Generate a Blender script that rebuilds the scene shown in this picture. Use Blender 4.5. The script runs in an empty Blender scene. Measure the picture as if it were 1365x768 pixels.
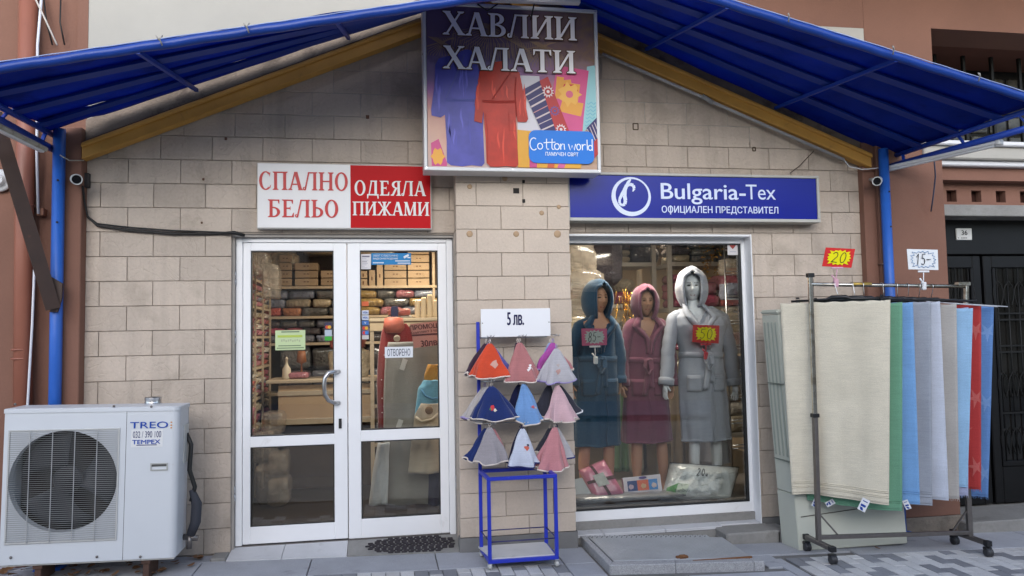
import bpy, bmesh, math, random
from mathutils import Vector, Matrix, noise
from math import radians as R, sin, cos, pi
random.seed(7)
SC = bpy.context.scene
# ------------------------------------------------------------------ camera
YAW, PITCH, ROLL, FOC = R(9.65), R(3.40), R(-1.06), 1010.0
fw = Vector((sin(YAW)*cos(PITCH), cos(YAW)*cos(PITCH), sin(PITCH)))
rt = Vector((cos(YAW), -sin(YAW), 0)); up = rt.cross(fw)
rt, up = rt*cos(ROLL)+up*sin(ROLL), up*cos(ROLL)-rt*sin(ROLL)
cam = bpy.data.cameras.new('camera'); camo = bpy.data.objects.new('camera', cam)
SC.collection.objects.link(camo); SC.camera = camo
camo.matrix_world = Matrix(((rt.x, up.x, -fw.x, 0), (rt.y, up.y, -fw.y, -6.163), (rt.z, up.z, -fw.z, 1.65), (0, 0, 0, 1)))
cam.sensor_width = 36; cam.lens = FOC/1365*36; cam.clip_start = .05; cam.clip_end = 400
# ------------------------------------------------------------------ sky, sun, exposure
SUN_EL, SUN_AZ = R(20), R(190)
w = bpy.data.worlds.new('World'); SC.world = w; w.use_nodes = True
nt = w.node_tree; bg = nt.nodes['Background']
sky = nt.nodes.new('ShaderNodeTexSky'); sky.sky_type = 'NISHITA'; sky.sun_disc = False
sky.sun_elevation = SUN_EL; sky.sun_rotation = SUN_AZ; sky.air_density = 1.0; sky.dust_density = .7; sky.ozone_density = 2.5
hs = nt.nodes.new('ShaderNodeHueSaturation'); hs.inputs['Saturation'].default_value = .70
nt.links.new(sky.outputs[0], hs.inputs['Color']); nt.links.new(hs.outputs[0], bg.inputs[0]); bg.inputs[1].default_value = .15
sl = bpy.data.lights.new('sun', 'SUN'); sl.energy = .8; sl.angle = R(60); sl.color = (1, .93, .85)
so = bpy.data.objects.new('sun', sl); SC.collection.objects.link(so)
sd = Vector((sin(SUN_AZ)*cos(SUN_EL), cos(SUN_AZ)*cos(SUN_EL), sin(SUN_EL)))
so.rotation_euler = sd.to_track_quat('Z', 'Y').to_euler()
SC.view_settings.view_transform = 'Standard'; SC.view_settings.look = 'None'
SC.view_settings.exposure = 1.38; SC.view_settings.gamma = 1
SC.render.engine = 'CYCLES'; SC.cycles.use_denoising = True; SC.cycles.max_bounces = 8; SC.cycles.transparent_max_bounces = 12
SC.cycles.caustics_reflective = False; SC.cycles.caustics_refractive = False

# ------------------------------------------------------------------ materials
def mat(name, col, rough=.6, metal=0., var=0., nz=None, bump=None, obj=0., coat=0., trans=0., wave=None, spec=None, nz2=None, emit=0, dirt=None, sheen=0, streak=None):
    """nz=(scale, amount) colour noise, bump=(scale, strength, distance), obj = brightness change per object,
    dirt=(scale, threshold, colour, strength)"""
    m = bpy.data.materials.new(name); m.use_nodes = True; N = m.node_tree.nodes; L = m.node_tree.links
    b = N['Principled BSDF']; b.inputs['Roughness'].default_value = rough; b.inputs['Metallic'].default_value = metal
    if spec is not None: b.inputs['Specular IOR Level'].default_value = spec
    if coat: b.inputs['Coat Weight'].default_value = coat; b.inputs['Coat Roughness'].default_value = .12
    if sheen: b.inputs['Sheen Weight'].default_value = sheen; b.inputs['Sheen Roughness'].default_value = .5
    if emit:
        b.inputs['Emission Color'].default_value = (*col, 1); b.inputs['Emission Strength'].default_value = emit
    g = N.new('ShaderNodeNewGeometry')
    cur = None
    def mixcol(fac, a, bcol, mode='MULTIPLY'):
        x = N.new('ShaderNodeMix'); x.data_type = 'RGBA'; x.blend_type = mode
        if isinstance(fac, float): x.inputs[0].default_value = fac
        else: L.new(fac, x.inputs[0])
        for k, v in ((6, a), (7, bcol)):
            if isinstance(v, tuple): x.inputs[k].default_value = (*v, 1)
            else: L.new(v, x.inputs[k])
        return x.outputs[2]
    cur = tuple(col)
    def noise_n(scale, detail=4, rough=.6, dist=0):
        n = N.new('ShaderNodeTexNoise'); n.inputs['Scale'].default_value = scale; n.inputs['Detail'].default_value = detail
        n.inputs['Roughness'].default_value = rough; n.inputs['Distortion'].default_value = dist
        L.new(g.outputs['Position'], n.inputs['Vector']); return n
    def ramp(src, lo, hi, a=(0, 0, 0), c=(1, 1, 1)):
        r = N.new('ShaderNodeMapRange'); r.inputs[1].default_value = lo; r.inputs[2].default_value = hi
        L.new(src, r.inputs[0]); return r.outputs[0]
    for q in (nz, nz2):
        if q:
            n = noise_n(q[0]); f = ramp(n.outputs[0], .3, .7)
            cur = mixcol(f, cur, tuple(max(0, 1-q[1]) for _ in range(3)))
    if streak:   # (vector scale, amount, lo, hi): stretched noise, weave lines or water runs
        mp = N.new('ShaderNodeVectorMath'); mp.operation = 'MULTIPLY'; mp.inputs[1].default_value = streak[0]; L.new(g.outputs['Position'], mp.inputs[0])
        n = N.new('ShaderNodeTexNoise'); n.inputs['Scale'].default_value = 1; n.inputs['Detail'].default_value = 3; L.new(mp.outputs[0], n.inputs['Vector'])
        cur = mixcol(ramp(n.outputs[0], streak[2], streak[3]), cur, tuple(1-streak[1] for _ in range(3)))
    if dirt:
        n = noise_n(dirt[0], 6, .65, .4); f = ramp(n.outputs[0], dirt[1], dirt[1]+.12)
        mm = N.new('ShaderNodeMath'); mm.operation = 'MULTIPLY'; mm.inputs[1].default_value = dirt[3]; L.new(f, mm.inputs[0])
        cur = mixcol(mm.outputs[0], cur, tuple(dirt[2]), 'MIX')
    if obj:
        oi = N.new('ShaderNodeObjectInfo'); r = N.new('ShaderNodeMapRange'); r.inputs[3].default_value = 1-obj; r.inputs[4].default_value = 1+obj
        L.new(oi.outputs['Random'], r.inputs[0]); cur = mixcol(1.0, cur, r.outputs[0])
    if isinstance(cur, tuple): b.inputs['Base Color'].default_value = (*cur, 1)
    else: L.new(cur, b.inputs['Base Color'])
    if bump:
        n = noise_n(bump[0], 5, .6); bp = N.new('ShaderNodeBump'); bp.inputs['Strength'].default_value = bump[1]
        bp.inputs['Distance'].default_value = bump[2] if len(bump) > 2 else .01
        L.new(n.outputs[0], bp.inputs['Height']); last = bp
        if wave:   # ridged veins
            n2 = noise_n(wave[0], 3, .5, 1.2); a = N.new('ShaderNodeMath'); a.operation = 'SUBTRACT'; a.inputs[1].default_value = .5
            L.new(n2.outputs[0], a.inputs[0]); a2 = N.new('ShaderNodeMath'); a2.operation = 'ABSOLUTE'; L.new(a.outputs[0], a2.inputs[0])
            rr = ramp(a2.outputs[0], 0, .035)
            b2 = N.new('ShaderNodeBump'); b2.inputs['Strength'].default_value = wave[1]; b2.inputs['Distance'].default_value = wave[2]
            L.new(rr, b2.inputs['Height']); L.new(bp.outputs[0], b2.inputs['Normal']); last = b2
        L.new(last.outputs[0], b.inputs['Normal'])
    if trans:
        t = N.new('ShaderNodeBsdfTranslucent'); ms = N.new('ShaderNodeMixShader'); ms.inputs[0].default_value = trans
        if isinstance(cur, tuple): t.inputs[0].default_value = (*cur, 1)
        else: L.new(cur, t.inputs[0])
        out = N['Material Output']; L.new(b.outputs[0], ms.inputs[1]); L.new(t.outputs[0], ms.inputs[2]); L.new(ms.outputs[0], out.inputs[0])
    return m

def glass_mat(name, tint=(1, 1, 1), ior=1.5, gain=1.0, rough=.0):
    m = bpy.data.materials.new(name); m.use_nodes = True; N = m.node_tree.nodes; L = m.node_tree.links
    N.remove(N['Principled BSDF'])
    tr = N.new('ShaderNodeBsdfTransparent'); tr.inputs[0].default_value = (*tint, 1)
    gl = N.new('ShaderNodeBsdfGlossy'); gl.inputs['Roughness'].default_value = rough
    fr = N.new('ShaderNodeFresnel'); fr.inputs[0].default_value = ior
    mu = N.new('ShaderNodeMath'); mu.operation = 'MULTIPLY'; mu.inputs[1].default_value = gain; mu.use_clamp = True
    ms = N.new('ShaderNodeMixShader'); L.new(fr.outputs[0], mu.inputs[0]); L.new(mu.outputs[0], ms.inputs[0])
    L.new(tr.outputs[0], ms.inputs[1]); L.new(gl.outputs[0], ms.inputs[2]); L.new(ms.outputs[0], N['Material Output'].inputs[0])
    return m

def towel_mat(name, col, obj=0., weave=90):
    return mat(name, col, .95, nz=(6, .10), nz2=(160, .14), bump=(weave*1.6, .7, .005), sheen=.3, spec=.15, obj=obj, streak=((9, 9, 190), .08, .4, .65))

_mc = {}
def C(col, rough=.6, **k):
    k.setdefault('spec', .25)
    key = (tuple(col), rough, tuple(sorted(k.items())))
    if key not in _mc: _mc[key] = mat('paint_%03d' % len(_mc), col, rough, **k)
    return _mc[key]

M = {}
M['stone'] = mat('beige_split_face_stone_tile', (.56, .47, .39), .85, nz=(2.2, .10), nz2=(45, .10), bump=(38, .35, .012), wave=(5.0, .26, .010), obj=.085, streak=((7, 7, .5), .16, .48, .72), dirt=(2.4, .55, (.33, .275, .22), .55))
M['stone_low'] = mat('beige_stone_tile', (.60, .50, .41), .85, nz=(2.2, .12), nz2=(60, .10), bump=(42, .4, .012), obj=.05, dirt=(2.3, .62, (.36, .29, .21), .4))
M['mortar'] = mat('mortar', (.40, .345, .295), .95, nz=(20, .25), bump=(120, .4, .004))
M['terracotta'] = mat('terracotta_render', (.235, .115, .08), .9, nz=(1.3, .16), nz2=(60, .07), bump=(150, .35, .004), dirt=(2.0, .62, (.20, .08, .05), .4))
M['terracotta_gloss'] = mat('terracotta_painted_metal', (.30, .11, .07), .45, nz=(3, .12), dirt=(6, .64, (.16, .07, .05), .5))
M['cream'] = mat('cream_render', (.42, .40, .36), .9, nz=(1.5, .1), bump=(120, .3, .004))
M['plaster'] = mat('weathered_plaster', (.24, .185, .145), .95, nz=(4, .35), bump=(40, .7, .012), dirt=(5, .52, (.08, .06, .05), .75))
M['skirt'] = mat('grey_skirting', (.19, .185, .18), .85, nz=(6, .2), bump=(80, .4, .005), dirt=(8, .6, (.10, .09, .08), .5))
M['white_alu'] = mat('white_powder_coated_frame', (.86, .86, .87), .32, nz=(2, .05), dirt=(4, .66, (.55, .53, .50), .5))
M['white_pl'] = mat('white_plastic', (.78, .79, .82), .3)
M['white_board'] = mat('white_board', (.80, .80, .82), .4, nz=(2, .03))
M['rubber'] = mat('black_rubber_gasket', (.012, .012, .013), .5)
M['glass'] = glass_mat('window_glass', (.93, .95, .94), 1.5, 2.0)
M['steel'] = mat('brushed_steel', (.62, .62, .63), .28, 1, nz=(30, .15))
M['chrome'] = mat('worn_chrome', (.55, .52, .46), .25, 1, dirt=(14, .5, (.25, .20, .13), .6))
M['darksteel'] = mat('grey_steel_tube', (.22, .20, .19), .4, .8, nz=(20, .2))
M['black_pl'] = mat('black_plastic', (.012, .012, .014), .35)
M['tyre'] = mat('dark_caster_tyre', (.03, .03, .035), .5)
M['blue_metal'] = mat('blue_painted_metal', (.012, .055, .38), .42, nz=(4, .12), dirt=(18, .66, (.10, .10, .12), .6))
M['blue_frame'] = mat('blue_painted_tube', (.018, .035, .42), .4, dirt=(30, .70, (.4, .4, .42), .8))
M['pole_blue'] = mat('bright_blue_pole', (.022, .12, .50), .42, nz=(5, .12), dirt=(12, .68, (.03, .04, .10), .6))
M['tarp'] = mat('blue_tarpaulin', (.016, .070, .42), .6, spec=.25, nz=(1.2, .45), nz2=(260, .10), bump=(5, .35, .04), trans=.62, dirt=(3.6, .57, (.012, .025, .12), .6))
M['tarp_hem'] = mat('blue_tarpaulin_hem', (.010, .055, .33), .35, nz=(3, .2), trans=.15)
M['ochre'] = mat('ochre_painted_board', (.60, .31, .06), .55, nz=(3, .2), bump=(25, .3, .006), dirt=(7, .6, (.18, .09, .03), .5))
M['brown_metal'] = mat('dark_brown_flat_bar', (.045, .022, .015), .6, nz=(8, .3), dirt=(20, .62, (.12, .04, .02), .5))
M['conc'] = mat('grey_concrete', (.30, .29, .275), .9, nz=(3, .22), nz2=(50, .12), bump=(90, .5, .006), dirt=(4, .58, (.14, .13, .12), .5))
M['slab'] = mat('grey_granite_slab', (.45, .46, .50), .8, nz=(3, .2), nz2=(200, .3), bump=(160, .3, .003), obj=.12, dirt=(5, .62, (.08, .08, .08), .5))
M['tile_light'] = mat('pale_threshold_tile', (.60, .60, .62), .6, nz=(4, .12), nz2=(160, .08), obj=.05, dirt=(5, .6, (.22, .21, .2), .5))
M['pav_light'] = mat('light_paving_block', (.66, .65, .65), .9, nz=(5, .15), nz2=(220, .32), bump=(220, .5, .003), obj=.10)
M['pav_dark'] = mat('dark_paving_block', (.29, .295, .32), .9, nz=(5, .2), nz2=(220, .3), bump=(220, .5, .003), obj=.14)
M['granite'] = mat('speckled_granite', (.50, .50, .52), .75, nz=(160, .5), nz2=(40, .2), bump=(150, .3, .003), obj=.06)
M['checker'] = mat('grey_checker_plate', (.42, .43, .45), .5, .3, nz=(5, .15), dirt=(6, .66, (.22, .13, .07), .6))
M['asphalt'] = mat('street_paving', (.42, .40, .36), .9, nz=(5, .2), bump=(200, .4, .003))
M['joint'] = mat('sandy_joint_bed', (.17, .165, .16), .95, nz=(10, .3), bump=(150, .5, .004))
M['blackdoor'] = mat('black_gloss_door', (.006, .006, .007), .45, spec=.25, nz=(6, .3))
M['iron'] = mat('black_wrought_iron', (.010, .010, .010), .5, spec=.25)
M['darkvoid'] = mat('dark_room', (.02, .017, .015), .9)
M['leaf'] = mat('dry_leaf', (.20, .10, .045), .8, obj=.4)
M['cable'] = mat('black_cable', (.01, .01, .01), .5)
M['acwhite'] = mat('off_white_painted_casing', (.62, .64, .67), .42, nz=(1.4, .05), dirt=(5.5, .665, (.40, .36, .30), .55))
M['cabinet'] = mat('pale_grey_green_plastic', (.58, .59, .51), .5, nz=(2, .06), dirt=(4, .66, (.35, .36, .31), .4))
M['interior_wall'] = mat('warm_shop_wall', (.40, .34, .27), .8, nz=(2, .1))
M['interior_floor'] = mat('shop_floor', (.035, .028, .024), .3, nz=(4, .2))
M['wood_shelf'] = mat('pale_wood_shelf', (.44, .36, .26), .6, nz=(8, .15))
M['cardboard'] = mat('cardboard_box', (.36, .27, .18), .8, nz=(4, .12), obj=.14)
M['mannequin_white'] = mat('glossy_white_mannequin', (.78, .79, .82), .32)
M['mannequin_skin'] = mat('tan_mannequin', (.52, .27, .165), .42)

# ------------------------------------------------------------------ geometry
class MB:
    def __init__(s): s.bm = bmesh.new()
    def add(s, vs, fs, smooth=False):
        v = [s.bm.verts.new(p) for p in vs]
        for f in fs:
            try: q = s.bm.faces.new([v[i] for i in f]); q.smooth = smooth
            except ValueError: pass
        return v
    def box(s, x0, x1, y0, y1, z0, z1, bev=0, rot=None, piv=None, seg=1):
        vs = [(x, y, z) for z in (z0, z1) for y in (y0, y1) for x in (x0, x1)]
        if rot is not None:
            piv = Vector(piv if piv else ((x0+x1)/2, (y0+y1)/2, (z0+z1)/2)); vs = [rot @ (Vector(p)-piv)+piv for p in vs]
        v = s.add(vs, [(0, 2, 3, 1), (4, 5, 7, 6), (0, 1, 5, 4), (1, 3, 7, 5), (3, 2, 6, 7), (2, 0, 4, 6)])
        if bev:
            es = list({e for q in v for e in q.link_edges})
            bmesh.ops.bevel(s.bm, geom=es, offset=bev, segments=seg, profile=.5, affect='EDGES')
        return s
    def bar(s, p, q, w, h=None, bev=0, roll=0):
        """square bar from p to q, w across (horizontal), h the other way"""
        p, q = Vector(p), Vector(q); h = h or w; d = (q-p).normalized()
        a = d.cross(Vector((0, 0, 1)))
        if a.length < .01: a = Vector((1, 0, 0))
        a.normalize(); b = a.cross(d).normalized()
        if roll: a, b = a*cos(roll)+b*sin(roll), b*cos(roll)-a*sin(roll)
        vs = [c+a*i*w/2+b*j*h/2 for c in (p, q) for i, j in ((-1, -1), (1, -1), (1, 1), (-1, 1))]
        v = s.add(vs, [(0, 1, 2, 3), (7, 6, 5, 4), (0, 4, 5, 1), (1, 5, 6, 2), (2, 6, 7, 3), (3, 7, 4, 0)])
        if bev: bmesh.ops.bevel(s.bm, geom=list({e for k in v for e in k.link_edges}), offset=bev, segments=1, affect='EDGES')
        return s
    def tube(s, pts, r, n=8, cap=True):
        pts = [Vector(p) for p in pts]; rr = r if isinstance(r, (list, tuple)) else [r]*len(pts)
        rings = []; a = None
        for i, p in enumerate(pts):
            d = (pts[min(i+1, len(pts)-1)]-pts[max(i-1, 0)]).normalized()
            if a is None:
                a = d.cross(Vector((0, 0, 1)));
                if a.length < .05: a = d.cross(Vector((0, 1, 0)))
            a = (a-d*a.dot(d)).normalized(); b = d.cross(a)
            rings.append([s.bm.verts.new(p+(a*cos(2*pi*k/n)+b*sin(2*pi*k/n))*rr[i]) for k in range(n)])
        for u, v in zip(rings, rings[1:]):
            for k in range(n):
                f = s.bm.faces.new((u[k], u[(k+1) % n], v[(k+1) % n], v[k])); f.smooth = True
        if cap:
            s.bm.faces.new(rings[0][::-1]); s.bm.faces.new(rings[-1])
        return s
    def lathe(s, c, prof, axis=(0, 0, 1), n=20, smooth=True):
        """prof = [(radius, height)]"""
        ax = Vector(axis).normalized(); a = ax.orthogonal().normalized(); b = ax.cross(a); c = Vector(c); rings = []
        for r, h in prof:
            rings.append([s.bm.verts.new(c+ax*h+(a*cos(2*pi*k/n)+b*sin(2*pi*k/n))*max(r, 1e-5)) for k in range(n)])
        for u, v in zip(rings, rings[1:]):
            for k in range(n):
                f = s.bm.faces.new((u[k], u[(k+1) % n], v[(k+1) % n], v[k])); f.smooth = smooth
        s.bm.faces.new(rings[0][::-1]); s.bm.faces.new(rings[-1]); return s
    def poly(s, pts, th=0, n=(0, -1, 0)):
        """flat polygon, given thickness th away from normal n"""
        pts = [Vector(p) for p in pts]; n = Vector(n)
        if not th: s.add(pts, [tuple(range(len(pts)))]); return s
        k = len(pts); vs = pts+[p-n*th for p in pts]
        s.add(vs, [tuple(range(k)), tuple(range(2*k-1, k-1, -1))]+[(i, (i+1) % k+0, (i+1) % k+k, i+k) for i in range(k)]); return s
    def grid(s, f, nu, nv, smooth=True, closeu=False):
        vs = [[s.bm.verts.new(f(i/(nu if closeu else nu-1), j/(nv-1))) for i in range(nu)] for j in range(nv)]
        for j in range(nv-1):
            for i in range(nu if closeu else nu-1):
                q = s.bm.faces.new((vs[j][i], vs[j][(i+1) % nu], vs[j+1][(i+1) % nu], vs[j+1][i])); q.smooth = smooth
        return vs
    def loft(s, rings, cap=True, smooth=True):
        rr = [[s.bm.verts.new(p) for p in r] for r in rings]; n = len(rr[0])
        for u, v in zip(rr, rr[1:]):
            for k in range(n):
                f = s.bm.faces.new((u[k], u[(k+1) % n], v[(k+1) % n], v[k])); f.smooth = smooth
        if cap: s.bm.faces.new(rr[0][::-1]); s.bm.faces.new(rr[-1])
        return rr
    def build(s, name, m, parent=None, solid=0, sub=0, fixn=True):
        if fixn: bmesh.ops.recalc_face_normals(s.bm, faces=s.bm.faces[:])
        me = bpy.data.meshes.new(name)
        if parent is not None:
            o_ = Vector((0, 0, 0)); q = parent
            while q is not None: o_ += Vector(q.location); q = q.parent
            bmesh.ops.translate(s.bm, verts=s.bm.verts[:], vec=-o_)
        s.bm.to_mesh(me); s.bm.free(); me.materials.append(M[m] if isinstance(m, str) else m)
        o = bpy.data.objects.new(name, me); SC.collection.objects.link(o)
        if parent is not None: o.parent = parent
        if solid: q = o.modifiers.new('thickness', 'SOLIDIFY'); q.thickness = solid; q.offset = 0
        if sub: q = o.modifiers.new('smooth', 'SUBSURF'); q.levels = sub; q.render_levels = sub
        return o
def tag(o, label=None, cat=None, group=None, kind=None):
    for k, v in (('label', label), ('category', cat), ('group', group), ('kind', kind)):
        if v: o[k] = v
    return o
def thing(name, loc, label, cat, group=None):
    o = bpy.data.objects.new(name, None); SC.collection.objects.link(o); o.location = loc; o.empty_display_size = .1
    return tag(o, label, cat, group)
def part(name, m, parent, *boxes, bev=0, label=None):
    b = MB()
    for q in boxes: b.box(*q, bev=bev)
    o = b.build(name, m, parent)
    if label: o['label'] = label
    return o
def copy_tree(o, parent=None):
    c = o.copy(); SC.collection.objects.link(c)
    if parent is not None: c.parent = parent
    for ch in list(o.children): copy_tree(ch, c)
    return c
# text as flat print on a surface facing -Y (or any frame ux, uz)
def text(body, m, parent, x, y, z, h, w=None, bold=0., name='lettering', ux=(1, 0, 0), uz=(0, 0, 1), align='CENTER', shear=0):
    c = bpy.data.curves.new('t', 'FONT'); c.body = body.replace('Ф', 'О'); c.shear = shear; c.resolution_u = 4
    o = bpy.data.objects.new('t', c); SC.collection.objects.link(o)
    bpy.context.view_layer.update()
    me = bpy.data.meshes.new_from_object(o.evaluated_get(bpy.context.evaluated_depsgraph_get()))
    bpy.data.objects.remove(o); bpy.data.curves.remove(c)
    xs = [v.co.x for v in me.vertices]; ys = [v.co.y for v in me.vertices]
    x0, x1, y0, y1 = min(xs), max(xs), min(ys), max(ys); sy = h/(y1-y0); sx = (w/(x1-x0)) if w else sy
    ux, uz = Vector(ux).normalized(), Vector(uz).normalized()
    cx = (x0+x1)/2 if align == 'CENTER' else x0
    off = Vector((0, 0, 0)); q = parent
    while q is not None: off += Vector(q.location); q = q.parent
    fi = [i for i, ch in enumerate(body.replace(' ', '')) if ch == 'Ф']
    if fi:   # the bar of each round letter, drawn apart
        q = bmesh.new(); q.from_mesh(me); left = set(q.verts); isl = []
        while left:
            st_ = [left.pop()]; grp = [st_[0]]
            while st_:
                for e in st_.pop().link_edges:
                    for u in e.verts:
                        if u in left: left.discard(u); grp.append(u); st_.append(u)
            isl.append((min(u.co.x for u in grp), max(u.co.x for u in grp)))
        isl.sort()
        for i in fi:
            a_, c_ = isl[i]; mid = (a_+c_)/2; hw = (c_-a_)*.075; e_ = (y1-y0)*.04
            q.faces.new([q.verts.new(p) for p in ((mid-hw, y0-e_, .001), (mid+hw, y0-e_, .001), (mid+hw, y1+e_, .001), (mid-hw, y1+e_, .001))])
        q.to_mesh(me); q.free()
    for v in me.vertices:
        v.co = Vector((x, y, z))-ux.cross(uz)*(-.0006 if v.co.z > .0005 else 0)+ux*(v.co.x-cx)*sx+uz*(v.co.y-(y0+y1)/2)*sy-off
    if bold > .004:   # heavier strokes: the same print laid over itself, each pass a hair further out
        q = bmesh.new(); nrm = ux.cross(uz); bw = bold*sy*.9
        for k, (dx, dz) in enumerate(((0, 0), (-bw, 0), (bw, 0), (0, -bw*.6), (0, bw*.6))):
            n0 = len(q.verts); q.from_mesh(me); q.verts.ensure_lookup_table()
            for v in q.verts[n0:]: v.co += ux*dx+uz*dz+nrm*(.00025*k)
        q.to_mesh(me); q.free()
    me.name = name; me.materials.clear(); me.materials.append(M[m] if isinstance(m, str) else m)
    o = bpy.data.objects.new(name, me); SC.collection.objects.link(o); o.parent = parent; return o
# serif capitals drawn from strokes. a glyph = strokes in a unit box: ('v',x,y0,y1) stem, ('d',x0,y0,x1,y1,w) diagonal, ('h',x0,x1,y) thin bar, ('s',x,y) serif, ('a',cx,cy,rx,ry,a0,a1) bowl
TK, TN = .17, .075
def _bowl(cx, cy, rx, ry, a0, a1, tk=TK, tn=TN):
    o, i = [], []
    n = 14
    for k in range(n+1):
        a = R(a0+(a1-a0)*k/n); o.append((cx+rx*cos(a), cy+ry*sin(a))); i.append((cx+(rx-tk)*cos(a), cy+(ry-tn)*sin(a)))
    return o+i[::-1]
def _st(x, a=0, b=1, w=TK): return [(x-w/2, a), (x+w/2, a), (x+w/2, b), (x-w/2, b)]
def _hb(x0, x1, y, w=TN): return [(x0, y-w/2), (x1, y-w/2), (x1, y+w/2), (x0, y+w/2)]
def _dg(x0, y0, x1, y1, w): return [(x0-w/2, y0), (x0+w/2, y0), (x1+w/2, y1), (x1-w/2, y1)]
def _sf(x, y, w=.34, h=.06):
    return [(x-w/2, 0), (x+w/2, 0), (x+w/2, h*.6), (x+w*.22, h*1.6), (x-w*.22, h*1.6), (x-w/2, h*.6)] if y == 0 else \
           [(x-w/2, 1), (x-w/2, 1-h*.6), (x-w*.22, 1-h*1.6), (x+w*.22, 1-h*1.6), (x+w/2, 1-h*.6), (x+w/2, 1)]
GL = {
 'Х': (.86, [_dg(.72, 0, .16, 1, .22), _dg(.13, 0, .70, 1, .09), _sf(.72, 0, .30), _sf(.13, 0, .26), _sf(.16, 1, .30), _sf(.70, 1, .26)]),
 'А': (.86, [_dg(.72, 0, .44, 1, .20), _dg(.13, 0, .41, 1, .09), _hb(.22, .62, .32), _sf(.72, 0, .28), _sf(.13, 0, .24)]),
 'В': (.76, [_st(.2), _sf(.2, 0, .36), _sf(.2, 1, .36), _bowl(.34, .76, .30, .24, -90, 90), _bowl(.34, .27, .36, .27, -90, 90), _hb(.2, .36, .52), _hb(.2, .36, .96), _hb(.2, .36, .04)]),
 'Л': (.88, [_st(.68), _dg(.12, 0, .34, 1, .09), _hb(.28, .70, .96), _sf(.68, 0, .32), _bowl(.09, .09, .10, .10, 90, 330, .06, .06), _sf(.68, 1, .30)]),
 'И': (.94, [_st(.19), _st(.75), _dg(.26, .12, .68, .88, .10), _sf(.19, 0), _sf(.19, 1), _sf(.75, 0), _sf(.75, 1)]),
 'Т': (.80, [_st(.4), _hb(.04, .76, .96), _sf(.4, 0, .36), [(.04, .99), (.04, .72), (.10, .78), (.13, .93)], [(.76, .99), (.76, .72), (.70, .78), (.67, .93)]]),
 'С': (.80, [_bowl(.43, .5, .38, .52, 48, 312), [(.70, .99), (.66, .70), (.60, .86)], [(.74, .30), (.70, .12), (.60, .07), (.66, .2)]]),
 'П': (.90, [_st(.19), _st(.71), _hb(.1, .8, .96), _sf(.19, 0), _sf(.71, 0), _sf(.19, 1), _sf(.71, 1)]),
 'Н': (.92, [_st(.19), _st(.73), _hb(.19, .73, .5), _sf(.19, 0), _sf(.73, 0), _sf(.19, 1), _sf(.73, 1)]),
 'О': (.86, [_bowl(.43, .5, .38, .52, 0, 180), _bowl(.43, .5, .38, .52, 180, 360)]),
 'Б': (.78, [_st(.2), _sf(.2, 0, .36), _sf(.2, 1, .36), _bowl(.34, .29, .36, .29, -90, 90), _hb(.2, .36, .55), _hb(.2, .66, .96), _hb(.2, .36, .04), [(.66, .99), (.66, .74), (.60, .80), (.57, .93)]]),
 'Е': (.76, [_st(.2), _sf(.2, 0, .36), _sf(.2, 1, .36), _hb(.2, .64, .96), _hb(.2, .68, .04), _hb(.2, .5, .51), [(.64, .99), (.64, .74), (.58, .80), (.55, .93)], [(.69, .01), (.69, .28), (.62, .2), (.58, .07)], [(.5, .64), (.5, .38), (.45, .48), (.45, .54)]]),
 'Ь': (.74, [_st(.2), _sf(.2, 0, .36), _sf(.2, 1, .36), _bowl(.34, .29, .36, .29, -90, 90), _hb(.2, .36, .55), _hb(.2, .36, .04)]),
 'Д': (.92, [_st(.66), _dg(.2, .05, .38, 1, .09), _hb(.30, .76, .96), _hb(.06, .86, .05, .09), [(.06, .08), (.06, -.2), (.13, -.2), (.16, .02)], [(.86, .08), (.86, -.2), (.79, -.2), (.76, .02)]]),
 'Я': (.80, [_st(.6), _sf(.6, 0, .36), _sf(.6, 1, .34), _bowl(.46, .74, .34, .26, 90, 270), _hb(.44, .6, .96), _hb(.44, .6, .51), _dg(.16, 0, .42, .5, .15), _sf(.14, 0, .22)]),
 'Ж': (1.12, [_st(.56), _dg(.13, 0, .50, .55, .14), _dg(.99, 0, .62, .55, .14), _dg(.50, .48, .16, 1, .11), _dg(.62, .48, .96, 1, .11), _sf(.56, 0), _sf(.56, 1), _sf(.12, 0, .24), _sf(1.0, 0, .24), _sf(.17, 1, .22), _sf(.95, 1, .22)]),
 'М': (1.06, [_dg(.16, 0, .18, 1, .08), _st(.86, w=.18), _dg(.50, .02, .22, 1, .18), _dg(.50, .02, .84, 1, .08), _sf(.16, 0, .26), _sf(.86, 0, .32), _sf(.19, 1, .26), _sf(.86, 1, .26)]),
}
def serif(word, m, parent, x0, x1, z0, z1, y, name='lettering', grow=0., top=None):
    """word between x0..x1 and z0..z1 (top may give another x0,x1 height) on a plane facing -Y"""
    tot = sum(GL[c][0] for c in word); k = (x1-x0)/tot; hh = z1-z0; b = MB(); px = x0; n = 0
    for c in word:
        for st in GL[c][1]:
            cx = sum(p[0] for p in st)/len(st); cy = sum(p[1] for p in st)/len(st); pts = []
            area = sum(st[i][0]*st[(i+1) % len(st)][1]-st[(i+1) % len(st)][0]*st[i][1] for i in range(len(st)))
            sg = 1 if area > 0 else -1
            for i, p in enumerate(st):
                if grow:
                    a, d = st[i-1], st[(i+1) % len(st)]
                    n1 = Vector((p[1]-a[1], a[0]-p[0])); n2 = Vector((d[1]-p[1], p[0]-d[0]))
                    nn = (n1.normalized()+n2.normalized())
                    nn = nn.normalized()*sg if nn.length > .1 else Vector((0, 0))
                    p = (p[0]+nn.x*grow, p[1]+nn.y*grow)
                pts.append((px+p[0]*k, y-n*.00008, z0+p[1]*hh))
            b.poly(pts); n += 1
        px += GL[c][0]*k
    return b.build(name, m, parent, fixn=False)
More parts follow.
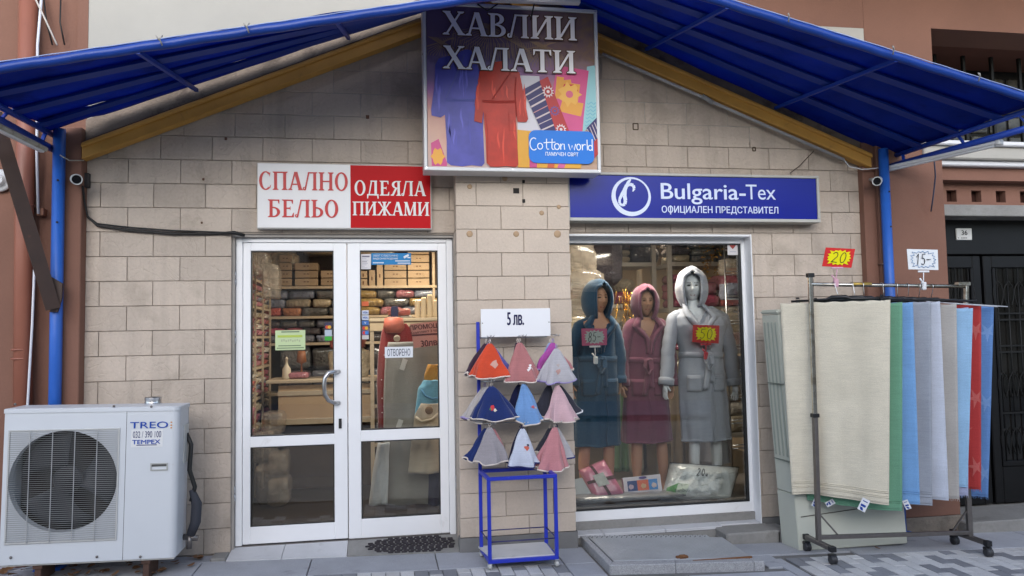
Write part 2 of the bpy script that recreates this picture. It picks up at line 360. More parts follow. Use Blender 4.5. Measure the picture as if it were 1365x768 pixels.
def ribbon(b, pts, w, y, step=0):
    """flat stroke through (x,z) points on a plane facing -Y"""
    n = len(pts); L_, R_ = [], []
    for i, p in enumerate(pts):
        a, c = pts[max(i-1, 0)], pts[min(i+1, n-1)]; d = Vector((c[0]-a[0], c[1]-a[1]))
        d = d.normalized() if d.length else Vector((1, 0)); nn = Vector((-d.y, d.x))*w/2
        L_.append((p[0]+nn.x, y-step*i, p[1]+nn.y)); R_.append((p[0]-nn.x, y-step*i, p[1]-nn.y))
    b.add(L_+R_, [(i, i+1, n+i+1, n+i) for i in range(n-1)])
def arc(cx, cz, rx, rz, a0, a1, n=10): return [(cx+rx*cos(R(a0+(a1-a0)*i/n)), cz+rz*sin(R(a0+(a1-a0)*i/n))) for i in range(n+1)]
# handwritten digits as strokes in a unit box
HW = {'0': [arc(.5, .5, .32, .5, 90, 460, 14)], '1': [[(.2, .7), (.55, 1), (.5, 0)]], '2': [arc(.45, .72, .3, .27, 160, -30, 8)+[(.15, .02), (.3, .06), (.85, .02)]],
 '5': [[(.8, 1), (.3, .98), (.25, .58)]+arc(.45, .32, .32, .3, 110, -140, 9)], '8': [arc(.5, .75, .24, .24, -90, 270, 10)+arc(.5, .25, .3, .26, 90, -270, 10)],
 '-': [[(.1, .5), (.8, .52)]], '.': [[(.3, .0), (.42, .06)]], 'u': [[(.1, .5), (.15, .1), (.45, 0), (.6, .5), (.65, .05), (.85, 0)]], '°': [[(.1, .95), (.7, 1.0)], [(.15, .75), (.6, .8)]]}
def hand(word, m, parent, x0, x1, z0, z1, y, w, name='handwriting', slant=.1):
    b = MB(); k = (x1-x0)/len(word); h = z1-z0
    for i, c in enumerate(word):
        for st in HW[c]: ribbon(b, [(x0+(i+p[0])*k+(p[1]-.5)*slant*h, z0+p[1]*h) for p in st], w, y, .00003)
    return b.build(name, m, parent, fixn=False)
def zg(x): return -.025*(x+1)

# ================================================================== SETTING
def sheet(name, m, x0, x1, y0, y1, dz, nx=2):
    b = MB(); b.add([(x0, y0, zg(x0)+dz), (x1, y0, zg(x1)+dz), (x1, y1, zg(x1)+dz), (x0, y1, zg(x0)+dz)], [(0, 1, 2, 3)])
    o = b.build(name, m); o['kind'] = 'structure'; return o
terr = sheet('ground', 'joint', -90, 90, -90, 60, -.24)
pave = sheet('pavement', 'joint', -14, 16, -3.0, .35, -.014)
road = sheet('road', 'asphalt', -40, 40, -9.5, -3.12, -.15)
kb = MB(); kb.add([(-14, -3.12, zg(-14)), (16, -3.12, zg(16)), (16, -3.0, zg(16)), (-14, -3.0, zg(-14)), (-14, -3.12, zg(-14)-.17), (16, -3.12, zg(16)-.17)], [(0, 1, 2, 3), (0, 4, 5, 1)])
kb.build('kerb', 'granite')['kind'] = 'structure'
far = sheet('far_pavement', 'slab', -40, 40, -13, -9.5, -.02)
def flag(name, m, x0, x1, y0, y1, dz=0, th=.03, gap=.004, parent=None, shared=None):
    b = MB(); q = [(x0+gap, y0+gap), (x1-gap, y0+gap), (x1-gap, y1-gap), (x0+gap, y1-gap)]
    e = .003; t = dz; vs = []
    for (x, y) in q: vs.append((x, y, zg(x)+t-th))
    for (x, y) in q: vs.append((x, y, zg(x)+t-e))
    cx, cy = (x0+x1)/2, (y0+y1)/2
    for (x, y) in q: vs.append((x-e*(1 if x > cx else -1), y-e*(1 if y > cy else -1), zg(x)+t))
    b.add(vs, [(8, 9, 10, 11)]+[(i, (i+1) % 4, (i+1) % 4+4, i+4) for i in range(4)]+[(i+4, (i+1) % 4+4, (i+1) % 4+8, i+8) for i in range(4)])
    return b.build(name, m, parent or pave)
# large slabs along the shop front
xs = [-3.9, -3.1, -2.3, -1.33, -.545, .375, .80, 1.30]
for a, c in zip(xs, xs[1:]): flag('slab', 'slab', a, c, -.60, -.18 if c < .5 else (-.18 if c < .9 else -.18))
for a, c in ((-3.9, -3.0), (-3.0, -2.1), (-2.1, -1.165)): flag('slab', 'slab', a, c, -.18, .0)
flag('slab', 'slab', .59, 1.05, -.18, .0); flag('slab', 'slab', 1.05, 1.52, -.18, .0)
for a, c in ((1.30, 1.545), (2.76, 2.93)): flag('slab', 'slab', a, c, -.9, -.6)
flag('slab', 'slab', 1.30, 1.545, -.6, -.18)
for a, c in ((2.76, 3.62), (3.62, 4.5), (4.5, 5.4), (5.4, 6.3)): flag('slab', 'slab', a, c, -.70 if a > 2.9 else -.6, -.12 if a > 4 else -.28)
for a, c in ((1.30, 2.1), (2.1, 2.87)): flag('slab', 'slab', a, c, -1.25, -.99)
flag('slab', 'slab', 2.87, 2.97, -1.25, -.70)
for k in range(4): flag('slab', 'slab', 1.30+k*.42, 1.30+(k+1)*.42, -1.6, -1.25)
# small paving blocks: light runs broken by dark zigzag
sheet('paving_field', mat('grey_paving_field', (.46, .44, .40), .9, nz=(4, .15), nz2=(60, .2)), -14, 16, -3.0, -1.62, -.004)
sheet('paving_field', bpy.data.materials['grey_paving_field'], -14, -3.9, -1.62, 0, -.004); sheet('paving_field', bpy.data.materials['grey_paving_field'], 6.3, 16, -1.62, 0, -.004)
rest = MB(); nsm = 0
def paver_field(x0, x1, y1, rows, mask=None):
    global nsm
    cw, cl = .10, .20
    for i in range(int((x1-x0)/cw)):
        for j in range(rows):
            xa = x0+i*cw; off = (i % 2)*cl/2; yb = y1-j*cl+off-(cl if False else 0)
            ya = yb-cl; yb = min(yb, y1)
            if yb-ya < .03: continue
            d = ((abs((i % 14)-7)+2*j+(i // 14)) % 6) in (0, 1)
            near = yb > -1.45
            if near and nsm < 285:
                flag('paving_block', 'pav_dark' if d else 'pav_light', xa, xa+cw, ya, yb, random.uniform(-.002, .002), gap=.0025); nsm += 1
            else:
                z = zg(xa+cw/2); rest.box(xa+.002, xa+cw-.002, ya+.002, yb-.002, z-.03, z-.001)
paver_field(3.0, 5.6, -.70, 7)
paver_field(-.4, 1.3, -.60, 4)
paver_field(-2.6, -.4, -.60, 2)
o = rest.build('paving_blocks', 'pav_light', pave); o['kind'] = 'stuff'
# far side of the street, seen only in the glass: a plain row of houses
hs_ = thing('row_of_houses', (0, -13, 0), 'brown row of houses across the street mirrored in the shop glass', 'house')
b = MB(); b.box(-22, 24, -17, -13, -.3, 4.6); b.build('wall', mat('beige_render', (.50, .44, .36), .9, nz=(.6, .2)), hs_)
for k in range(14):
    for zz in (1.0, 2.9):
        part('window', mat('dark_window_glass', (.02, .02, .025), .15) if k+zz == 1.0 else bpy.data.materials['dark_window_glass'], hs_, (-21+k*3.2, -19.6+k*3.2, -12.98, -12.9, zz, zz+1.7))

# ------------------------------------------------------------------ shop front wall
BLK = {}
def block_mesh(wd, ht, th, key):
    if key in BLK: return BLK[key]
    b = MB(); b.box(-wd/2+.0022, wd/2-.0022, 0, th, -ht/2+.0022, ht/2-.0022, bev=.0025)
    bmesh.ops.recalc_face_normals(b.bm, faces=b.bm.faces[:])
    me = bpy.data.meshes.new('tile'); b.bm.to_mesh(me); b.bm.free(); BLK[key] = me; return me
def put_tile(parent, xa, xb, za, zb, y, m, th=.03):
    wd, ht = round(xb-xa, 3), round(zb-za, 3); key = (wd, ht, m, th)
    new = key not in BLK; me = block_mesh(wd, ht, th, key)
    if new: me.materials.append(M[m])
    o = bpy.data.objects.new('tile', me); SC.collection.objects.link(o); o.parent = parent
    o.location = Vector(((xa+xb)/2, y+random.uniform(-.0018, .0018), (za+zb)/2))-Vector(parent.location)
HR = .1891
def roofline(x): return min(3.06+.435*(x+2.21), 4.43, 3.13+.405*(4.30-x))
def tiles(parent, rows, phase, x0, x1, ztop, y, holes, m='stone'):
    for i in rows:
        zt = ztop-i*HR; zb = zt-HR; ph = phase(i); n0 = math.floor((x0-ph)/.38)-1
        for n in range(n0, n0+30):
            a, c = max(ph+n*.38, x0), min(ph+(n+1)*.38, x1)
            if c-a < .02: continue
            segs = [(a, c, zb, zt)]
            for hx0, hx1, hz0, hz1 in holes:
                ns = []
                for (p, q, r, s) in segs:
                    if q <= hx0 or p >= hx1 or s <= hz0 or r >= hz1: ns.append((p, q, r, s)); continue
                    if p < hx0: ns.append((p, hx0, r, s))
                    if q > hx1: ns.append((hx1, q, r, s))
                    pp, qq = max(p, hx0), min(q, hx1)
                    if s > hz1 and s-hz1 > .015: ns.append((pp, qq, hz1, s))
                segs = ns
            for (p, q, r, s) in segs:
                if q-p < .02: continue
                if min(roofline(p), roofline(q)) < r+.02 and max(roofline(p), roofline(q), roofline((p+q)/2)) < r: continue
                put_tile(parent, p, q, r, s, y, m)
wl = thing('tiled_wall', (-.8, 0, 0), 'beige split face stone tile wall around the white double door', 'wall')
part('backing', 'mortar', wl, (-2.22, -1.165, .012, .25, -.3, 4.5), (.572, 1.03, .012, .25, -.3, 4.5), (-1.165, .572, .012, .25, 2.465, 4.5))
def phL(i): return (-2.12 if i % 2 else -1.925) if i >= -4 else (-1.312 if i % 2 else -1.143)
tiles(wl, range(-12, 12), phL, -2.22, 1.03, 2.286, 0, [(-1.165, .572, -1, 2.468)])
part('door_reveal', C((.40, .37, .34), .9, nz=(5, .2)), wl, (-1.185, -1.147, .03, .2, -.02, 2.465), (.567, .583, .03, .2, -.03, 2.465), (-1.147, .567, .028, .2, 2.442, 2.469))
wr = thing('tiled_wall', (3.7, 0, 0), 'beige stone tile wall around the display window with robes', 'wall')
part('backing', 'mortar', wr, (1.03, 1.53, .012, .25, -.3, 4.5), (3.18, 4.265, .012, .25, -.02, 4.5), (1.53, 3.18, .012, .25, 2.47, 4.5), (1.53, 3.18, .16, .25, -.2, .06))
tiles(wr, range(-12, 12), lambda i: 2.24 if i % 2 else 2.065, 1.03, 4.265, 2.298, 0, [(1.03, 3.18, -1, 2.472)])
part('skirting', 'skirt', wr, (3.18, 4.2, -.006, .03, -.10, .028))
pr = thing('pillar', (1.03, -.1, 0), 'beige tiled pillar between door and display window behind the towel cart', 'pillar')
part('core', 'mortar', pr, (.583, 1.49, -.188, .01, -.1, 3.25))
for i in range(-2, 15):
    zt = 2.858-i*.1886; zb = zt-.1886
    if zb < .06: zb = .07
    if zt-zb < .03: continue
    ph = .737 if i % 2 == 0 else .935
    for n in range(-2, 4):
        a, c = max(ph+n*.38, .571), min(ph+(n+1)*.38, 1.502)
        if c-a > .02: put_tile(pr, a, c, zb, zt, -.2, 'stone_low')
    put_tile(pr, 1.4905, 1.5, zb, zt, -.168, 'stone_low', th=.16)
    put_tile(pr, .573, .5825, zb, zt, -.168, 'stone_low', th=.16)
part('skirting', 'skirt', pr, (.565, 1.508, -.206, -.1, -.08, .068))
# drilled marks and stains on the pillar
hm = MB()
for px, pz, r in ((.69, 2.83, .018), (1.03, 2.78, .02)): pass
for x, z, s in ((1.125, 2.872, .012), (1.122, 2.713, .014)):
    hm = MB(); hm.box(x-s, x+s, -.203, -.19, z-s*1.1, z+s*1.1, bev=.004); hm.build('anchor_hole', 'darkvoid', pr)
part('anchor_hole', 'darkvoid', pr, (1.038, 1.087, -.204, -.19, 2.773, 2.816))
stn = C((.42, .29, .18), .9)
for px, py, r in ((626,249,.022),(673,238,.022),(626,312,.03),(688,312,.026),(743,312,.033),(722,284,.022),(745,276,.022),(748,244,.015)): pass
for x, z, r in ((0.686, 2.823, .020), (0.972, 2.894, .022), (0.68, 2.443, .026), (1.056, 2.444, .024), (1.396, 2.445, .030), (1.269, 2.616, .020), (1.413, 2.667, .018)):
    b = MB(); b.lathe((x, -.2045, z), [(r*.35, -.0012), (r*.9, 0), (r, .003)], (0, 1, 0), 14); b.build('glue_mark', stn, pr)
mk = MB()
for x, z, s in ((-0.115, 3.422, .022), (-1.211, 3.216, .016), (-1.377, 2.891, .014), (-1.387, 2.55, .012)): mk.box(x-s*.6, x+s*.6, -.004, .01, z-s*.7, z+s*.7, bev=.003)
mk.build('chipped_hole', C((.15, .08, .055), .9), wl)
for x, z, s in ((2.153, 3.405, .022), (3.241, 3.233, .013)):
    mk = MB()
    for dx, dz, ww, hh in ((-s, 0, .004, s*1.2), (s, 0, .004, s*1.2), (0, s*1.2, s, .004), (0, -s*1.2, s, .004)): mk.box(x+dx-ww, x+dx+ww, -.006, .01, z+dz-hh, z+dz+hh)
    mk.build('bracket_mark', C((.10, .07, .05), .8), wr)
# ochre rafters on the wall and the plaster band over them
def band(name, m, pa, pb, h, y0, y1, parent=None, bev=.004, seg=1):
    b = MB(); (xa, za), (xb, zb) = pa, pb
    vs = [(xa, y, z) for y in (y0, y1) for z in (za, za+h)]+[(xb, y, z) for y in (y0, y1) for z in (zb, zb+h)]
    v = b.add(vs, [(0, 1, 3, 2), (4, 6, 7, 5), (0, 4, 5, 1), (2, 3, 7, 6), (0, 2, 6, 4), (1, 5, 7, 3)])
    bmesh.ops.recalc_face_normals(b.bm, faces=b.bm.faces[:])
    if bev: bmesh.ops.bevel(b.bm, geom=b.bm.edges[:], offset=bev, segments=seg, affect='EDGES')
    return b.build(name, m, parent)
for side, (pa, pb), lab in (('l', ((-2.214, 3.005), (1.07, 4.41)), 'ochre roof trim board sloping up from the left to the poster'), ('r', ((4.30, 3.063), (1.07, 4.33)), 'ochre roof trim board sloping down from the poster to the right')):
    t = thing('trim_board', (pa[0], -.1, pa[1]), lab, 'board')
    band('board', 'ochre', pa, pb, .105, -.12, -.03, t)
    band('cap_moulding', 'ochre', (pa[0], pa[1]+.085), (pb[0], pb[1]+.085), .035, -.145, -.1, t, .008)
    band('plaster_band', 'plaster', (pa[0], pa[1]+.10), (pb[0], pb[1]+.10), .22, -.05, .02, t, 0)
    band('mortar_lip', C((.09, .065, .05), .95), (pa[0], pa[1]+.112), (pb[0], pb[1]+.112), .03, -.11, -.03, t, .008)

# ------------------------------------------------------------------ building around the shop
bl = thing('apartment_building', (-3, 0, 0), 'terracotta rendered building rising around and above the tiled shop front', 'building')
part('left_wall', 'terracotta', bl, (-9, -2.30, .02, .4, -.3, 9))
part('pilaster', 'terracotta', bl, (-2.405, -2.218, -.10, .3, -.2, 3.25), bev=.006)
part('pilaster_rib', 'terracotta', bl, (-2.43, -2.385, -.075, .2, -.2, 3.22), bev=.004)
for q in ((-2.30, -2.225, .0, .4, 3.2, 9), (4.37, 5.06, .0, 1.2, 3.3, 9), (5.06, 11, .0, .4, 4.418, 9)): part('upper_wall', 'terracotta', bl, q)
part('balcony_soffit', mat('dark_red_brown_soffit', (.15, .055, .035), .9, nz=(2, .2)), bl, (2.9, 11, -1.5, -.002, 5.2, 5.4))  # unseen slab above the view, added only to shade the upper wall
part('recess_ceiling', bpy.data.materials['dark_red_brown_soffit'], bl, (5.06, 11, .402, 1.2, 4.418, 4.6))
part('cream_panel', 'cream', bl, (-2.225, .9, .005, .4, 3.3, 9)); part('cream_panel', 'cream', bl, (.9, 4.37, .005, .4, 3.3, 4.384))
part('upper_wall', 'terracotta', bl, (.9, 4.37, .003, .4, 4.384, 9))
# pier at the right of the shop
part('right_pier', 'terracotta', bl, (4.45, 5.0, -.13, .3, -.02, 3.45), bev=.006)
part('pier_edge', 'terracotta', bl, (4.24, 4.36, -.07, .2, -.1, 3.3), (4.36, 4.455, -.10, .2, -.1, 3.3), bev=.005)
part('rough_stone_base', mat('rough_stone_plinth', (.26, .22, .18), .95, nz=(9, .4), bump=(30, .9, .02)), bl, (4.25, 5.02, -.15, .28, -.24, -.02), bev=.01)
# entrance bay with the black door
DY = .25
part('beam', 'terracotta', bl, (4.98, 11, -.04, .3, 2.98, 3.15))
part('notch_void', C((.05, .02, .015), .9), bl, (5.0, 11, .16, .2, 2.755, 2.98))
part('notch_board', 'terracotta', bl, (5.0, 11, .08, .15, 2.91, 2.98), (5.0, 11, .08, .15, 2.755, 2.80))
nx_ = [5.0]+[5.20+k*.262 for k in range(18)]
for k in range(17): part('notch_board', 'terracotta', bl, ((5.0 if k == 0 else nx_[k]+.105), nx_[k+1], .08, .15, 2.80, 2.91))
part('lintel', 'conc', bl, (5.0, 11, -.03, .3, 2.65, 2.755), bev=.005)
part('entrance_step', 'conc', bl, (4.95, 11, -.25, .5, -.26, -.06), bev=.01)
part('bay_wall', 'terracotta', bl, (6.7, 11, .0, .4, -.2, 2.5))
part('recess_back', 'darkvoid', bl, (4.95, 11, .55, .6, -.3, 3.1))
led = thing('balcony_ledge', (7, -.2, 3.1), 'white moulded balcony ledge at upper right above the entrance beam', 'balcony')
part('slab', 'cream', led, (4.80, 11, -.16, 1.2, 3.15, 3.27), bev=.012)
part('moulding', C((.70, .70, .72), .6), led, (4.84, 11, -.11, .3, 3.10, 3.152), (4.76, 11, -.2, .3, 3.268, 3.31), bev=.01)
# recessed upper window of glass blocks with bars
gb = thing('glass_block_window', (5.6, .95, 3.3), 'dark recessed window of square panes behind iron bars at upper right', 'window')
part('frame', 'iron', gb, (5.0, 11, 1.0, 1.1, 3.27, 4.42))
gm = mat('dull_glass_block', (.10, .095, .08), .2, nz=(7, .6), bump=(30, .5, .01))
for i in range(14):
    for j in range(5):
        part('pane', gm, gb, (5.12+i*.235, 5.32+i*.235, .975, 1.0, 3.29+j*.215, 3.475+j*.215), bev=.012)
for i in range(9): part('bar', 'iron', gb, (5.24+i*.33, 5.27+i*.33, .60, .63, 3.3, 4.418))
part('rail', 'iron', gb, (5.08, 11, .59, .64, 3.82, 3.87), (5.08, 11, .59, .64, 3.40, 3.44))
# black entrance door
dr = thing('entrance_door', (5.5, DY, 0), 'black double entrance door with wrought iron grilles on the right', 'door')
DZ = -.06
part('frame', 'blackdoor', dr, (5.0, 5.09, DY-.04, DY+.08, DZ, 2.66), (5.09, 6.9, DY-.03, DY+.08, 2.32, 2.66), bev=.006)
for x0, x1 in ((5.10, 5.66), (5.69, 6.9)):
    lf = part('door_leaf', 'blackdoor', dr, (x0, x0+.09, DY-.01, DY+.05, DZ+.02, 2.31), (x1-.09, x1, DY-.01, DY+.05, DZ+.02, 2.31), (x0+.09, x1-.09, DY-.01, DY+.05, DZ+.02, .30), (x0+.09, x1-.09, DY-.01, DY+.05, 2.19, 2.31), bev=.008)
    part('moulding', 'blackdoor', lf, (x0+.09, x1-.09, DY-.02, DY+.04, .30, .35), (x0+.09, x0+.12, DY-.02, DY+.04, .35, 2.19), (x1-.12, x1-.09, DY-.02, DY+.04, .35, 2.19), bev=.006)
    part('glass_pane', mat('dark_hall_glass', (.012, .011, .010), .12, nz=(5, .7)) if x0 < 5.2 else bpy.data.materials['dark_hall_glass'], lf, (x0+.12, x1-.12, DY+.02, DY+.03, .35, 2.19))
    g = MB(); nb = 5 if x0 < 5.2 else 9
    for k in range(nb):
        x = x0+.14+(x1-x0-.28)*k/(nb-1); g.tube([(x, DY-.005, .35), (x, DY-.005, 2.19)], .007, 6)
        for zc in (.55, 1.08, 1.95):
            for sg in (-1, 1): g.tube([(x+sg*(.035-.030*cos(a*.75)*(1-a/12)), DY-.015, zc+.11-.030*a+.02*sin(a*.75)) for a in range(9)], .0055, 5)
    for zc in (.80, 1.38, 1.44, 1.69, 1.75): g.box(x0+.12, x1-.12, DY-.014, DY, zc-.008, zc+.008)
    g.build('grille', 'iron', lf)
pl = thing('house_number_plate', (5.45, DY-.05, 2.35), 'small white enamel house number plate reading 36 over the black door', 'sign')
Yp = DY-.04
x0_, z0_, x1_, z1_ = 5.389, 2.457, 5.557, 2.569
part('plate', C((.62, .62, .60), .3), pl, (x0_, x1_, Yp-.004, Yp+.012, z0_, z1_), bev=.004)
text('36', C((.02, .02, .02)), pl, (x0_+x1_)/2, Yp-.006, z0_+(z1_-z0_)*.62, .045, .062, .02)
part('small_print', C((.22, .22, .22)), pl, *[(x0_+.012+k*.017, x0_+.012+k*.017+.013, Yp-.0052, Yp-.003, z0_+.014, z0_+.024) for k in (0, 2, 3, 4, 5)])

# ================================================================== AWNING
aw = thing('awning', (1.07, -.7, 3.2), 'blue tarpaulin gable awning on a blue tube frame over the shop front', 'awning')
def aw_pt(side, u, v, lift=0):
    """side -1 left / 1 right, u 0 eave..1 ridge, v 0 wall..1 front"""
    if side < 0: e0, e1, r0, r1 = (-2.42, -.05, 3.17), (-2.46, -1.42, 3.17), (1.07, -.05, 4.60), (1.07, -1.42, 3.90)
    else: e0, e1, r0, r1 = (4.52, -.03, 3.15), (4.80, -1.42, 3.25), (1.07, -.03, 4.56), (1.07, -1.42, 4.18)
    a = Vector(e0).lerp(Vector(e1), v); b = Vector(r0).lerp(Vector(r1), v)
    p = a.lerp(b, u); p.z += lift
    return p
for side, lab in ((-1, 'l'), (1, 'r')):
    vs_ = [0, .22, .46, .72, 1.0] if side < 0 else [0, .25, .50, .76, 1.0]
    us_ = [0, .29, .62, 1.0] if side < 0 else [.0, .32, .66, 1.0]
    for k in range(len(vs_)-1):
        b = MB(); v0, v1 = vs_[k], vs_[k+1]
        def f(a, c):
            u, v = a, v0+(v1-v0)*c; s_ = -.014*sin(pi*c)*(1-.3*abs(sin(pi*(u*3.0))))
            p = aw_pt(side, u, v, s_+.045); p += Vector((0, 0, 1))*noise.noise(Vector((u*9, v*6, side*3)))*.016
            if side < 0 and k == 0: p.y += .03 if u > .1 else 0
            return p
        if side < 0 and k == 0:
            f_ = lambda a, c: f(a*.99, .30+.70*c+.16*max(0, noise.noise(Vector((a*5.3, 1.7, 0)))))
            b.grid(f_, 50, 6)
        else: b.grid(f, 50, 8)
        b.build('tarpaulin_strip', 'tarp', aw, solid=.004)
    # purlins along the slope under the seams, struts from wall to front
    for v in vs_[1:-1]:
        b = MB(); b.bar(aw_pt(side, 0, v, .012), aw_pt(side, 1, v, .012), .085, .010); b.build('seam_band', C((.010, .040, .26), .5), aw)
        b = MB(); b.bar(aw_pt(side, 0, v, .03), aw_pt(side, 1, v, .03), .028, .02); b.build('purlin', 'blue_metal', aw)
    for u in us_[1:-1]:
        b = MB(); b.bar(aw_pt(side, u, .03, -.012), aw_pt(side, u, 1, -.012), .026, .026); b.build('strut', 'blue_metal', aw)
    # front tube with the tarpaulin rolled round it, white hem and torn ties
    b = MB(); n = 40; b.tube([aw_pt(side, i/n, 1.0, .01+.0025*sin(i*1.7)) for i in range(n+1)], .030, 12); b.build('front_hem', 'tarp_hem', aw)
    b = MB(); b.tube([aw_pt(side, i/n, 1.010, .044+.0015*sin(i*2.3)) for i in range(n+1)], .0035, 6); b.build('hem_cord', C((.30, .36, .55), .6), aw)
    for u in ((.16, .34, .55, .8) if side > 0 else (.05, .33, .47)):
        p = aw_pt(side, u, 1.02, .02); b = MB()
        b.tube([p+Vector((.01, -.02, .03)), p+Vector((0, -.045, 0)), p+Vector((.01, -.02, -.03))], .005, 5)
        b.tube([p+Vector((0, -.05, -.01)), p+Vector((-.015, -.06, .015))], .004, 5); b.build('tie', C((.35, .33, .30), .8), aw)
    # eave: double blue tube with short uprights
    b = MB(); b.tube([aw_pt(side, 0, .02, .02), aw_pt(side, 0, 1, .0)], .022, 10); b.build('eave_tube', 'blue_metal', aw)
    sx = side
    w0 = Vector((4.46, -.10, 3.07)) if side > 0 else Vector((-2.42, -.10, 3.08)); w1 = Vector((4.86, -1.5, 3.13)) if side > 0 else Vector((-2.50, -1.5, 3.12))
    b = MB(); b.tube([w0, w1], .026, 10); b.build('lower_eave_tube', 'blue_metal', aw)
    for v in (.12, .5, .85):
        b = MB(); b.bar(w0.lerp(w1, v), aw_pt(side, 0, v, .01), .025, .012); b.build('upright', 'blue_metal', aw)
# lower front girt of the left rafters
for side, lab in ((-1, 'pale tube lamp hanging under the left eave of the awning'), (1, 'white tube lamp hanging under the right eave of the awning')):
    if side > 0: a, c = Vector((4.44, -.10, 3.055)), Vector((4.76, -1.03, 3.07))
    else: a, c = Vector((-2.345, -.42, 3.0)), Vector((-2.46, -1.30, 3.04))
    t = thing('tube_lamp', a, lab, 'lamp'); d = (c-a)
    b = MB(); b.bar(a, c, .06, .034, bev=.010); b.build('housing', C((.66, .66, .66), .35) if side > 0 else C((.42, .40, .34), .6, dirt=(9, .5, (.2, .18, .14), .6)), t)
    b = MB(); b.bar(a-Vector((0, 0, .022))+d*.03, c-Vector((0, 0, .022))-d*.03, .034, .016, bev=.005); b.build('diffuser', C((.72, .73, .74), .4), t)
    b = MB(); b.bar(c-d*.012, c+d*.02, .066, .045, bev=.006); b.build('end_cap', C((.55, .55, .54), .5), t)
# poles
for x, y, lab, hz in ((-2.357, -.15, 'bright blue steel post beside the left tiled wall behind the air conditioner', (3.0, 2.6, 1.75, 1.36)), (4.382, -.17, 'bright blue steel post on the terracotta pier at right', (3.0, 2.2, 1.2))):
    t = thing('steel_post', (x, y, 0), lab, 'post')
    b = MB(); b.tube([(x, y, zg(x)), (x, y, 3.22)], .042, 14); b.build('tube', 'pole_blue', t)
    part('base_plate', 'pole_blue', t, (x-.09, x+.09, y-.09, y+.09, zg(x), zg(x)+.012))
    for z in (2.83, 2.52): b = MB(); b.lathe((x+.01, y-.041, z), [(.008, -.003), (.008, .01)], (0, 1, 0), 8); b.build('bolt_hole', 'darkvoid', t)
    for z in hz[1:]:
        b = MB(); b.tube([(x-.03, y-.01, z), (x-.03, y+.1, z)], .006, 6); b.build('wall_anchor', 'steel', t)
br = thing('brace', (-2.6, -.25, 2.3), 'dark brown diagonal flat brace bolted to the left blue post', 'brace')
b = MB(); b.bar((-2.661, -0.45, 3.248), (-2.345, -0.235, 1.884), .014, .095); 
b.build('flat_bar', 'brown_metal', br)
b = MB(); b.poly([(-2.383, -0.212, 2.124), (-2.297, -0.212, 2.069), (-2.3, -0.212, 1.96), (-2.328, -0.212, 1.862), (-2.378, -0.212, 1.863)], .02); b.build('gusset', 'brown_metal', br)
# downpipe, conduits, round fitting on the left wall
t = thing('downpipe', (-2.75, -.06, 0), 'terracotta painted downpipe running up the left wall', 'pipe')
b = MB(); b.tube([(-2.594, -.06, -.1), (-2.623, -.06, 2.6), (-2.623, -.06, 4.6)], .062, 16); b.build('pipe', 'terracotta_gloss', t)
for py in (274, 478, 470+0): 
    x, z = -2.623, {274: 2.662, 478: 1.529, 470: 1.595}[py]
    b = MB(); b.tube([(x, -.06, z-.007), (x, -.06, z+.007)], .068, 16); b.build('collar', 'terracotta_gloss', t)
t = thing('conduit', (-2.6, -.04, 0), 'thin white cable conduit running down the left terracotta wall', 'cable')
b = MB(); b.tube([(-2.518, -0.1, 4.215), (-2.538, -0.1, 3.869), (-2.53, -0.1, 3.072), (-2.528, -0.06, 2.601)], .010, 8); b.build('tube', C((.66, .66, .70), .4), t)
b = MB(); b.tube([(-2.515, -0.13, 2.341), (-2.525, -0.13, 1.791), (-2.545, -0.13, 1.222), (-2.545, -0.13, 0.659)], .009, 8); b.build('lower_tube', C((.66, .66, .70), .4), t)
part('junction_box', C((.30, .15, .10), .7), t, (-2.545, -2.498, -.05, .02, 2.591, 2.647), bev=.005)
t = thing('loose_wire', (-2.6, -.2, 4.3), 'pale wire slanting down to the awning at top left', 'cable')
b = MB(); b.tube([(-2.481, -0.3, 4.15), (-2.396, -0.33, 3.98), (-2.293, -0.38, 3.772)], .006, 6); b.build('wire', C((.55, .50, .45), .6), t)
t = thing('black_wire', (-2.5, 0, 4.2), 'two thin black wires hanging on the terracotta wall at top left', 'cable')
for pts in (((-2.532, -0.03, 4.269), (-2.508, -0.03, 4.072), (-2.463, -0.03, 3.899)), ((-2.411, -0.03, 4.276), (-2.413, -0.03, 4.077), (-2.379, -0.03, 3.903))):
    b = MB(); b.tube(pts, .006, 6); b.build('wire', 'cable', t)
t = thing('vent_cover', (-2.819, 0, 2.857), 'round white vent cover on the terracotta wall at the left edge', 'vent')
b = MB(); b.lathe((-2.819, 0, 2.857), [(.085, 0), (.085, -.012), (.070, -.020), (.045, -.018), (.042, -.05), (.030, -.055), (.03, -.03)], (0, 1, 0), 24); b.build('disc', C((.55, .56, .57), .4), t)
# security cameras
def secu(name, p, aim, lab):
    t = thing('security_camera', p, lab, 'camera'); p = Vector(p); d = Vector(aim).normalized()
    b = MB(); b.lathe(p, [(.032, -.07), (.036, -.065), (.036, .055), (.040, .06), (.040, .085), (.034, .088), (.032, .07)], d, 18); b.build('body', C((.62, .63, .63), .35), t)
    b = MB(); b.lathe(p+d*.068, [(.031, 0), (.031, .006)], d, 18); b.build('lens', C((.01, .01, .012), .08), t)
    b = MB(); b.tube([p-d*.03, p-d*.03+Vector((0, .05, .02)), p-d*.05+Vector((0, .12, .03))], .014, 8); b.build('bracket', C((.6, .6, .6), .4), t)
    return t
secu('c', (-2.225, -0.19, 2.839), (.45, -1, -.22), 'white bullet security camera beside the left end of the tiled wall')
secu('c', (4.279, -0.22, 2.923), (-.85, -1, -.3), 'white bullet security camera at the right end of the tiled wall')
t = thing('junction_box', (-2.19, 0, 2.8), 'small dark junction box on the wall behind the left camera', 'box')
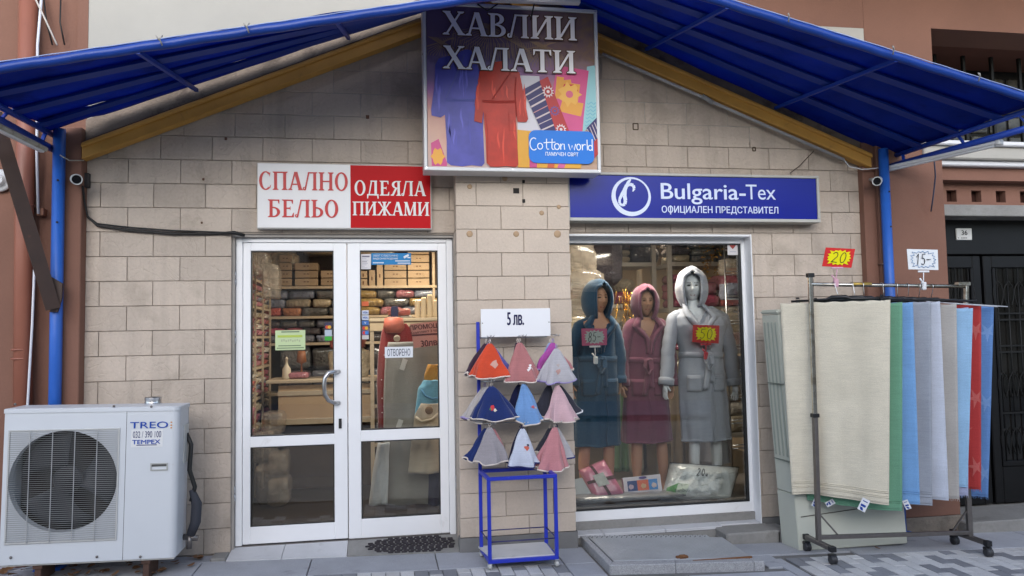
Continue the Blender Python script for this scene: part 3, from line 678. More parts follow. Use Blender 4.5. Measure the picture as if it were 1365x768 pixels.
part('box', C((.05, .045, .045), .6), t, (-2.243, -2.19, -.05, .0, 2.809, 2.918), bev=.004)
# cable bundle along the wall
t = thing('cable_bundle', (-2.2, -.02, 2.5), 'bundle of black cables sagging from the left camera to the door frame', 'cable')
for k, s in enumerate((0, 3, -3, 5)):
    b = MB(); P_ = [Vector(q) for q in ((-2.21, -0.09, 2.797), (-2.212, -0.05, 2.691), (-2.197, -0.03, 2.58), (-2.131, -0.02, 2.519), (-1.893, -0.015, 2.487), (-1.596, -0.015, 2.465), (-1.322, -0.015, 2.46), (-1.11, -0.02, 2.46))]
    for i in range(len(P_)): P_[i] += Vector((0, -.004*k, -s*.004*sin(pi*min(1, max(0, (i-2)/5)))+.004*k))
    Q = []
    for i in range(len(P_)-1):
        for j in range(4): Q.append(P_[i].lerp(P_[i+1], j/4))
    b.tube(Q+[P_[-1]], .0065, 6); b.build('cable', 'cable', t)
b = MB(); b.tube([(-1.208, -0.03, 2.464), (-1.138, -0.05, 2.468), (-1.065, -0.02, 2.448)], .014, 7); b.build('tape_knot', 'cable', t)
t = thing('cable_bundle', (-2.4, -.1, 2.9), 'thin pale wire looping from the left tube lamp to the wall', 'cable')
b = MB(); b.tube([(-2.272, -0.35, 2.979), (-2.269, -0.2, 2.976), (-2.204, -0.1, 3)], .004, 5); b.build('wire', C((.5, .5, .45)), t)
# white conduit under the right trim board
t = thing('conduit', (3, -.1, 3.5), 'grey conduit clipped under the right sloping trim board', 'cable')
b = MB(); b.tube([(1.847, -0.09, 3.998), (2.759, -0.09, 3.647), (2.793, -0.09, 3.629), (4.05, -0.09, 3.135)], .014, 8); b.build('tube', C((.42, .42, .42), .5), t)
b = MB(); b.tube([(2.727, -0.1, 3.663), (2.822, -0.1, 3.607)], .02, 8); b.build('sleeve', C((.3, .3, .3), .5), t)
b = MB(); b.tube([(4.05, -0.09, 3.135), (4.091, -0.1, 3.072), (4.208, -0.12, 3.043), (4.431, -0.14, 3.063)], .006, 6); b.build('wire', C((.6, .6, .6), .5), t)
t = thing('loose_wire', (4.791, -0.3, 3.088), 'short grey wire hanging from the right eave', 'cable')
b = MB(); b.tube([(4.738, -0.35, 3.108), (4.783, -0.3, 2.954), (4.791, -0.25, 2.784), (4.802, -0.2, 2.659)], .006, 6); b.build('wire', C((.05, .06, .10), .5), t)
t = thing('twig', (3.678, -0.02, 3.13), 'dry twig stuck on the tiled wall above the blue sign', 'twig')
b = MB(); b.tube([(3.565, -0.02, 3.02), (3.662, -0.02, 3.089), (3.806, -0.02, 3.227)], .0035, 5); b.build('stem', C((.05, .035, .03)), t)

# ================================================================== SIGNS
def P3(pts, y): return [(a, y, c) for a, c in pts]
# poster box: towels and bathrobes
sg = thing('poster_sign', (1.02, -.35, 2.9), 'large square poster sign with bathrobes and beach towels under the awning ridge', 'sign')
SY = -.40
X0, Z0, X1, Z1 = .315, 2.905, 1.715, 4.235
part('frame', C((.66, .66, .66), .35), sg, (X0, X1, SY-.012, -.21, Z0, Z0+.028), (X0, X1, SY-.012, -.21, Z1-.028, Z1), (X0, X0+.026, SY-.012, -.21, Z0+.028, Z1-.028), (X1-.026, X1, SY-.012, -.21, Z0+.028, Z1-.028), bev=.004)
part('back_box', C((.5, .5, .5), .5), sg, (X0+.03, X1-.03, SY+.02, -.215, Z0+.03, Z1-.03))
# printed sheet: sunset sky over sand
pm = bpy.data.materials.new('poster_print'); pm.use_nodes = True; N = pm.node_tree.nodes; L = pm.node_tree.links; bs = N['Principled BSDF']; bs.inputs['Roughness'].default_value = .45; bs.inputs['Specular IOR Level'].default_value = .15
g_ = N.new('ShaderNodeNewGeometry'); sp = N.new('ShaderNodeSeparateXYZ'); L.new(g_.outputs['Position'], sp.inputs[0])
mr = N.new('ShaderNodeMapRange'); mr.inputs[1].default_value = 2.95; mr.inputs[2].default_value = 4.17; L.new(sp.outputs[2], mr.inputs[0])
nz_ = N.new('ShaderNodeTexNoise'); nz_.inputs['Scale'].default_value = 3.2; nz_.inputs['Detail'].default_value = 5; L.new(g_.outputs['Position'], nz_.inputs['Vector'])
ad = N.new('ShaderNodeMath'); ad.operation = 'MULTIPLY_ADD'; ad.inputs[1].default_value = .5; L.new(nz_.outputs[0], ad.inputs[0]); L.new(mr.outputs[0], ad.inputs[2])
cr = N.new('ShaderNodeValToRGB'); e = cr.color_ramp; e.elements[0].position = .2; e.elements[0].color = (.50, .38, .36, 1); e.elements[1].position = 1.2; e.elements[1].color = (.10, .07, .15, 1)
for p_, c_ in ((.45, (.66, .42, .33)), (.62, (.56, .27, .27)), (.80, (.34, .16, .36)), (.95, (.20, .15, .27)), (1.0, (.13, .09, .16))):
    q = e.elements.new(min(p_, 1)); q.color = (*c_, 1)
L.new(ad.outputs[0], cr.inputs[0])
mr2 = N.new('ShaderNodeMapRange'); mr2.inputs[1].default_value = .9; mr2.inputs[2].default_value = 1.7; L.new(sp.outputs[0], mr2.inputs[0])
n3 = N.new('ShaderNodeTexNoise'); n3.inputs['Scale'].default_value = 7; n3.inputs['Detail'].default_value = 6; n3.inputs['Distortion'].default_value = 2; L.new(g_.outputs['Position'], n3.inputs['Vector'])
mm = N.new('ShaderNodeMath'); mm.operation = 'MULTIPLY'; L.new(mr2.outputs[0], mm.inputs[0]); L.new(n3.outputs[0], mm.inputs[1])
mx = N.new('ShaderNodeMix'); mx.data_type = 'RGBA'; L.new(mm.outputs[0], mx.inputs[0]); L.new(cr.outputs[0], mx.inputs[6]); mx.inputs[7].default_value = (.30, .19, .06, 1); L.new(mx.outputs[2], bs.inputs['Base Color'])
part('printed_sheet', pm, sg, (X0+.03, X1-.03, SY, SY+.018, Z0+.03, Z1-.03))
def flat(name, col, pts, layer, parent=sg, y=SY, **k):
    b = MB(); b.poly(P3(pts, y-.0012*layer)); o = b.build(name, C(col, .35, **k), parent, fixn=False); return o
S_ = lambda a, c: (X0+(a-38)/(806-38)*(X1-X0), Z1-(c-18)/(735-18)*(Z1-Z0))   # crop coordinates of the printed artwork -> sheet
def SP(*a): return [S_(a[i], a[i+1]) for i in range(0, len(a), 2)]
# palm fronds
b = MB()
for cx, cy, n, ln in ((330, 120, 26, 170), (560, 190, 22, 120), (120, 190, 18, 80)):
    for k in range(n):
        a = pi*.05+k*pi*.9/n; p0 = (cx-60*cos(a), cy-20); p1 = (cx+ln*cos(a), cy+20+ln*.45*abs(cos(a*1.7))); p2 = (cx+ln*1.1*cos(a), cy+ln*.75)
        ribbon(b, [S_(*p0), S_(*p1), S_(*p2)], .004, SY-.0011, .00001)
for k in range(40):
    x = 170+k*9.5; ribbon(b, [S_(x, 185-abs(k-20)*.6), S_(x+6*(k-20)/8, 225+random.uniform(0, 25)), S_(x+12*(k-20)/8, 245+random.uniform(0, 30))], .0035, SY-.0013, .00001)
b.build('palm_frond', C((.30, .20, .13), .4), sg, fixn=False)['kind'] = 'stuff'
flat('light_ray', (.60, .58, .62), SP(440,320, 540,320, 560,560, 440,560), 1)
# towels printed on the sheet
flat('pink_towel', (.62, .09, .24), SP(622,270, 762,288, 725,560, 560,540), 2, nz=(8, .1))
for tn_, a in enumerate((SP(618,318, 650,322, 640,405, 606,420), SP(680,345, 722,350, 706,450, 672,445), SP(640,420, 735,432, 722,490, 625,470), SP(640,335,680,330,690,400,650,400))): flat('towel_pattern', (.72, .33, .05), a, 2.3+.25*tn_)
flat('towel_pattern', (.60, .05, .05), SP(650,350, 700,352, 712,380, 640,372), 4)
ring = [S_(672+46*cos(a*pi/9)*(1+.25*cos(a*pi/9*7)), 395+46*sin(a*pi/9)*(1+.25*cos(a*pi/9*7))) for a in range(18)]; flat('printed_flower', (.78, .42, .08), ring, 5)
flat('printed_flower_centre', (.62, .12, .20), arc(*S_(672, 395), .03, .03, 0, 360, 12)[:-1], 6)
flat('turquoise_towel', (.30, .55, .58), SP(755,270, 795,262, 800,500, 728,560), 1)
for k in range(7):
    b = MB(); ribbon(b, [S_(752+i*6-k*2, 430+k*16+5*sin(i*1.6)) for i in range(8)], .006, SY-.0024, .00002); b.build('wave_stripe', C((.16, .42, .52)), sg, fixn=False)
flat('striped_towel', (.035, .03, .12), SP(466,382, 575,322, 665,560, 545,560), 7)
for k, (w_, c_) in enumerate(((.012, (.62, .52, .52)), (.007, (.62, .52, .52)), (.014, (.66, .55, .55)), (.007, (.6, .3, .3)), (.012, (.62, .52, .52)), (.006, (.62, .52, .52)), (.012, (.62, .52, .52)))):
    b = MB(); t_ = .08+k*.13; A_ = (470+t_*85, 392+t_*190); B_ = (545+t_*85, 345+t_*205); ribbon(b, [S_(*A_), S_(*B_)], w_, SY-.0096, .0001); b.build('stripe', C(c_), sg, fixn=False)
flat('red_band', (.42, .03, .03), SP(540,342, 577,322, 668,560, 608,560), 9)
def sun_(cx, cy, r, col, layer):
    pts = []
    for i in range(24):
        rr = r*(1 if i % 2 else .62); pts.append(S_(cx+rr*cos(i*pi/12), cy+rr*sin(i*pi/12)))
    flat('printed_sun', col, pts, layer)
    flat('printed_sun_ring', (.42, .03, .03), arc(*S_(cx, cy), r*.0010, r*.0010, 0, 360, 12)[:-1], layer+1); flat('printed_sun_dot', col, arc(*S_(cx, cy), r*.00045, r*.00045, 0, 360, 10)[:-1], layer+2)
sun_(576, 388, 28, (.70, .62, .62), 10); sun_(604, 470, 24, (.10, .08, .28), 10); sun_(630, 550, 26, (.70, .62, .62), 10)
flat('orange_towel', (.72, .36, .04), SP(438,555, 500,560, 720,690, 715,716, 437,716), 7, nz=(6, .12))
for a, c_ in ((SP(490,640, 530,600, 520,716, 488,716), (.50, .06, .20)), (SP(570,690, 600,690, 596,716, 566,716), (.55, .10, .04)), (SP(620,690, 650,694, 640,716, 610,716), (.60, .12, .28))): flat('towel_pattern', c_, a, 8)
flat('pink_orange_towel', (.55, .07, .22), SP(68,620, 100,602, 134,700, 134,716, 70,716), 2)
flat('printed_flower', (.75, .36, .05), [S_(96+26*cos(a*pi/8)*(1+.2*cos(a*pi/8*6)), 676+34*sin(a*pi/8)*(1+.2*cos(a*pi/8*6))) for a in range(16)], 3)
flat('striped_towel', (.035, .03, .12), SP(745,540, 795,490, 795,625, 770,668), 7)
for k in range(4):
    b = MB(); ribbon(b, [S_(748+k*11, 545-k*10), S_(788+k*3, 640-k*28)], .006, SY-.0096, .0001); b.build('stripe', C((.62, .52, .52)), sg, fixn=False)
flat('red_band', (.42, .03, .03), SP(775,600, 797,580, 797,650, 775,672), 9)
# robes printed
rb = (.10, .10, .46); rr_ = (.56, .035, .015)
flat('blue_robe_print', rb, SP(205,225, 225,218, 245,222, 275,300, 300,330, 290,560, 294,700, 282,714, 240,710, 200,716, 150,712, 134,700, 134,610, 128,500, 110,512, 72,505, 70,480, 85,380, 90,290, 105,262, 160,245), 4, nz=(9, .3), nz2=(3, .2))
b = MB(); ribbon(b, [S_(133, 440), S_(200, 436), S_(276, 432)], .022, SY-.0062, 0); ribbon(b, [S_(215, 240), S_(175, 340), S_(133, 430)], .012, SY-.0064, 0); ribbon(b, [S_(232, 484), S_(232, 572), S_(290, 572)], .004, SY-.0066, 0); b.build('robe_detail', C((.09, .10, .33)), sg, fixn=False)
flat('red_robe_print', rr_, SP(345,268, 382,262, 388,300, 452,308, 462,360, 486,508, 478,522, 440,522, 432,470, 432,500, 440,705, 428,716, 385,712, 352,716, 318,716, 302,700, 300,600, 292,480, 285,532, 252,524, 256,480, 278,310, 325,300), 9, nz=(9, .3), nz2=(3, .2))
b = MB(); ribbon(b, [S_(288, 438), S_(360, 440), S_(430, 436)], .022, SY-.0122, 0); ribbon(b, [S_(412, 312), S_(372, 370), S_(330, 430)], .010, SY-.0124, 0); ribbon(b, [S_(300, 490), S_(308, 560), S_(306, 700)], .004, SY-.0126, 0); ribbon(b, [S_(402, 486), S_(402, 560), S_(432, 562)], .004, SY-.0128, 0); ribbon(b, [S_(436, 330), S_(430, 400), S_(436, 500)], .010, SY-.013, 0); b.build('robe_detail', C((.30, .02, .012)), sg, fixn=False)
rp = random.Random(8)
for (xa, xb, ya, yb_, cd, cl, ly) in ((140, 285, 455, 700, (.075, .075, .38), (.13, .13, .52), 5), (310, 428, 455, 705, (.46, .025, .012), (.64, .06, .03), 10), (95, 125, 290, 490, (.075, .075, .38), (.13, .13, .52), 5), (262, 284, 330, 500, (.46, .025, .012), (.64, .06, .03), 10), (450, 476, 340, 500, (.46, .025, .012), (.64, .06, .03), 10), (150, 270, 280, 425, (.08, .08, .39), (.13, .13, .52), 5), (310, 400, 330, 425, (.47, .027, .012), (.64, .06, .03), 10)):
    for col in (cd, cl):
        b = MB()
        for k in range(3):
            x = rp.uniform(xa, xb); y0 = rp.uniform(ya, (ya+yb_)/2); y1 = min(yb_, y0+rp.uniform(60, 180)); dx = rp.uniform(-8, 8); n = 7
            pts = [S_(x+dx*i/n+2*sin(i+k), y0+(y1-y0)*i/n) for i in range(n+1)]; ws = [.0005+.0075*sin(pi*i/n) for i in range(n+1)]
            for i in range(n):
                (a0, c0), (a1, c1) = pts[i], pts[i+1]; yy = SY-.0012*ly-.0001*(k+1)
                b.add([(a0-ws[i], yy, c0), (a0+ws[i], yy, c0), (a1+ws[i+1], yy, c1), (a1-ws[i+1], yy, c1)], [(0, 1, 2, 3)])
        b.build('printed_fold', C(col, .35), sg, fixn=False)['kind'] = 'stuff'
# lettering
for wd, x0, x1, y0, y1 in (('ХАВЛИИ', 122, 712, 60, 162), ('ХАЛАТИ', 122, 702, 208, 306)):
    (a, d), (c, e_) = S_(x0, y1), S_(x1, y0)
    serif(wd, C((.10, .045, .02), .4), sg, a, c, d, e_, SY-.0165, grow=.045, name='lettering_edge')
    serif(wd, C((.84, .82, .84), .35), sg, a, c, d, e_, SY-.021)
# blue rounded badge
def rrect(x0, z0, x1, z1, r, n=5):
    return [p for cx, cz, a in ((x1-r, z1-r, 0), (x0+r, z1-r, 90), (x0+r, z0+r, 180), (x1-r, z0+r, 270)) for p in arc(cx, cz, r, r, a, a+90, n)]
(a, d), (c, e_) = S_(486, 697), S_(775, 556)
flat('badge', (.008, .17, .62), rrect(a, d, c, e_, .055), 14)
cw = MB(); wc = C((.80, .84, .88), .4); BW = .0075; yb = SY-.018
def hs2(*a): ribbon(cw, [S_(a[i], a[i+1]) for i in range(0, len(a), 2)], BW, yb, .00003)
def ha(cx, cy, rx, ry, a0, a1, n=10): ribbon(cw, [S_(cx+rx*cos(R(a0+(a1-a0)*i/n)), cy-ry*sin(R(a0+(a1-a0)*i/n))) for i in range(n+1)], BW, yb, .00003)
ha(508.0, 616, 17, 26, 55, 310, 14); ha(535.3, 625, 11, 13, 90, 450, 12)
hs2(564.4, 592, 563.5, 630, 567.2, 638, 574.7, 636); hs2(551.2, 610, 581.3, 607); hs2(588.8, 592, 587.0, 630, 590.7, 638, 598.2, 636); hs2(577.6, 608, 602.9, 606)
ha(609.5, 625, 11, 13, 90, 450, 12); hs2(625.5, 612, 626.4, 638); hs2(626.4, 624, 633.0, 613, 641.5, 614, 643.4, 638)
hs2(661,613, 668,639, 677,619, 686,639, 693,612); ha(706, 625, 9, 13, 90, 450, 12); hs2(722,612, 723,638); hs2(723,622, 730,613, 738,615); hs2(744,592, 745,638); ha(758, 627, 9, 11, 90, 450, 12); hs2(767,590, 767,640)
cw.build('badge_lettering', wc, sg, fixn=False)
mx_, mz_ = S_(631, 657); text('ПАМУЧЕН СВЯТ', C((.80, .84, .88), .4), sg, mx_, SY-.018, mz_, .030, .265, .012, name='badge_subtitle')
for a, c in ((X0+.018, Z0+.018), (X1-.018, Z0+.018), (X0+.018, Z1-.018), (X1-.018, Z1-.018), (1.0, Z0+.018)):
    b = MB(); b.lathe((a, SY-.012, c), [(.008, 0), (.007, -.004)], (0, 1, 0), 8); b.build('screw', 'steel', sg)
t = thing('sign_lamp', (1.4, -.55, 4.22), 'grey tube lamp on arms above the bathrobe poster', 'lamp')
b = MB(); b.bar((0.835, -0.55, 4.21), (1.536, -0.55, 4.226), .06, .035, bev=.008); b.build('housing', C((.60, .60, .62), .4), t)
b = MB(); b.tube([(1.17, -.55, 4.19), (1.17, -.40, 4.13), (1.17, -.3, 4.19)], .006, 6); b.tube([(.74, -.45, 4.21), (.82, -.43, 4.17), (.9, -.45, 4.22)], .006, 6); b.build('arm', 'cable', t)

# white and red sign
s1 = thing('shop_sign', (-.29, -.06, 2.5), 'white and red sign board above the double door', 'sign')
A0, B0, A1, B1 = -.965, 2.497, .389, 3.015; AM = -.252; SY1 = -.075
part('frame', C((.60, .58, .55), .4), s1, (A0, A1, SY1+.004, -.0, B0, B1), bev=.004)
part('white_panel', C((.76, .75, .75), .3, nz=(2, .05)), s1, (A0+.008, AM, SY1, SY1+.01, B0+.008, B1-.008))
part('red_panel', C((.50, .004, .008), .45, nz=(2, .1), spec=.12), s1, (AM+.001, A1-.008, SY1, SY1+.01, B0+.008, B1-.008))
red = C((.50, .022, .025), .35); wht = C((.74, .72, .70), .35)
serif('СПАЛНО', red, s1, -.955, -.265, 2.80, 2.945, SY1-.003)
serif('БЕЛЬО', red, s1, -.885, -.34, 2.585, 2.725, SY1-.003)
serif('ОДЕЯЛА', wht, s1, -.225, .345, 2.765, 2.885, SY1-.003)
serif('ПИЖАМИ', wht, s1, -.238, .372, 2.605, 2.715, SY1-.003)
# blue sign
s2 = thing('shop_sign', (2.65, -.13, 2.55), 'long blue sign with an oval loop logo above the display window', 'sign')
E0, F0, E1, F1 = 1.50, 2.562, 3.765, 2.972; SY2 = -.15
part('frame', C((.50, .49, .45), .4, nz=(4, .1)), s2, (E0, E1, SY2, -.0, F0, F0+.028), (E0, E1, SY2, .0, F1-.022, F1), (E0, E0+.02, SY2, .0, F0+.028, F1-.022), (E1-.024, E1, SY2, .0, F0+.028, F1-.022), bev=.004)
part('blue_panel', mat('glossy_blue_sign_face', (.006, .014, .28), .22, spec=.25, nz=(2, .12)), s2, (E0+.015, E1-.02, SY2+.016, -.02, F0+.024, F1-.02))
wh = C((.66, .72, .90), .35); T_ = lambda a, c: (E0+(a-10)/(1326-10)*(E1-E0), F1-(c-27)/(278-27)*(F1-F0))
(bx, bz) = T_(785, 125)
text('Bulgaria-', wh, s2, *[(T_(483, 0)[0]+T_(925, 0)[0])/2, SY2+.013, T_(0, 132)[1]], .176, T_(925, 0)[0]-T_(483, 0)[0], .014)
text('Tex', wh, s2, (T_(928, 0)[0]+T_(1088, 0)[0])/2, SY2+.013, T_(0, 118)[1], .130, T_(1088, 0)[0]-T_(928, 0)[0], -.005)
text('ОФИЦИАЛЕН ПРЕДСТАВИТЕЛ', wh, s2, (T_(484, 0)[0]+T_(1098, 0)[0])/2, SY2+.013, T_(0, 217)[1], .070, T_(1098, 0)[0]-T_(484, 0)[0], .016)
lg = MB(); k_ = (E1-E0)/(1326-10)
oc = T_(330, 150); n = 40
for i in range(n):
    a0, a1 = 2*pi*i/n, 2*pi*(i+1)/n
    def O(a, inn):
        t_ = (17 if inn else 0)*(1-.45*sin(a+.6)); return (oc[0]+k_*(100-t_)*cos(a), SY2+.0125, oc[1]+k_*(96-t_*.9)*sin(a))
    lg.add([O(a0, 0), O(a1, 0), O(a1, 1), O(a0, 1)], [(0, 1, 2, 3)])
def lw(pts, ws, y):
    n = len(pts)
    for i in range(n-1):
        d = Vector((pts[i+1][0]-pts[i][0], pts[i+1][1]-pts[i][1])).normalized(); nn = Vector((-d.y, d.x))
        lg.add([(pts[i][0]+nn.x*ws[i], y, pts[i][1]+nn.y*ws[i]), (pts[i+1][0]+nn.x*ws[i+1], y, pts[i+1][1]+nn.y*ws[i+1]), (pts[i+1][0]-nn.x*ws[i+1], y, pts[i+1][1]-nn.y*ws[i+1]), (pts[i][0]-nn.x*ws[i], y, pts[i][1]-nn.y*ws[i])], [(0, 1, 2, 3)]); y -= .00006
pts = [T_(*q) for q in ((338,124),(346,108),(342,92),(325,86),(308,92),(298,115),(296,145),(300,170),(296,190),(282,196),(270,186),(270,165),(285,135),(300,110),(318,75),(330,60))]
lw(pts, [k_*v for v in (2, 7, 8, 8, 9, 10, 10, 9, 8, 6, 6, 7, 8, 9, 8, 3)], SY2+.0118)
lg.build('loop_logo', wh, s2, fixn=False)

# ================================================================== DOUBLE DOOR
dd = thing('double_door', (-.29, .08, .05), 'white aluminium double glass door of the shop with open sign', 'door')
FY = .08
part('frame', 'white_alu', dd, (-1.145, -1.095, FY-.012, FY+.08, .045, 2.44), (.515, .565, FY-.012, FY+.08, .03, 2.44), (-1.095, .515, FY-.012, FY+.08, 2.405, 2.44), bev=.004)
part('threshold', 'darksteel', dd, (-1.145, .565, FY-.01, FY+.08, .02, .045))
def leaf(x0, x1, gx0, gx1, zb, gz):
    lf = MB(); Y0, Y1 = FY, FY+.06
    (la, lb, ua, ub) = gz
    for q in ((x0, gx0, zb, 2.403), (gx1, x1, zb, 2.403)): lf.box(q[0], q[1], Y0, Y1, q[2], q[3], bev=.004)
    for z0_, z1_ in ((zb, la), (lb, ua), (ub, 2.403)): lf.box(gx0, gx1, Y0+.001, Y1, z0_, z1_, bev=.003)
    o = lf.build('door_leaf', 'white_alu', dd)
    for z0_, z1_ in ((la, lb), (ua, ub)):
        part('gasket', 'rubber', o, (gx0, gx0+.008, Y0+.006, Y1-.01, z0_, z1_), (gx1-.008, gx1, Y0+.006, Y1-.01, z0_, z1_), (gx0+.008, gx1-.008, Y0+.006, Y1-.01, z0_, z0_+.008), (gx0+.008, gx1-.008, Y0+.006, Y1-.01, z1_-.008, z1_))
        part('glass_pane', 'glass', o, (gx0+.004, gx1-.004, Y0+.022, Y0+.028, z0_+.004, z1_-.004))
    return o
l1 = leaf(-1.093, -.292, -1.035, -.395, .05, (.182, .794, .876, 2.34))
l2 = leaf(-.286, .513, -.186, .444, .045, (.195, .806, .893, 2.342))
b = MB(); hx, hy = -0.445, .0
b.tube([(-0.357, 0.08, 1.119), (-0.389, 0.04, 1.124), (-0.434, 0.015, 1.145), (-0.462, 0.01, 1.194), (-0.467, 0.01, 1.258), (-0.461, 0.01, 1.323), (-0.433, 0.015, 1.363), (-0.388, 0.04, 1.37), (-0.355, 0.08, 1.367)], .016, 10); b.build('handle', 'steel', l1)
part('lock_plate', 'rubber', l1, (-0.36, -0.337, .068, .082, 0.917, 0.994), bev=.002)
def hinge(x, z, p):
    b = MB(); b.tube([(x, .055, z-.055), (x, .055, z-.004)], .011, 8); b.tube([(x, .055, z+.004), (x, .055, z+.055)], .011, 8); b.build('hinge', 'steel', p)
for z in (2.12, 1.66, .45): hinge(-1.115 if 0 else -1.15, z, dd); hinge(.572, z, dd)
# door mat, threshold tiles
th = thing('threshold_step', (-.3, -.05, 0), 'pale tiled threshold sloping out from the double door', 'step')
txs = [-1.165, -.77, -.29, .20, .575]
for a, c in zip(txs, txs[1:]):
    b = MB(); g = .002
    z0a, z0c = zg(a)+.006, zg(c)+.006; z1a = z1c = .038
    A_ = [(a+g, -.178, z0a), (c-g, -.178, z0c), (c-g, .075, z1c), (a+g, .075, z1a)]
    b.add(A_+[(p[0], p[1], -.05) for p in A_], [(0, 1, 2, 3), (0, 4, 5, 1), (1, 5, 6, 2), (2, 6, 7, 3), (3, 7, 4, 0)])
    b.build('threshold_tile', 'tile_light' if c < .1 else M['conc'], th)
part('side_ramp', 'conc', th, (-1.28, -1.168, -.17, .0, -.04, .028), bev=.008)
mt = thing('door_mat', (.18, -.05, .02), 'dark rubber lattice door mat with ragged outline at the right door leaf', 'mat')
b = MB(); cx_, cy_ = .205, -.065
for j in range(-5, 6):
    y = cy_+j*.020; hw = .36*math.sqrt(max(0, 1-(j/6.2)**2))
    n = int(2*hw/.052)
    for k in range(n):
        x = cx_-hw+k*.052+(.026 if j % 2 else 0); zt = (.038-(-.0))*(y+.178)/.253+zg(x)*(.075-y)/.253+.006
        b.box(x, x+.040, y-.007, y+.007, zt, zt+.012, bev=.003)
        b.box(x+.013, x+.027, y+.006, y+.015, zt, zt+.009)
b.build('lattice', C((.035, .03, .035), .7), mt)

# ================================================================== DISPLAY WINDOW
dw = thing('display_window', (2.35, .12, .1), 'large white framed display window with three robed mannequins', 'window')
WY = .12; G0, G1, H0, H1 = 1.40, 3.14, .145, 2.408
part('frame', 'white_alu', dw, (G1, 3.172, WY-.01, WY+.06, .05, 2.47), (G0-.2, G1, WY-.01, WY+.06, H1, 2.47), (G0-.2, G1, WY-.02, WY+.06, .062, H0), bev=.004)
part('reveal_casing', 'white_alu', dw, (3.172, 3.182, -.012, WY+.05, -.02, 2.475), (1.5, 3.172, -.004, WY-.0105, 2.455, 2.474), bev=.003)
part('gasket', 'rubber', dw, (G1-.022, G1, WY+.0, WY+.03, H0, H1), (G0-.1, G1-.022, WY, WY+.03, H0, H0+.012), (G0-.1, G1-.022, WY, WY+.03, H1-.012, H1))
part('glass_pane', 'glass', dw, (G0-.2, G1-.01, WY+.012, WY+.018, H0+.005, H1-.005))
st = thing('window_step', (2.4, -.1, -.05), 'grey concrete ledge with worn tiles under the display window', 'step')
part('riser', 'conc', st, (1.5, 3.172, WY-.03, WY+.06, -.06, .062), bev=.003)
part('underfill', 'conc', st, (1.52, 2.75, -.06, .1, -.3, -.032), (2.73, 2.76, -.3, -.05, -.3, -.07))
part('ledge', 'conc', st, (2.735, 3.21, -.27, -.012, -.3, -.012), bev=.012)
part('ledge_side', 'conc', st, (3.182, 3.30, -.27, -.03, -.3, -.016), bev=.006)
for a, c in ((1.51, 1.77), (1.77, 2.30), (2.30, 2.80), (2.80, 3.168)): part('ledge_tile', 'tile_light', st, (a+.002, c-.002, -.012 if a > 2.7 else -.05, .09, -.03, -.004), bev=.003)
# hatch in the pavement
ht = thing('pavement_hatch', (2.1, -.5, -.05), 'steel checker plate cellar hatch in a granite kerb on the pavement', 'hatch')
def hz(x): return zg(x)+.055
def quad_box(name, m, pts, zt, th, parent, bump=0):
    b = MB(); t_ = [(x, y, zt(x)) for x, y in pts]; b.add(t_+[(x, y, zt(x)-th) for x, y in pts], [(0, 1, 2, 3), (4, 7, 6, 5), (0, 4, 5, 1), (1, 5, 6, 2), (2, 6, 7, 3), (3, 7, 4, 0)])
    bmesh.ops.bevel(b.bm, geom=b.bm.edges[:], offset=.004, segments=1, affect='EDGES'); return b.build(name, m, parent)
BL, BR_, FR, FL = (1.565, -.055), (2.70, -.19), (2.715, -.93), (1.568, -.86)
lerp2 = lambda a, c, t_: (a[0]+(c[0]-a[0])*t_, a[1]+(c[1]-a[1])*t_)
fl2, fr2 = (FL[0]+.05, FL[1]+.085), (FR[0]-.0, FR[1]+.085)
quad_box('kerb_stone', 'granite', [BL, (BL[0]+.05, BL[1]-.005), fl2, FL], hz, .13, ht)
cuts = [0, .42, .93, 1.0]
for a, c in zip(cuts, cuts[1:]):
    p, q, r_, s_ = lerp2(FL, FR, a), lerp2(FL, FR, c), lerp2(fl2, fr2, c), lerp2(fl2, fr2, a)
    quad_box('kerb_stone', 'granite', [(p[0]+.001, p[1]), (q[0]-.001, q[1]), (r_[0]-.001, r_[1]), (s_[0]+.001, s_[1])], hz, .13, ht)
PBL, PBR = (1.62, -.15), (2.695, -.27); PFL, PFR = (fl2[0]+.006, fl2[1]+.006), (2.665, -.835)
quad_box('plate', 'checker', [PFL, PFR, PBR, PBL], lambda x: hz(x)+.004, .012, ht)
quad_box('grating_strip', 'checker', [(1.62, -.146), (2.60, -.252), (2.60, -.18), (1.62, -.068)], lambda x: hz(x)+.002, .012, ht)
b = MB()
for i in range(34):
    for j in range(17):
        u, v = (i+.5)/34, (j+.5)/17; p = lerp2(lerp2(PFL, PFR, u), lerp2(PBL, PBR, u), v); x, y = p; z = hz(x)+.0045; a = .8 if (i+j) % 2 else -.8
        dx, dy = .011*cos(a), .011*sin(a); nx, ny = -.0035*sin(a), .0035*cos(a)
        b.add([(x-dx, y-dy, z), (x+nx, y+ny, z), (x+dx, y+dy, z), (x-nx, y-ny, z), (x, y, z+.0028)], [(0, 1, 4), (1, 2, 4), (2, 3, 4), (3, 0, 4)])
b.build('raised_pattern', 'checker', ht)['kind'] = 'stuff'
b = MB()
for i in range(24):
    for j in range(3):
        u, v = (i+.5+.3*(j % 2))/24.5, (j+.5)/3; p = lerp2(lerp2((1.62, -.146), (2.60, -.252), u), lerp2((1.62, -.068), (2.60, -.18), u), v); b.lathe((p[0], p[1], hz(p[0])+.0025), [(.006, -.001), (.006, .0006)], n=6)
b.build('hole', 'darkvoid', ht)['kind'] = 'stuff'
part('lock', mat('rusty_lock', (.20, .09, .04), .8, metal=.3), ht, (2.10, 2.19, -.79, -.76, hz(2.1), hz(2.1)+.018), (2.12, 2.17, -.80, -.775, hz(2.1), hz(2.1)+.028), bev=.004)
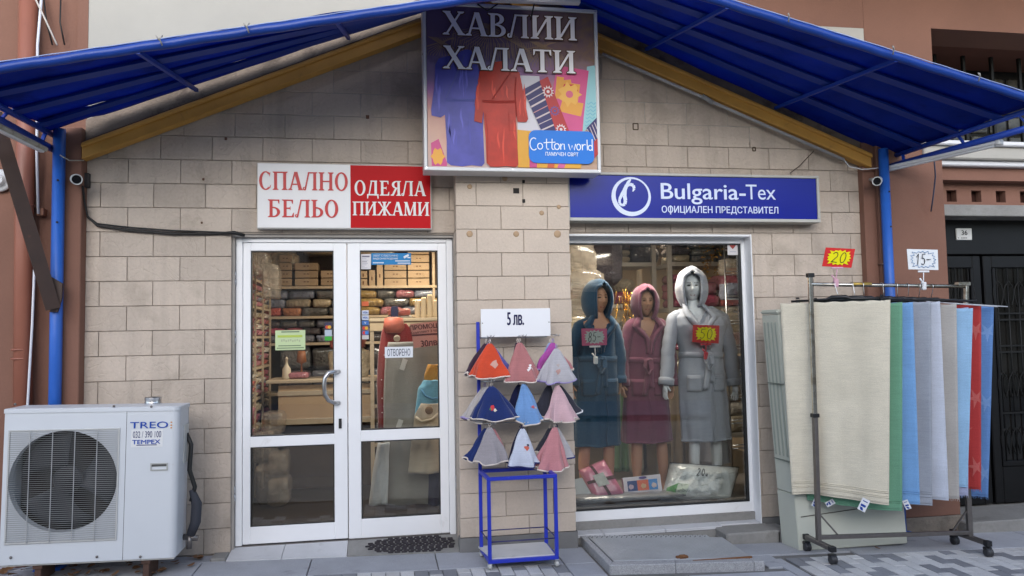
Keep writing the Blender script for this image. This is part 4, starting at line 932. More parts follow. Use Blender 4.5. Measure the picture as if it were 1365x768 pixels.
b = MB(); b.lathe((2.155, -.785, hz(2.15)+.012), [(.022, 0), (.026, .006), (.016, .010), (.012, .004)], n=12); b.build('lock_ring', bpy.data.materials['rusty_lock'], ht)
part('rusty_edge', bpy.data.materials['rusty_lock'], ht, (2.2, 2.66, -.845, -.838, hz(2.4)-.01, hz(2.4)+.008))

# ================================================================== AIR CONDITIONER
ac = thing('air_conditioner_unit', (-1.95, -.35, .1), 'large white outdoor air conditioner unit with round fan at the left', 'air conditioner')
AX0, AX1, AY0, AY1, AZ0, AZ1 = -2.525, -1.425, -.55, -.27, .165, 1.195
W_ = 'acwhite'
fx0, fx1, fz0, fz1 = -2.498, -1.801, .30, 1.055
fcx, fcz, fr = -2.15, 0.704, .338
# front panel left with a round opening
b = MB(); n = 48; xs0, xs1 = AX0, -1.763
outer = []
for i in range(n):
    a = 2*pi*i/n; dx, dz = cos(a), sin(a); lim = min(((xs1 if dx > 0 else xs0)-fcx)/dx if abs(dx) > 1e-6 else 9, ((AZ1-.028 if dz > 0 else AZ0)-fcz)/dz if abs(dz) > 1e-6 else 9)
    outer.append((fcx+dx*lim, AY0, fcz+dz*lim))
inner = [(fcx+fr*cos(2*pi*i/n), AY0, fcz+fr*sin(2*pi*i/n)) for i in range(n)]; inn2 = [(x, AY0+.06, z) for x, y, z in inner]
corners = [(xs0, AY0, AZ0), (xs1, AY0, AZ0), (xs1, AY0, AZ1-.028), (xs0, AY0, AZ1-.028)]
v = b.add(outer+inner+inn2, [(i, (i+1) % n, n+(i+1) % n, n+i) for i in range(n)]+[(n+i, n+(i+1) % n, 2*n+(i+1) % n, 2*n+i) for i in range(n)])
for i in range(n):
    p, q = Vector(outer[i]), Vector(outer[(i+1) % n])
    if abs(p.x-q.x) > 1e-4 and abs(p.z-q.z) > 1e-4:
        c = min(corners, key=lambda c_: (Vector(c_)-p).length+(Vector(c_)-q).length); b.add([p, q, c], [(0, 1, 2)])
b.build('fan_panel', W_, ac)
b = MB(); r = .045; n = 6   # right panel and side, rounded corner
pr_ = [(xs1+.003, AY0)]+[(AX1-r+r*sin(k*pi/2/n), AY0+r-r*cos(k*pi/2/n)) for k in range(n+1)]+[(AX1, AY1), (AX1-.02, AY1), (AX1-.02, AY0+r), (xs1+.003, AY0+.02)]
b.loft([[(x, y, z) for x, y in pr_] for z in (AZ0, AZ1-.028)], smooth=False); b.build('service_panel', W_, ac)
part('side_panel', W_, ac, (AX0, AX0+.015, AY0+.002, AY1, AZ0, AZ1-.028), (AX0, AX1, AY1-.015, AY1, AZ0, AZ1-.028))
b = MB(); r = .05
tp = [(AX0-.004, AY0-.005)]+[(AX1-r+.005+r*sin(k*pi/2/n), AY0-.005+r-r*cos(k*pi/2/n)) for k in range(n+1)]+[(AX1+.005, AY1), (AX0-.004, AY1)]
b.loft([[(x, y, z) for x, y in tp] for z in (AZ1-.030, AZ1-.004)]+[[(x+(.006 if x < -2 else -.006), y+(.006 if y < -.4 else -.006), AZ1) for x, y in tp]], smooth=False); b.build('top_lid', W_, ac)
part('base_tray', C((.45, .44, .42), .6), ac, (AX0+.01, AX1-.01, AY0+.01, AY1, AZ0-.012, AZ0))
part('dark_interior', 'darkvoid', ac, (AX0+.02, xs1-.01, AY1-.05, AY1-.02, AZ0+.02, AZ1-.04), (xs1-.03, xs1-.005, AY0+.03, AY1-.05, AZ0+.02, AZ1-.04))
# grille: square recess frame, ring, fine horizontal wires, vertical bars
part('grille_frame', C((.50, .50, .49), .45), ac, (fx0, fx1, AY0-.008, AY0+.004, fz1-.012, fz1), (fx0, fx1, AY0-.008, AY0+.004, fz0, fz0+.012), (fx0, fx0+.012, AY0-.008, AY0+.004, fz0+.012, fz1-.012), (fx1-.012, fx1, AY0-.008, AY0+.004, fz0+.012, fz1-.012), bev=.002)
b = MB()
k = 0
while fz0+.018+k*.0135 < fz1-.01:
    z = fz0+.018+k*.0135; b.box(fx0+.010, fx1-.010, AY0-.014, AY0-.010, z, z+.0022); k += 1
b.build('grille_wires', C((.26, .26, .26), .4), ac)
b = MB()
for k in range(1, 5): x = fx0+(fx1-fx0)*(k-.0)/5; b.box(x-.0018, x+.0018, AY0-.019, AY0-.013, fz0+.006, fz1-.006)
b.build('grille_bars', C((.42, .42, .42), .4), ac)
# fan
hub = MB(); hub.lathe((fcx, AY0+.10, fcz), [(.088, 0), (.095, -.02), (.085, -.035), (.05, -.042), (.018, -.044), (.016, -.05)], (0, 1, 0), 24); fo = hub.build('fan_hub', C((.03, .03, .034), .5), ac)
for k in range(3):
    a0 = pi*.5+k*2*pi/3+.5; b = MB()
    def f(u, v):
        rr = .08+.235*u; w_ = .50+.35*u; a = a0+(v-.5)*w_*1.9+.25*u; return Vector((fcx+rr*cos(a), AY0+.10+.06*(v-.5), fcz+rr*sin(a)))
    b.grid(f, 7, 7); b.build('fan_blade', C((.035, .037, .042), .5), ac, solid=.006)
# screws, handle, print
for px, py in ((17,541),(148,542),(198,541),(14,747),(129,743),(187,741)):
    pass
for x, z in ((-2.464, 1.225), (-1.845, 1.203), (-1.604, 1.195), (-2.454, 0.216), (-1.923, 0.195), (-1.648, 0.182)):
    b = MB(); b.lathe((x, AY0-.006, z), [(.009, .004), (.008, -.002), (.003, -.003)], (0, 1, 0), 8); b.build('screw', 'darksteel', ac)
hx0, hz0, hx1, hz1 = -1.6, 0.758, -1.487, 0.809
part('handle_recess', C((.40, .40, .38), .5), ac, (hx0, hx1, AY0-.006, AY0+.002, hz0, hz0+.008), (hx0, hx1, AY0-.006, AY0+.002, hz1-.008, hz1), (hx0, hx0+.008, AY0-.006, AY0+.002, hz0+.008, hz1-.008), (hx1-.008, hx1, AY0-.006, AY0+.002, hz0+.008, hz1-.008))
part('handle_slot', C((.09, .09, .085), .6), ac, (hx0+.008, hx1-.008, AY0-.002, AY0, (hz0+hz1)/2+.002, hz1-.008))
part('label_sheet', C((.70, .70, .70), .4), ac, (-1.729, -1.525, AY0-.0015, AY0+.001, 0.92, 1.04))
lb = C((.015, .07, .38), .4); dk = C((.02, .03, .13), .4)
text('TREO', lb, ac, -1.615, AY0-.003, 1.07, .044, .245, .01)
part('dot', C((.60, .25, .05), .4), ac, *[(-1.477, -1.467, AY0-.003, AY0-.001, z, z+.008) for z in (1.082, 1.062, 1.044)])
text('032 / 390 100', dk, ac, -1.627, AY0-.003, 1.006, .044, .182, .004)
text('TEMPEX', lb, ac, -1.631, AY0-.003, 0.955, .028, .180, .03)
part('small_print', dk, ac, (-1.694, -1.563, AY0-.003, AY0-.001, 0.931, 0.936))
for x in (-2.30, -1.62):
    part('foot', mat('rusty_bracket', (.10, .05, .035), .8, nz=(20, .4)) if x < -2 else bpy.data.materials['rusty_bracket'], ac, (x-.03, x+.03, AY0+.02, AY1, AZ0-.04, AZ0-.012), (x-.02, x+.02, AY0+.03, AY1-.02, zg(x), AZ0-.04), bev=.003)
part('side_plate', C((.5, .5, .48), .5), ac, (AX1, AX1+.008, AY1-.14, AY1-.02, .78, 1.05), bev=.002)
b = MB(); b.tube([(AX1, AY1-.06, .98), (AX1+.035, AY1-.06, .90), (AX1+.03, AY1-.07, .72), (AX1+.07, AY1-.07, .60), (AX1+.05, AY1-.08, .50)], .016, 8); b.build('pipe', 'cable', ac)
b = MB(); b.tube([(AX1+.05, AY1-.07, .58), (AX1+.085, AY1-.07, .48), (AX1+.08, AY1-.07, .35), (AX1+.05, AY1-.08, .26)], [.02, .036, .036, .03], 10); b.build('insulated_pipe', mat('dark_foam_sleeve', (.035, .038, .05), .8, bump=(60, .5, .005)), ac)
b = MB(); b.tube([(AX1+.0, AY1-.07, .25), (AX1+.10, AY1-.08, .24)], .022, 8); b.tube([(AX1+.045, AY1-.08, .27), (AX1+.045, AY1-.09, .17)], .02, 8); b.build('valve', 'darksteel', ac)
ac.rotation_euler = (0, R(1.0), 0)
t = thing('tin_can', (-1.651, -0.28, 1.215), 'small shiny tin can standing on top of the air conditioner', 'tin')
p = Vector(t.location); p.z = AZ1-.006
b = MB(); b.lathe(p, [(.056, 0), (.058, .004), (.056, .008), (.056, .038), (.059, .043), (.056, .045), (.052, .02), (.05, .015)], n=24); b.build('can', 'steel', t)
# dry leaves under the air conditioner and along the wall
def dry_leaf(x, y, s, lab, grp):
    b = MB(); a = random.uniform(0, 6.28); tl = random.uniform(-.3, .3); pts = []
    for k in range(7):
        u = -1+k/3; hw = (1-u*u)**.6*.42 if abs(u) < 1 else 0; pts.append((u, hw))
    vs = []
    for u, hw in pts:
        for sg in (1, 0, -1):
            q = Vector((u*s, hw*sg*s, (.25 if sg else 0)*hw*s+.18*s*u*u)); q = Matrix.Rotation(a, 3, 'Z') @ Matrix.Rotation(tl, 3, 'X') @ q
            vs.append(q+Vector((x, y, zg(x)+.012)))
    b.add(vs, [(i*3+j, i*3+j+1, i*3+j+4, i*3+j+3) for i in range(6) for j in range(2)], True)
    o = b.build('dry_leaf', 'leaf'); tag(o, lab, 'leaf', grp); return o
lit = MB(); ll = random.Random(5)
for k in range(60):
    x, y, z0_ = ll.uniform(-2.65, -1.35), ll.uniform(-.48, -.06), 0; a = ll.uniform(0, 6.28); r_ = ll.uniform(.014, .036); n_ = Vector((ll.uniform(-.5, .5), ll.uniform(-.5, .5), 1)).normalized(); u_ = n_.orthogonal().normalized(); v_ = n_.cross(u_); c_ = Vector((x, y, zg(x)+.018))
    vs_ = [c_+(u_*cos(a+t_)*r_+v_*sin(a+t_)*r_*.55)+n_*r_*.25*cos(t_)**2 for t_ in [q*pi/4 for q in range(8)]]; lit.add([c_]+vs_, [(0, 1+i_, 1+(i_+1) % 8) for i_ in range(8)])
tag(lit.build('leaf_litter', 'leaf', fixn=False), 'brown dry leaf litter under the white air conditioner', 'leaves', kind='stuff')
dry_leaf(-1.36, -.10, .055, 'large curled orange brown leaf beside the air conditioner pipes', None)
dry_leaf(1.653 if 0 else 3.80, -.62, .035, 'small yellowish leaf on the pavement under the towel rack', None) if 0 else dry_leaf(3.85, -.60, .035, 'small yellowish leaf on the pavement under the towel rack', None)

# ================================================================== FLOOR STANDING CABINET
cb = thing('floor_cabinet', (3.5, -.35, -.1), 'tall pale grey green floor standing air conditioner cabinet behind the towel rack', 'cabinet')
A, B, D_ = Vector((3.20, -.30)), Vector((3.225, -.53)), Vector((4.175, -.53))
ZT = 1.80; zb_ = -.11
Cc = Vector((4.155, -.30))
def prism(name, m, pts, z0, z1, parent, bev=.006):
    b = MB(); n = len(pts); b.add([(x, y, z0) for x, y in pts]+[(x, y, z1) for x, y in pts], [tuple(range(n-1, -1, -1)), tuple(range(n, 2*n))]+[(i, (i+1) % n, (i+1) % n+n, i+n) for i in range(n)])
    if bev: bmesh.ops.bevel(b.bm, geom=b.bm.edges[:], offset=bev, segments=2, affect='EDGES')
    return b.build(name, m, parent)
sh_ = Vector((-.085, 0))
def lean(o):   # the cabinet leans slightly left
    for v in o.data.vertices: v.co.x += (v.co.z+.1)*-.055
    return o
lean(prism('body', 'cabinet', [A, B, D_, Cc], zb_, .33, cb)); lean(prism('upper_body', 'cabinet', [A+Vector((.003, 0)), B+Vector((.003, .003)), D_+Vector((-.003, .003)), Cc], .334, ZT-.04, cb))
lean(prism('top_cap', 'cabinet', [A-Vector((.01, -.005)), B-Vector((.01, .01)), D_+Vector((.005, -.01)), Cc], ZT-.036, ZT, cb, .012))
for k in range(4):
    u0 = .12+k*.21; p, q = A.lerp(B, u0), A.lerp(B, u0+.09); b = MB()
    b.box(p.x-.003, q.x+.0, min(p.y, q.y), max(p.y, q.y), .62, 1.70, bev=.003); lean(b.build('louvre', C((.36, .39, .34), .5), cb))
b = MB(); b.box(3.198, 3.222, -.525, -.305, .585, .592); b.box(3.198, 3.222, -.525, -.305, 1.20, 1.206); lean(b.build('groove', C((.2, .22, .19), .6), cb))
b = MB(); b.bar((3.26, -.534, .155), (4.09, -.534, .215), .004, .006); lean(b.build('crack', C((.10, .09, .08), .8), cb))

# ================================================================== TOWEL RACK
RY = -.72
rk = thing('clothes_rack', (3.8, RY, -.1), 'chrome rolling clothes rack carrying the row of bath towels', 'rack')
lx0, rx1 = 3.27, 4.555
xl = (3.295, 3.273); zt_ = 2.052; xr = (4.672, 4.582); ztr = 1.996
zl, zr = zg(3.27)+.13, zg(4.57)+.12
b = MB(); b.bar((xl[1], RY, zl-.02), (xl[1]+(xl[0]-xl[1])*.55, RY, .98), .042, .030, bev=.003); b.build('lower_post', 'darksteel', rk)
b = MB(); b.bar((xl[1]+(xl[0]-xl[1])*.55, RY, .96), (xl[0], RY, zt_), .034, .026, bev=.004); b.build('upper_post', 'chrome', rk)
xm_ = xl[1]+(xl[0]-xl[1])*.55
part('collar', 'black_pl', rk, (xm_-.027, xm_+.027, RY-.024, RY+.024, .955, .985), bev=.003)
part('post_cap', 'black_pl', rk, (xl[0]-.026, xl[0]+.026, RY-.022, RY+.022, zt_-.01, zt_+.022), bev=.003)
b = MB(); b.bar((xr[1], RY, zr-.02), (xr[1], RY, 1.0), .042, .030, bev=.003); b.build('lower_post', 'darksteel', rk)
b = MB(); b.bar((xr[1], RY, 1.0), (xr[0], RY, ztr), .034, .026, bev=.004); b.build('upper_post', 'chrome', rk)
b = MB(); b.bar((xr[0]-.09, RY-.001, ztr-.015), (xr[0]+.02, RY-.001, ztr-.015), .05, .03, bev=.003); b.build('bracket', 'chrome', rk)
zrl, zrr = 1.987, 1.959
b = MB(); b.tube([(xl[0], RY, zrl), (xr[0], RY, zrr)], .015, 10); b.build('top_rail', 'chrome', rk)
b = MB(); b.tube([(xl[0]+.35, RY, zrl-.003+.0), (xl[0]+.52, RY, zrl-.004)], .0165, 10); b.build('worn_sleeve', mat('brassy_tape', (.42, .28, .06), .4, metal=.5), rk)
b = MB(); b.bar((xl[1], RY, zl+.02), (xr[1], RY, zr+.02), .034, .030, bev=.003); b.build('bottom_bar', 'darksteel', rk)
for x, z, sg in ((xl[1], zl, 1), (xr[1], zr, -1)):
    ya, yb = (-.90, -.54)
    b = MB(); b.bar((x, ya, z-.02), (x, yb, z-.02), .040, .032, bev=.003); b.build('foot_bar', 'darksteel', rk)
    part('foot_cap', 'black_pl', rk, (x-.023, x+.023, ya-.02, ya+.025, z-.04, z), bev=.003); part('foot_cap', 'black_pl', rk, (x-.023, x+.023, yb-.015, yb+.02, z-.04, z), bev=.003)
    b = MB(); b.bar((x+sg*.02, RY, z+.19), (x+sg*.17, RY, z+.02), .010, .010); b.build('diagonal_stay', 'darksteel', rk)
    for y in (ya+.01, yb):
        zz = zg(x); cw_ = MB(); cw_.lathe((x-.024, y-.01, zz+.034), [(.010, 0), (.030, .001), (.034, .006), (.034, .020), (.030, .024), (.030, .026), (.034, .030), (.034, .044), (.030, .048), (.01, .049)], (1, 0, 0), 18)
        w_ = cw_.build('caster_wheel', 'tyre', rk); part('caster_fork', 'black_pl', w_, (x-.027, x+.027, y-.022, y+.018, zz+.052, zz+.074), bev=.004)
# towels
HU = Vector((.80, -.60, 0)).normalized()
def bath_towel(tl, tr, zt, zb, m, lab, seed, fold=0, stripes=None, fringe=False, flare=.0, wav=.018, edge=None, hz=(0, 0), tag_=None, drop=0, star=False, obj=None):
    """tl, tr = (x, y) of the top corners"""
    tl, tr = Vector((*tl, 0)), Vector((*tr, 0)); U = (tr-tl); wd = U.length; U.normalize(); Nn = Vector((U.y, -U.x, 0))
    if Nn.y > 0: Nn = -Nn
    t = thing('bath_towel', (tl+tr)/2+Vector((0, 0, zt)), lab, 'towel', 'bath towels hanging on the rolling rack')
    b = MB(); H = zt-zb
    def f(u, v):
        s = wd*u; amp = wav*(.25+1.0*v)
        off = .016*v*noise.noise(Vector((u*7, v*1.6, seed*3)))+amp*sin(u*6.5+seed*1.7+v*.9)+amp*.6*sin(u*13+seed*3.1-v*1.3)+.012*noise.noise(Vector((u*4, v*5, seed)))*(.3+v)
        x = tl+U*(s*(1-flare*v*(-1)) + hz[0]*v*(1-u)+hz[1]*v*u)+Nn*off
        z = zt-H*v-drop*v*sin(u*3.1+seed)*.5 - (.006*sin(u*pi*2*3)**2 if v < .01 else 0)
        if v > .97 and fringe: z -= .004*sin(u*90)
        return Vector((x.x, x.y, z+.002*(1-v)))
    b.grid(f, 34, 60); o = b.build('cloth', m, t, solid=.007)
    if stripes:
        for vv in stripes:
            q = MB(); n = 34; q.tube([f(i/(n-1), vv)+Nn*.0055 for i in range(n)], .0035, 5); q.build('woven_band', m, t)
    # stitched hem all round
    q = MB(); q.tube([f(i/33, .999) for i in range(34)], .0055, 6); q.build('hem', m, t)
    if fringe:
        q = MB()
        for i in range(60):
            p = f(i/59, 1.0); q.tube([p, p+Vector((random.uniform(-.004, .004), 0, -.018))], .0018, 4, cap=False)
        q.build('fringe', m, t)
    if star:
        sm = star
        for k in range(5):
            for uu in (.82, .42) if k % 2 else (.62, .95):
                v0 = .14+k*.185; c0 = f(min(uu, .93), v0); q = MB(); r = .085; pts = []
                for i in range(10):
                    a = i*pi/5+k*.7+uu*3; rr = r*(1 if i % 2 == 0 else .28); du, dv = rr*cos(a)/wd, rr*sin(a)/H
                    uu2, vv2 = max(0, min(1, uu+du)), max(0, min(1, v0+dv)); pts.append(f(uu2, vv2)+Nn*.0048)
                cc = f(max(0, min(1, uu)), v0)+Nn*.0050
                q.add([cc]+pts, [(0, 1+i, 1+(i+1) % 10) for i in range(10)], True); q.build('woven_star', sm, t)
    if tag_:
        for (u, ang, *q_) in tag_:
            ts = q_[0] if q_ else 1.0
            p = f(u, .985)+Nn*.012; dd_ = Vector((U.x*sin(ang), U.y*sin(ang), -cos(ang))); ss = Vector((U.x*cos(ang), U.y*cos(ang), sin(ang)))
            dd_ = dd_*ts; ss = ss*ts
            q = MB(); q.add([p-ss*.033, p+ss*.033, p+ss*.033+dd_*.115, p-ss*.033+dd_*.115], [(0, 1, 2, 3)]); lb_ = q.build('label_tag', C((.72, .73, .76), .4), t, solid=.0015)
            q = MB(); c = p+Nn*.0015
            q.add([c-ss*.022+dd_*.055, c+ss*.020+dd_*.055, c+ss*.020+dd_*.075, c-ss*.022+dd_*.075, c-ss*.022+dd_*.083, c+ss*.002+dd_*.083, c+ss*.014+dd_*.108, c-ss*.010+dd_*.108, c-ss*.02+dd_*.02, c+ss*.02+dd_*.02, c+ss*.02+dd_*.028, c-ss*.02+dd_*.028], [(0, 1, 2, 3), (4, 5, 6, 7), (8, 9, 10, 11)]); q.build('tag_print', C((.01, .05, .30), .4), lb_, fixn=False)
    return t
def tc(px, py, y):  # helper kept for world positions computed beforehand
    return None
tw = {k: towel_mat('towel_'+k, c) for k, c in dict(cream=(.72, .66, .53), green=(.17, .38, .25), sky=(.20, .40, .72), grey=(.36, .39, .45), white=(.56, .60, .70), ecru=(.47, .45, .43), lavender=(.40, .43, .62), pale=(.33, .54, .78), red=(.45, .045, .045), blue=(.13, .27, .58)).items()}
zt0 = 1.85
# right top corner of each towel on a line running along the rack front, left corner one towel width back
spec = [('cream', (3.776), -1.0, .86, .205, 0, 'cream bath towel hanging first and widest on the rack'),]
def RW(xr_, yr_, wd, m, zt, zb, lab, seed, **k):
    tr = Vector((xr_, yr_)); tl = tr-Vector((HU.x, HU.y))*wd; return bath_towel(tl, tr, zt, zb, tw[m], lab, seed, **k)
RW(3.761, -1.02, .79, 'cream', 1.834+.012, 0.337, 'cream bath towel with white tag hanging foremost on the rack', 1, stripes=(.935, .943, .958, .966), hz=(.035, -.075), tag_=((.78, -.45, .85),), wav=.020, drop=-.03)
RW(3.876, -1.0, .77, 'green', 1.828, 0.277, 'sea green bath towel just behind the cream towel', 2, stripes=(.955, .963), hz=(.03, -.07), tag_=((.12, -.4, .65), (.30, -1.0, .6)), wav=.010, drop=-.03)
RW(3.98, -.98, .75, 'sky', 1.828, 0.308, 'sky blue bath towel between the green and grey towels', 3, stripes=(.94, .95), hz=(.0, -.02), tag_=((.86, .4, .6),), wav=.010)
RW(4.15, -.96, .75, 'grey', 1.832, 0.285, 'blue grey bath towel fourth on the rack', 4, stripes=(.935, .945, .96), hz=(0, -.06), wav=.012)
RW(4.244, -.94, .75, 'white', 1.832, 0.318, 'bluish white bath towel between the grey and ecru towels', 5, hz=(0, -.01), wav=.010)
RW(4.395, -.93, .75, 'ecru', 1.813, 0.311, 'pale ecru grey bath towel with folded top edge', 6, fringe=True, hz=(0, -.05), wav=.010)
RW(4.511, -.915, .75, 'lavender', 1.783, 0.331, 'lavender bath towel mostly hidden behind the light blue one', 7, fringe=True, wav=.008, hz=(0, -.07))
RW(4.516, -.955, .72, 'pale', 1.776, 0.397, 'light sky blue bath towel with folded top beside the red towel', 8, hz=(0, -.10), wav=.006)
RW(4.648, -.89, .75, 'red', 1.806, 0.364, 'coral red bath towel with paler woven stars', 9, wav=.007, hz=(0, -.07), star=towel_mat('towel_star_red', (.55, .13, .12)), fringe=True)
RW(4.78, -.87, .75, 'blue', 1.799, 0.286, 'mid blue bath towel with woven stars last on the rack', 10, wav=.008, star=towel_mat('towel_star_blue', (.20, .35, .66)), fringe=True, hz=(0, -.11))
# folded band over the top of two towels
# hangers
HN = 0
for k, (cx, cy, wd, s_) in enumerate(((3.492, -.78, .74, .02), (3.647, -.76, .72, .0), (3.738, -.74, .72, .0), (3.909, -.74, .72, .01), (4.035, -.73, .70, .0), (4.135, -.72, .70, .0), (4.237, -.71, .70, .0), (4.353, -.70, .68, .0))):
    c = Vector((cx, cy, 0)); u = Vector((HU.x, HU.y, 0)); zr_ = zrl+(zrr-zrl)*k/8; zc = zr_-.115
    t = thing('clothes_hanger', (cx, cy, zc), ['black clip hanger nearest the left post carrying the cream towel', 'second black clip hanger from the left post', 'third black clip hanger from the left post', 'fourth black clip hanger from the left post', 'fifth black clip hanger from the left post', 'sixth black clip hanger from the left post', 'seventh black clip hanger from the left post', 'last black clip hanger toward the right post'][k], 'hanger', 'black clip hangers on the rack')
    b = MB(); L2 = wd/2-.02
    b.tube([c-u*L2+Vector((0, 0, zc-.012)), c-u*.09+Vector((0, 0, zc-.006)), c-u*.05+Vector((0, 0, zc+.010)), c+u*.05+Vector((0, 0, zc+.010)), c+u*.09+Vector((0, 0, zc-.006)), c+u*L2+Vector((0, 0, zc-.012))], [.009, .011, .016, .016, .011, .009], 8); b.build('bar', 'black_pl', t)
    b = MB(); nn = Vector((-u.y, u.x, 0)); pr0 = Vector((cx+ (0), RY, zr_))
    P_ = [c+Vector((0, 0, zc+.01)), Vector((cx, (cy+RY)/2-.01, zc+.055))]+[Vector((cx, RY+.02*cos(a), zr_+.02*sin(a))) for a in (-2.6, 2.8, 1.9, 1.0, .2)]
    b.tube(P_, .0028, 6); b.build('hook', 'steel', t)
    for sg in (-1, 1):
        if sg > 0 and k: continue
        p = c+u*(L2-.05 if sg > 0 else -L2+.05)
        b = MB(); b.bar(p+Vector((0, 0, zc-.0)), p+Vector((0, 0, zc-.055)), .030, .022, bev=.004); b.bar(p+Vector((0, 0, zc+.012))-u*.012, p+Vector((0, 0, zc+.012))+u*.012, .03, .012, bev=.003); b.build('clip', 'black_pl', t)
# clear plastic hanger ends poking out on the right
for k, (a, c) in enumerate((((4.19, -0.86, 1.836), (4.74, -0.95, 1.785)), ((4.367, -0.86, 1.823), (4.855, -0.92, 1.785)))):
    t = thing('clothes_hanger', a, ['clear plastic hanger arm poking out past the blue towel, upper one', 'clear plastic hanger arm beside the light blue towel, lower one'][k], 'hanger')
    b = MB(); b.tube([a, c], .005, 6); b.build('bar', C((.45, .46, .50), .2), t)
# price signs
def price_sign(quad, y, col_edge, col_burst, label, name, txt, base, burst_line=None, parent_px=None, post_col=(.55, .35, .40)):
    q = [Vector(v_) for v_ in quad]; c = sum(q, Vector())/4
    t = thing('price_sign', base, label, 'price sign')
    b = MB(); b.poly(q, .003); b.build('card', C(col_edge, .45), t)
    ux, uz = (q[1]-q[0]+q[2]-q[3])/2, (q[0]-q[3]+q[1]-q[2])/2
    pts = []; n = 32
    for i in range(n):
        a = 2*pi*i/n; r = (.47 if i % 2 == 0 else .375)+.02*sin(i*2.3)
        ca, sa = cos(a), sin(a); m_ = max(abs(ca), abs(sa)); r2 = r*(.55+.45/m_*.9)
        pts.append(c+ux*ca*r2*.93+uz*sa*r2*.93+Vector((0, -.004, 0)))
    if burst_line:
        b = MB(); b.tube(pts+[pts[0]], .0022, 5); b.build('burst_outline', C(burst_line, .4), t)
    else:
        b = MB(); b.poly(pts); b.build('burst', C(col_burst, .4), t, fixn=False)
    b = MB(); X = ux.length; Z = uz.length; un, vn = ux.normalized(), uz.normalized()
    nch = len(txt)
    for i, ch in enumerate(txt):
        for st in HW[ch]:
            pp = []
            for (a_, d_) in st:
                kx = (-.27+ .54*(i+a_)/nch)*X; kz = (-.27+.54*d_)*Z if ch not in '-.' else (-.1+.2*d_)*Z
                pp.append(c+un*(kx+(.06*Z*(d_-.5)))+vn*kz+Vector((0, -.006, 0)))
            b.tube(pp, .0028, 5)
    b.build('handwritten_price', C((.012, .012, .02), .5), t)
    return t, q, c
zc = .0
t, q, c = price_sign([(3.427, -0.74, 2.275), (3.679, -0.74, 2.263), (3.639, -0.74, 2.114), (3.388, -0.74, 2.127)], -.74, (.55, .02, .02), (.72, .66, .0), 'red and yellow starburst price card reading 20 on a pink clip stand', 'a', '20', (3.503, -0.73, 1.98))
def clip_stand(t, c, foot, col):
    c, foot = Vector(c), Vector(foot)
    b = MB(); b.tube([c, c.lerp(foot, .55), foot], .0045, 6); b.build('stem', C(col, .4), t)
    b = MB(); b.bar(c-Vector((.05, 0, 0)), c+Vector((.05, 0, 0)), .012, .016, bev=.003); b.build('card_holder', C(col, .4), t)
    b = MB(); b.bar(foot+Vector((0, -.005, .03)), foot-Vector((0, -.0, .035)), .036, .03, bev=.006); b.tube([foot+Vector((0, 0, .02)), foot+Vector((-.03, 0, .06))], .007, 6); b.build('clip', C(col, .4), t)
clip_stand(t, (3.52, -0.735, 2.115), (3.507, -0.725, 1.998), (.62, .36, .44))
t, q, c = price_sign([(4.134, -0.74, 2.263), (4.41, -0.74, 2.257), (4.407, -0.74, 2.093), (4.139, -0.74, 2.1)], -.74, (.70, .72, .74), None, 'white price card with blue zigzag outline reading 15 on a white clip', 'b', '15-', (4.273, -0.73, 1.974), burst_line=(.05, .20, .45))
clip_stand(t, (4.276, -0.735, 2.082), (4.277, -0.725, 1.968), (.72, .73, .75))

# ================================================================== TOWEL CART
ct = thing('display_cart', (.95, -.5, -.05), 'blue tubular rolling cart with white shelf board in front of the pillar', 'cart')
CYF, CYB = -.665, -.34
cfl, cfr = 0.737, 1.229; cbl, cbr = 0.717, 1.221
ztop, ztb = 0.586, 0.602; zbot = 0.027
BF = 'blue_frame'; S = .026
def cbar(name, p, q, s=S): 
    b = MB(); b.bar(p, q, s, s, bev=.003); return b.build(name, BF, ct)
for x in (cfl, cfr): cbar('front_leg', (x, CYF, zbot), (x, CYF, ztop))
cbar('back_post', (cbl, CYB, zbot-.0), (cbl, CYB, 1.74)); cbar('back_post', (cbr, CYB, zbot-.0), (cbr, CYB, ztb-.013))
cbar('front_top_bar', (cfl-.013, CYF, ztop+.0135), (cfr+.013, CYF, ztop+.0135)); cbar('front_bottom_bar', (cfl-.013, CYF, zbot-.0135), (cfr+.013, CYF, zbot-.0135))
cbar('back_top_bar', (cbl+.013, CYB, ztb), (cbr-.013, CYB, ztb)); cbar('back_bottom_bar', (cbl, CYB, zbot-.0135), (cbr, CYB, zbot-.0135))
for a, c in ((cfl, cbl), (cfr, cbr)): cbar('side_top_bar', (a, CYF+.013, ztop+.0135), (c, CYB-.013, ztb)); cbar('side_bottom_bar', (a, CYF+.013, zbot-.014), (c, CYB-.013, zbot-.014), .022)
b = MB()
for p, q in (((cfl, CYF, zbot+.125), (cfr, CYF, zbot+.125)), ((cbl, CYB, zbot+.125), (cbr, CYB, zbot+.125)), ((cfl, CYF, zbot+.125), (cbl, CYB, zbot+.125)), ((cfr, CYF, zbot+.125), (cbr, CYB, zbot+.125))): b.tube([p, q], .0045, 6)
b.build('guard_wire', mat('dark_blue_wire', (.02, .02, .12), .4), ct)
b = MB(); zz = zbot+.008; vs = [(cfl+.014, CYF+.010, zz), (cfr-.014, CYF+.010, zz), (cbr-.005, CYB+.02, zz), (cbl-.02, CYB+.02, zz)]
b.add(vs+[(x, y, z-.014) for x, y, z in vs], [(0, 1, 2, 3), (4, 7, 6, 5), (0, 4, 5, 1), (1, 5, 6, 2), (2, 6, 7, 3), (3, 7, 4, 0)]); b.build('shelf_board', mat('worn_white_melamine', (.62, .61, .60), .5, nz=(5, .12), dirt=(6, .6, (.4, .39, .37), .5)), ct)
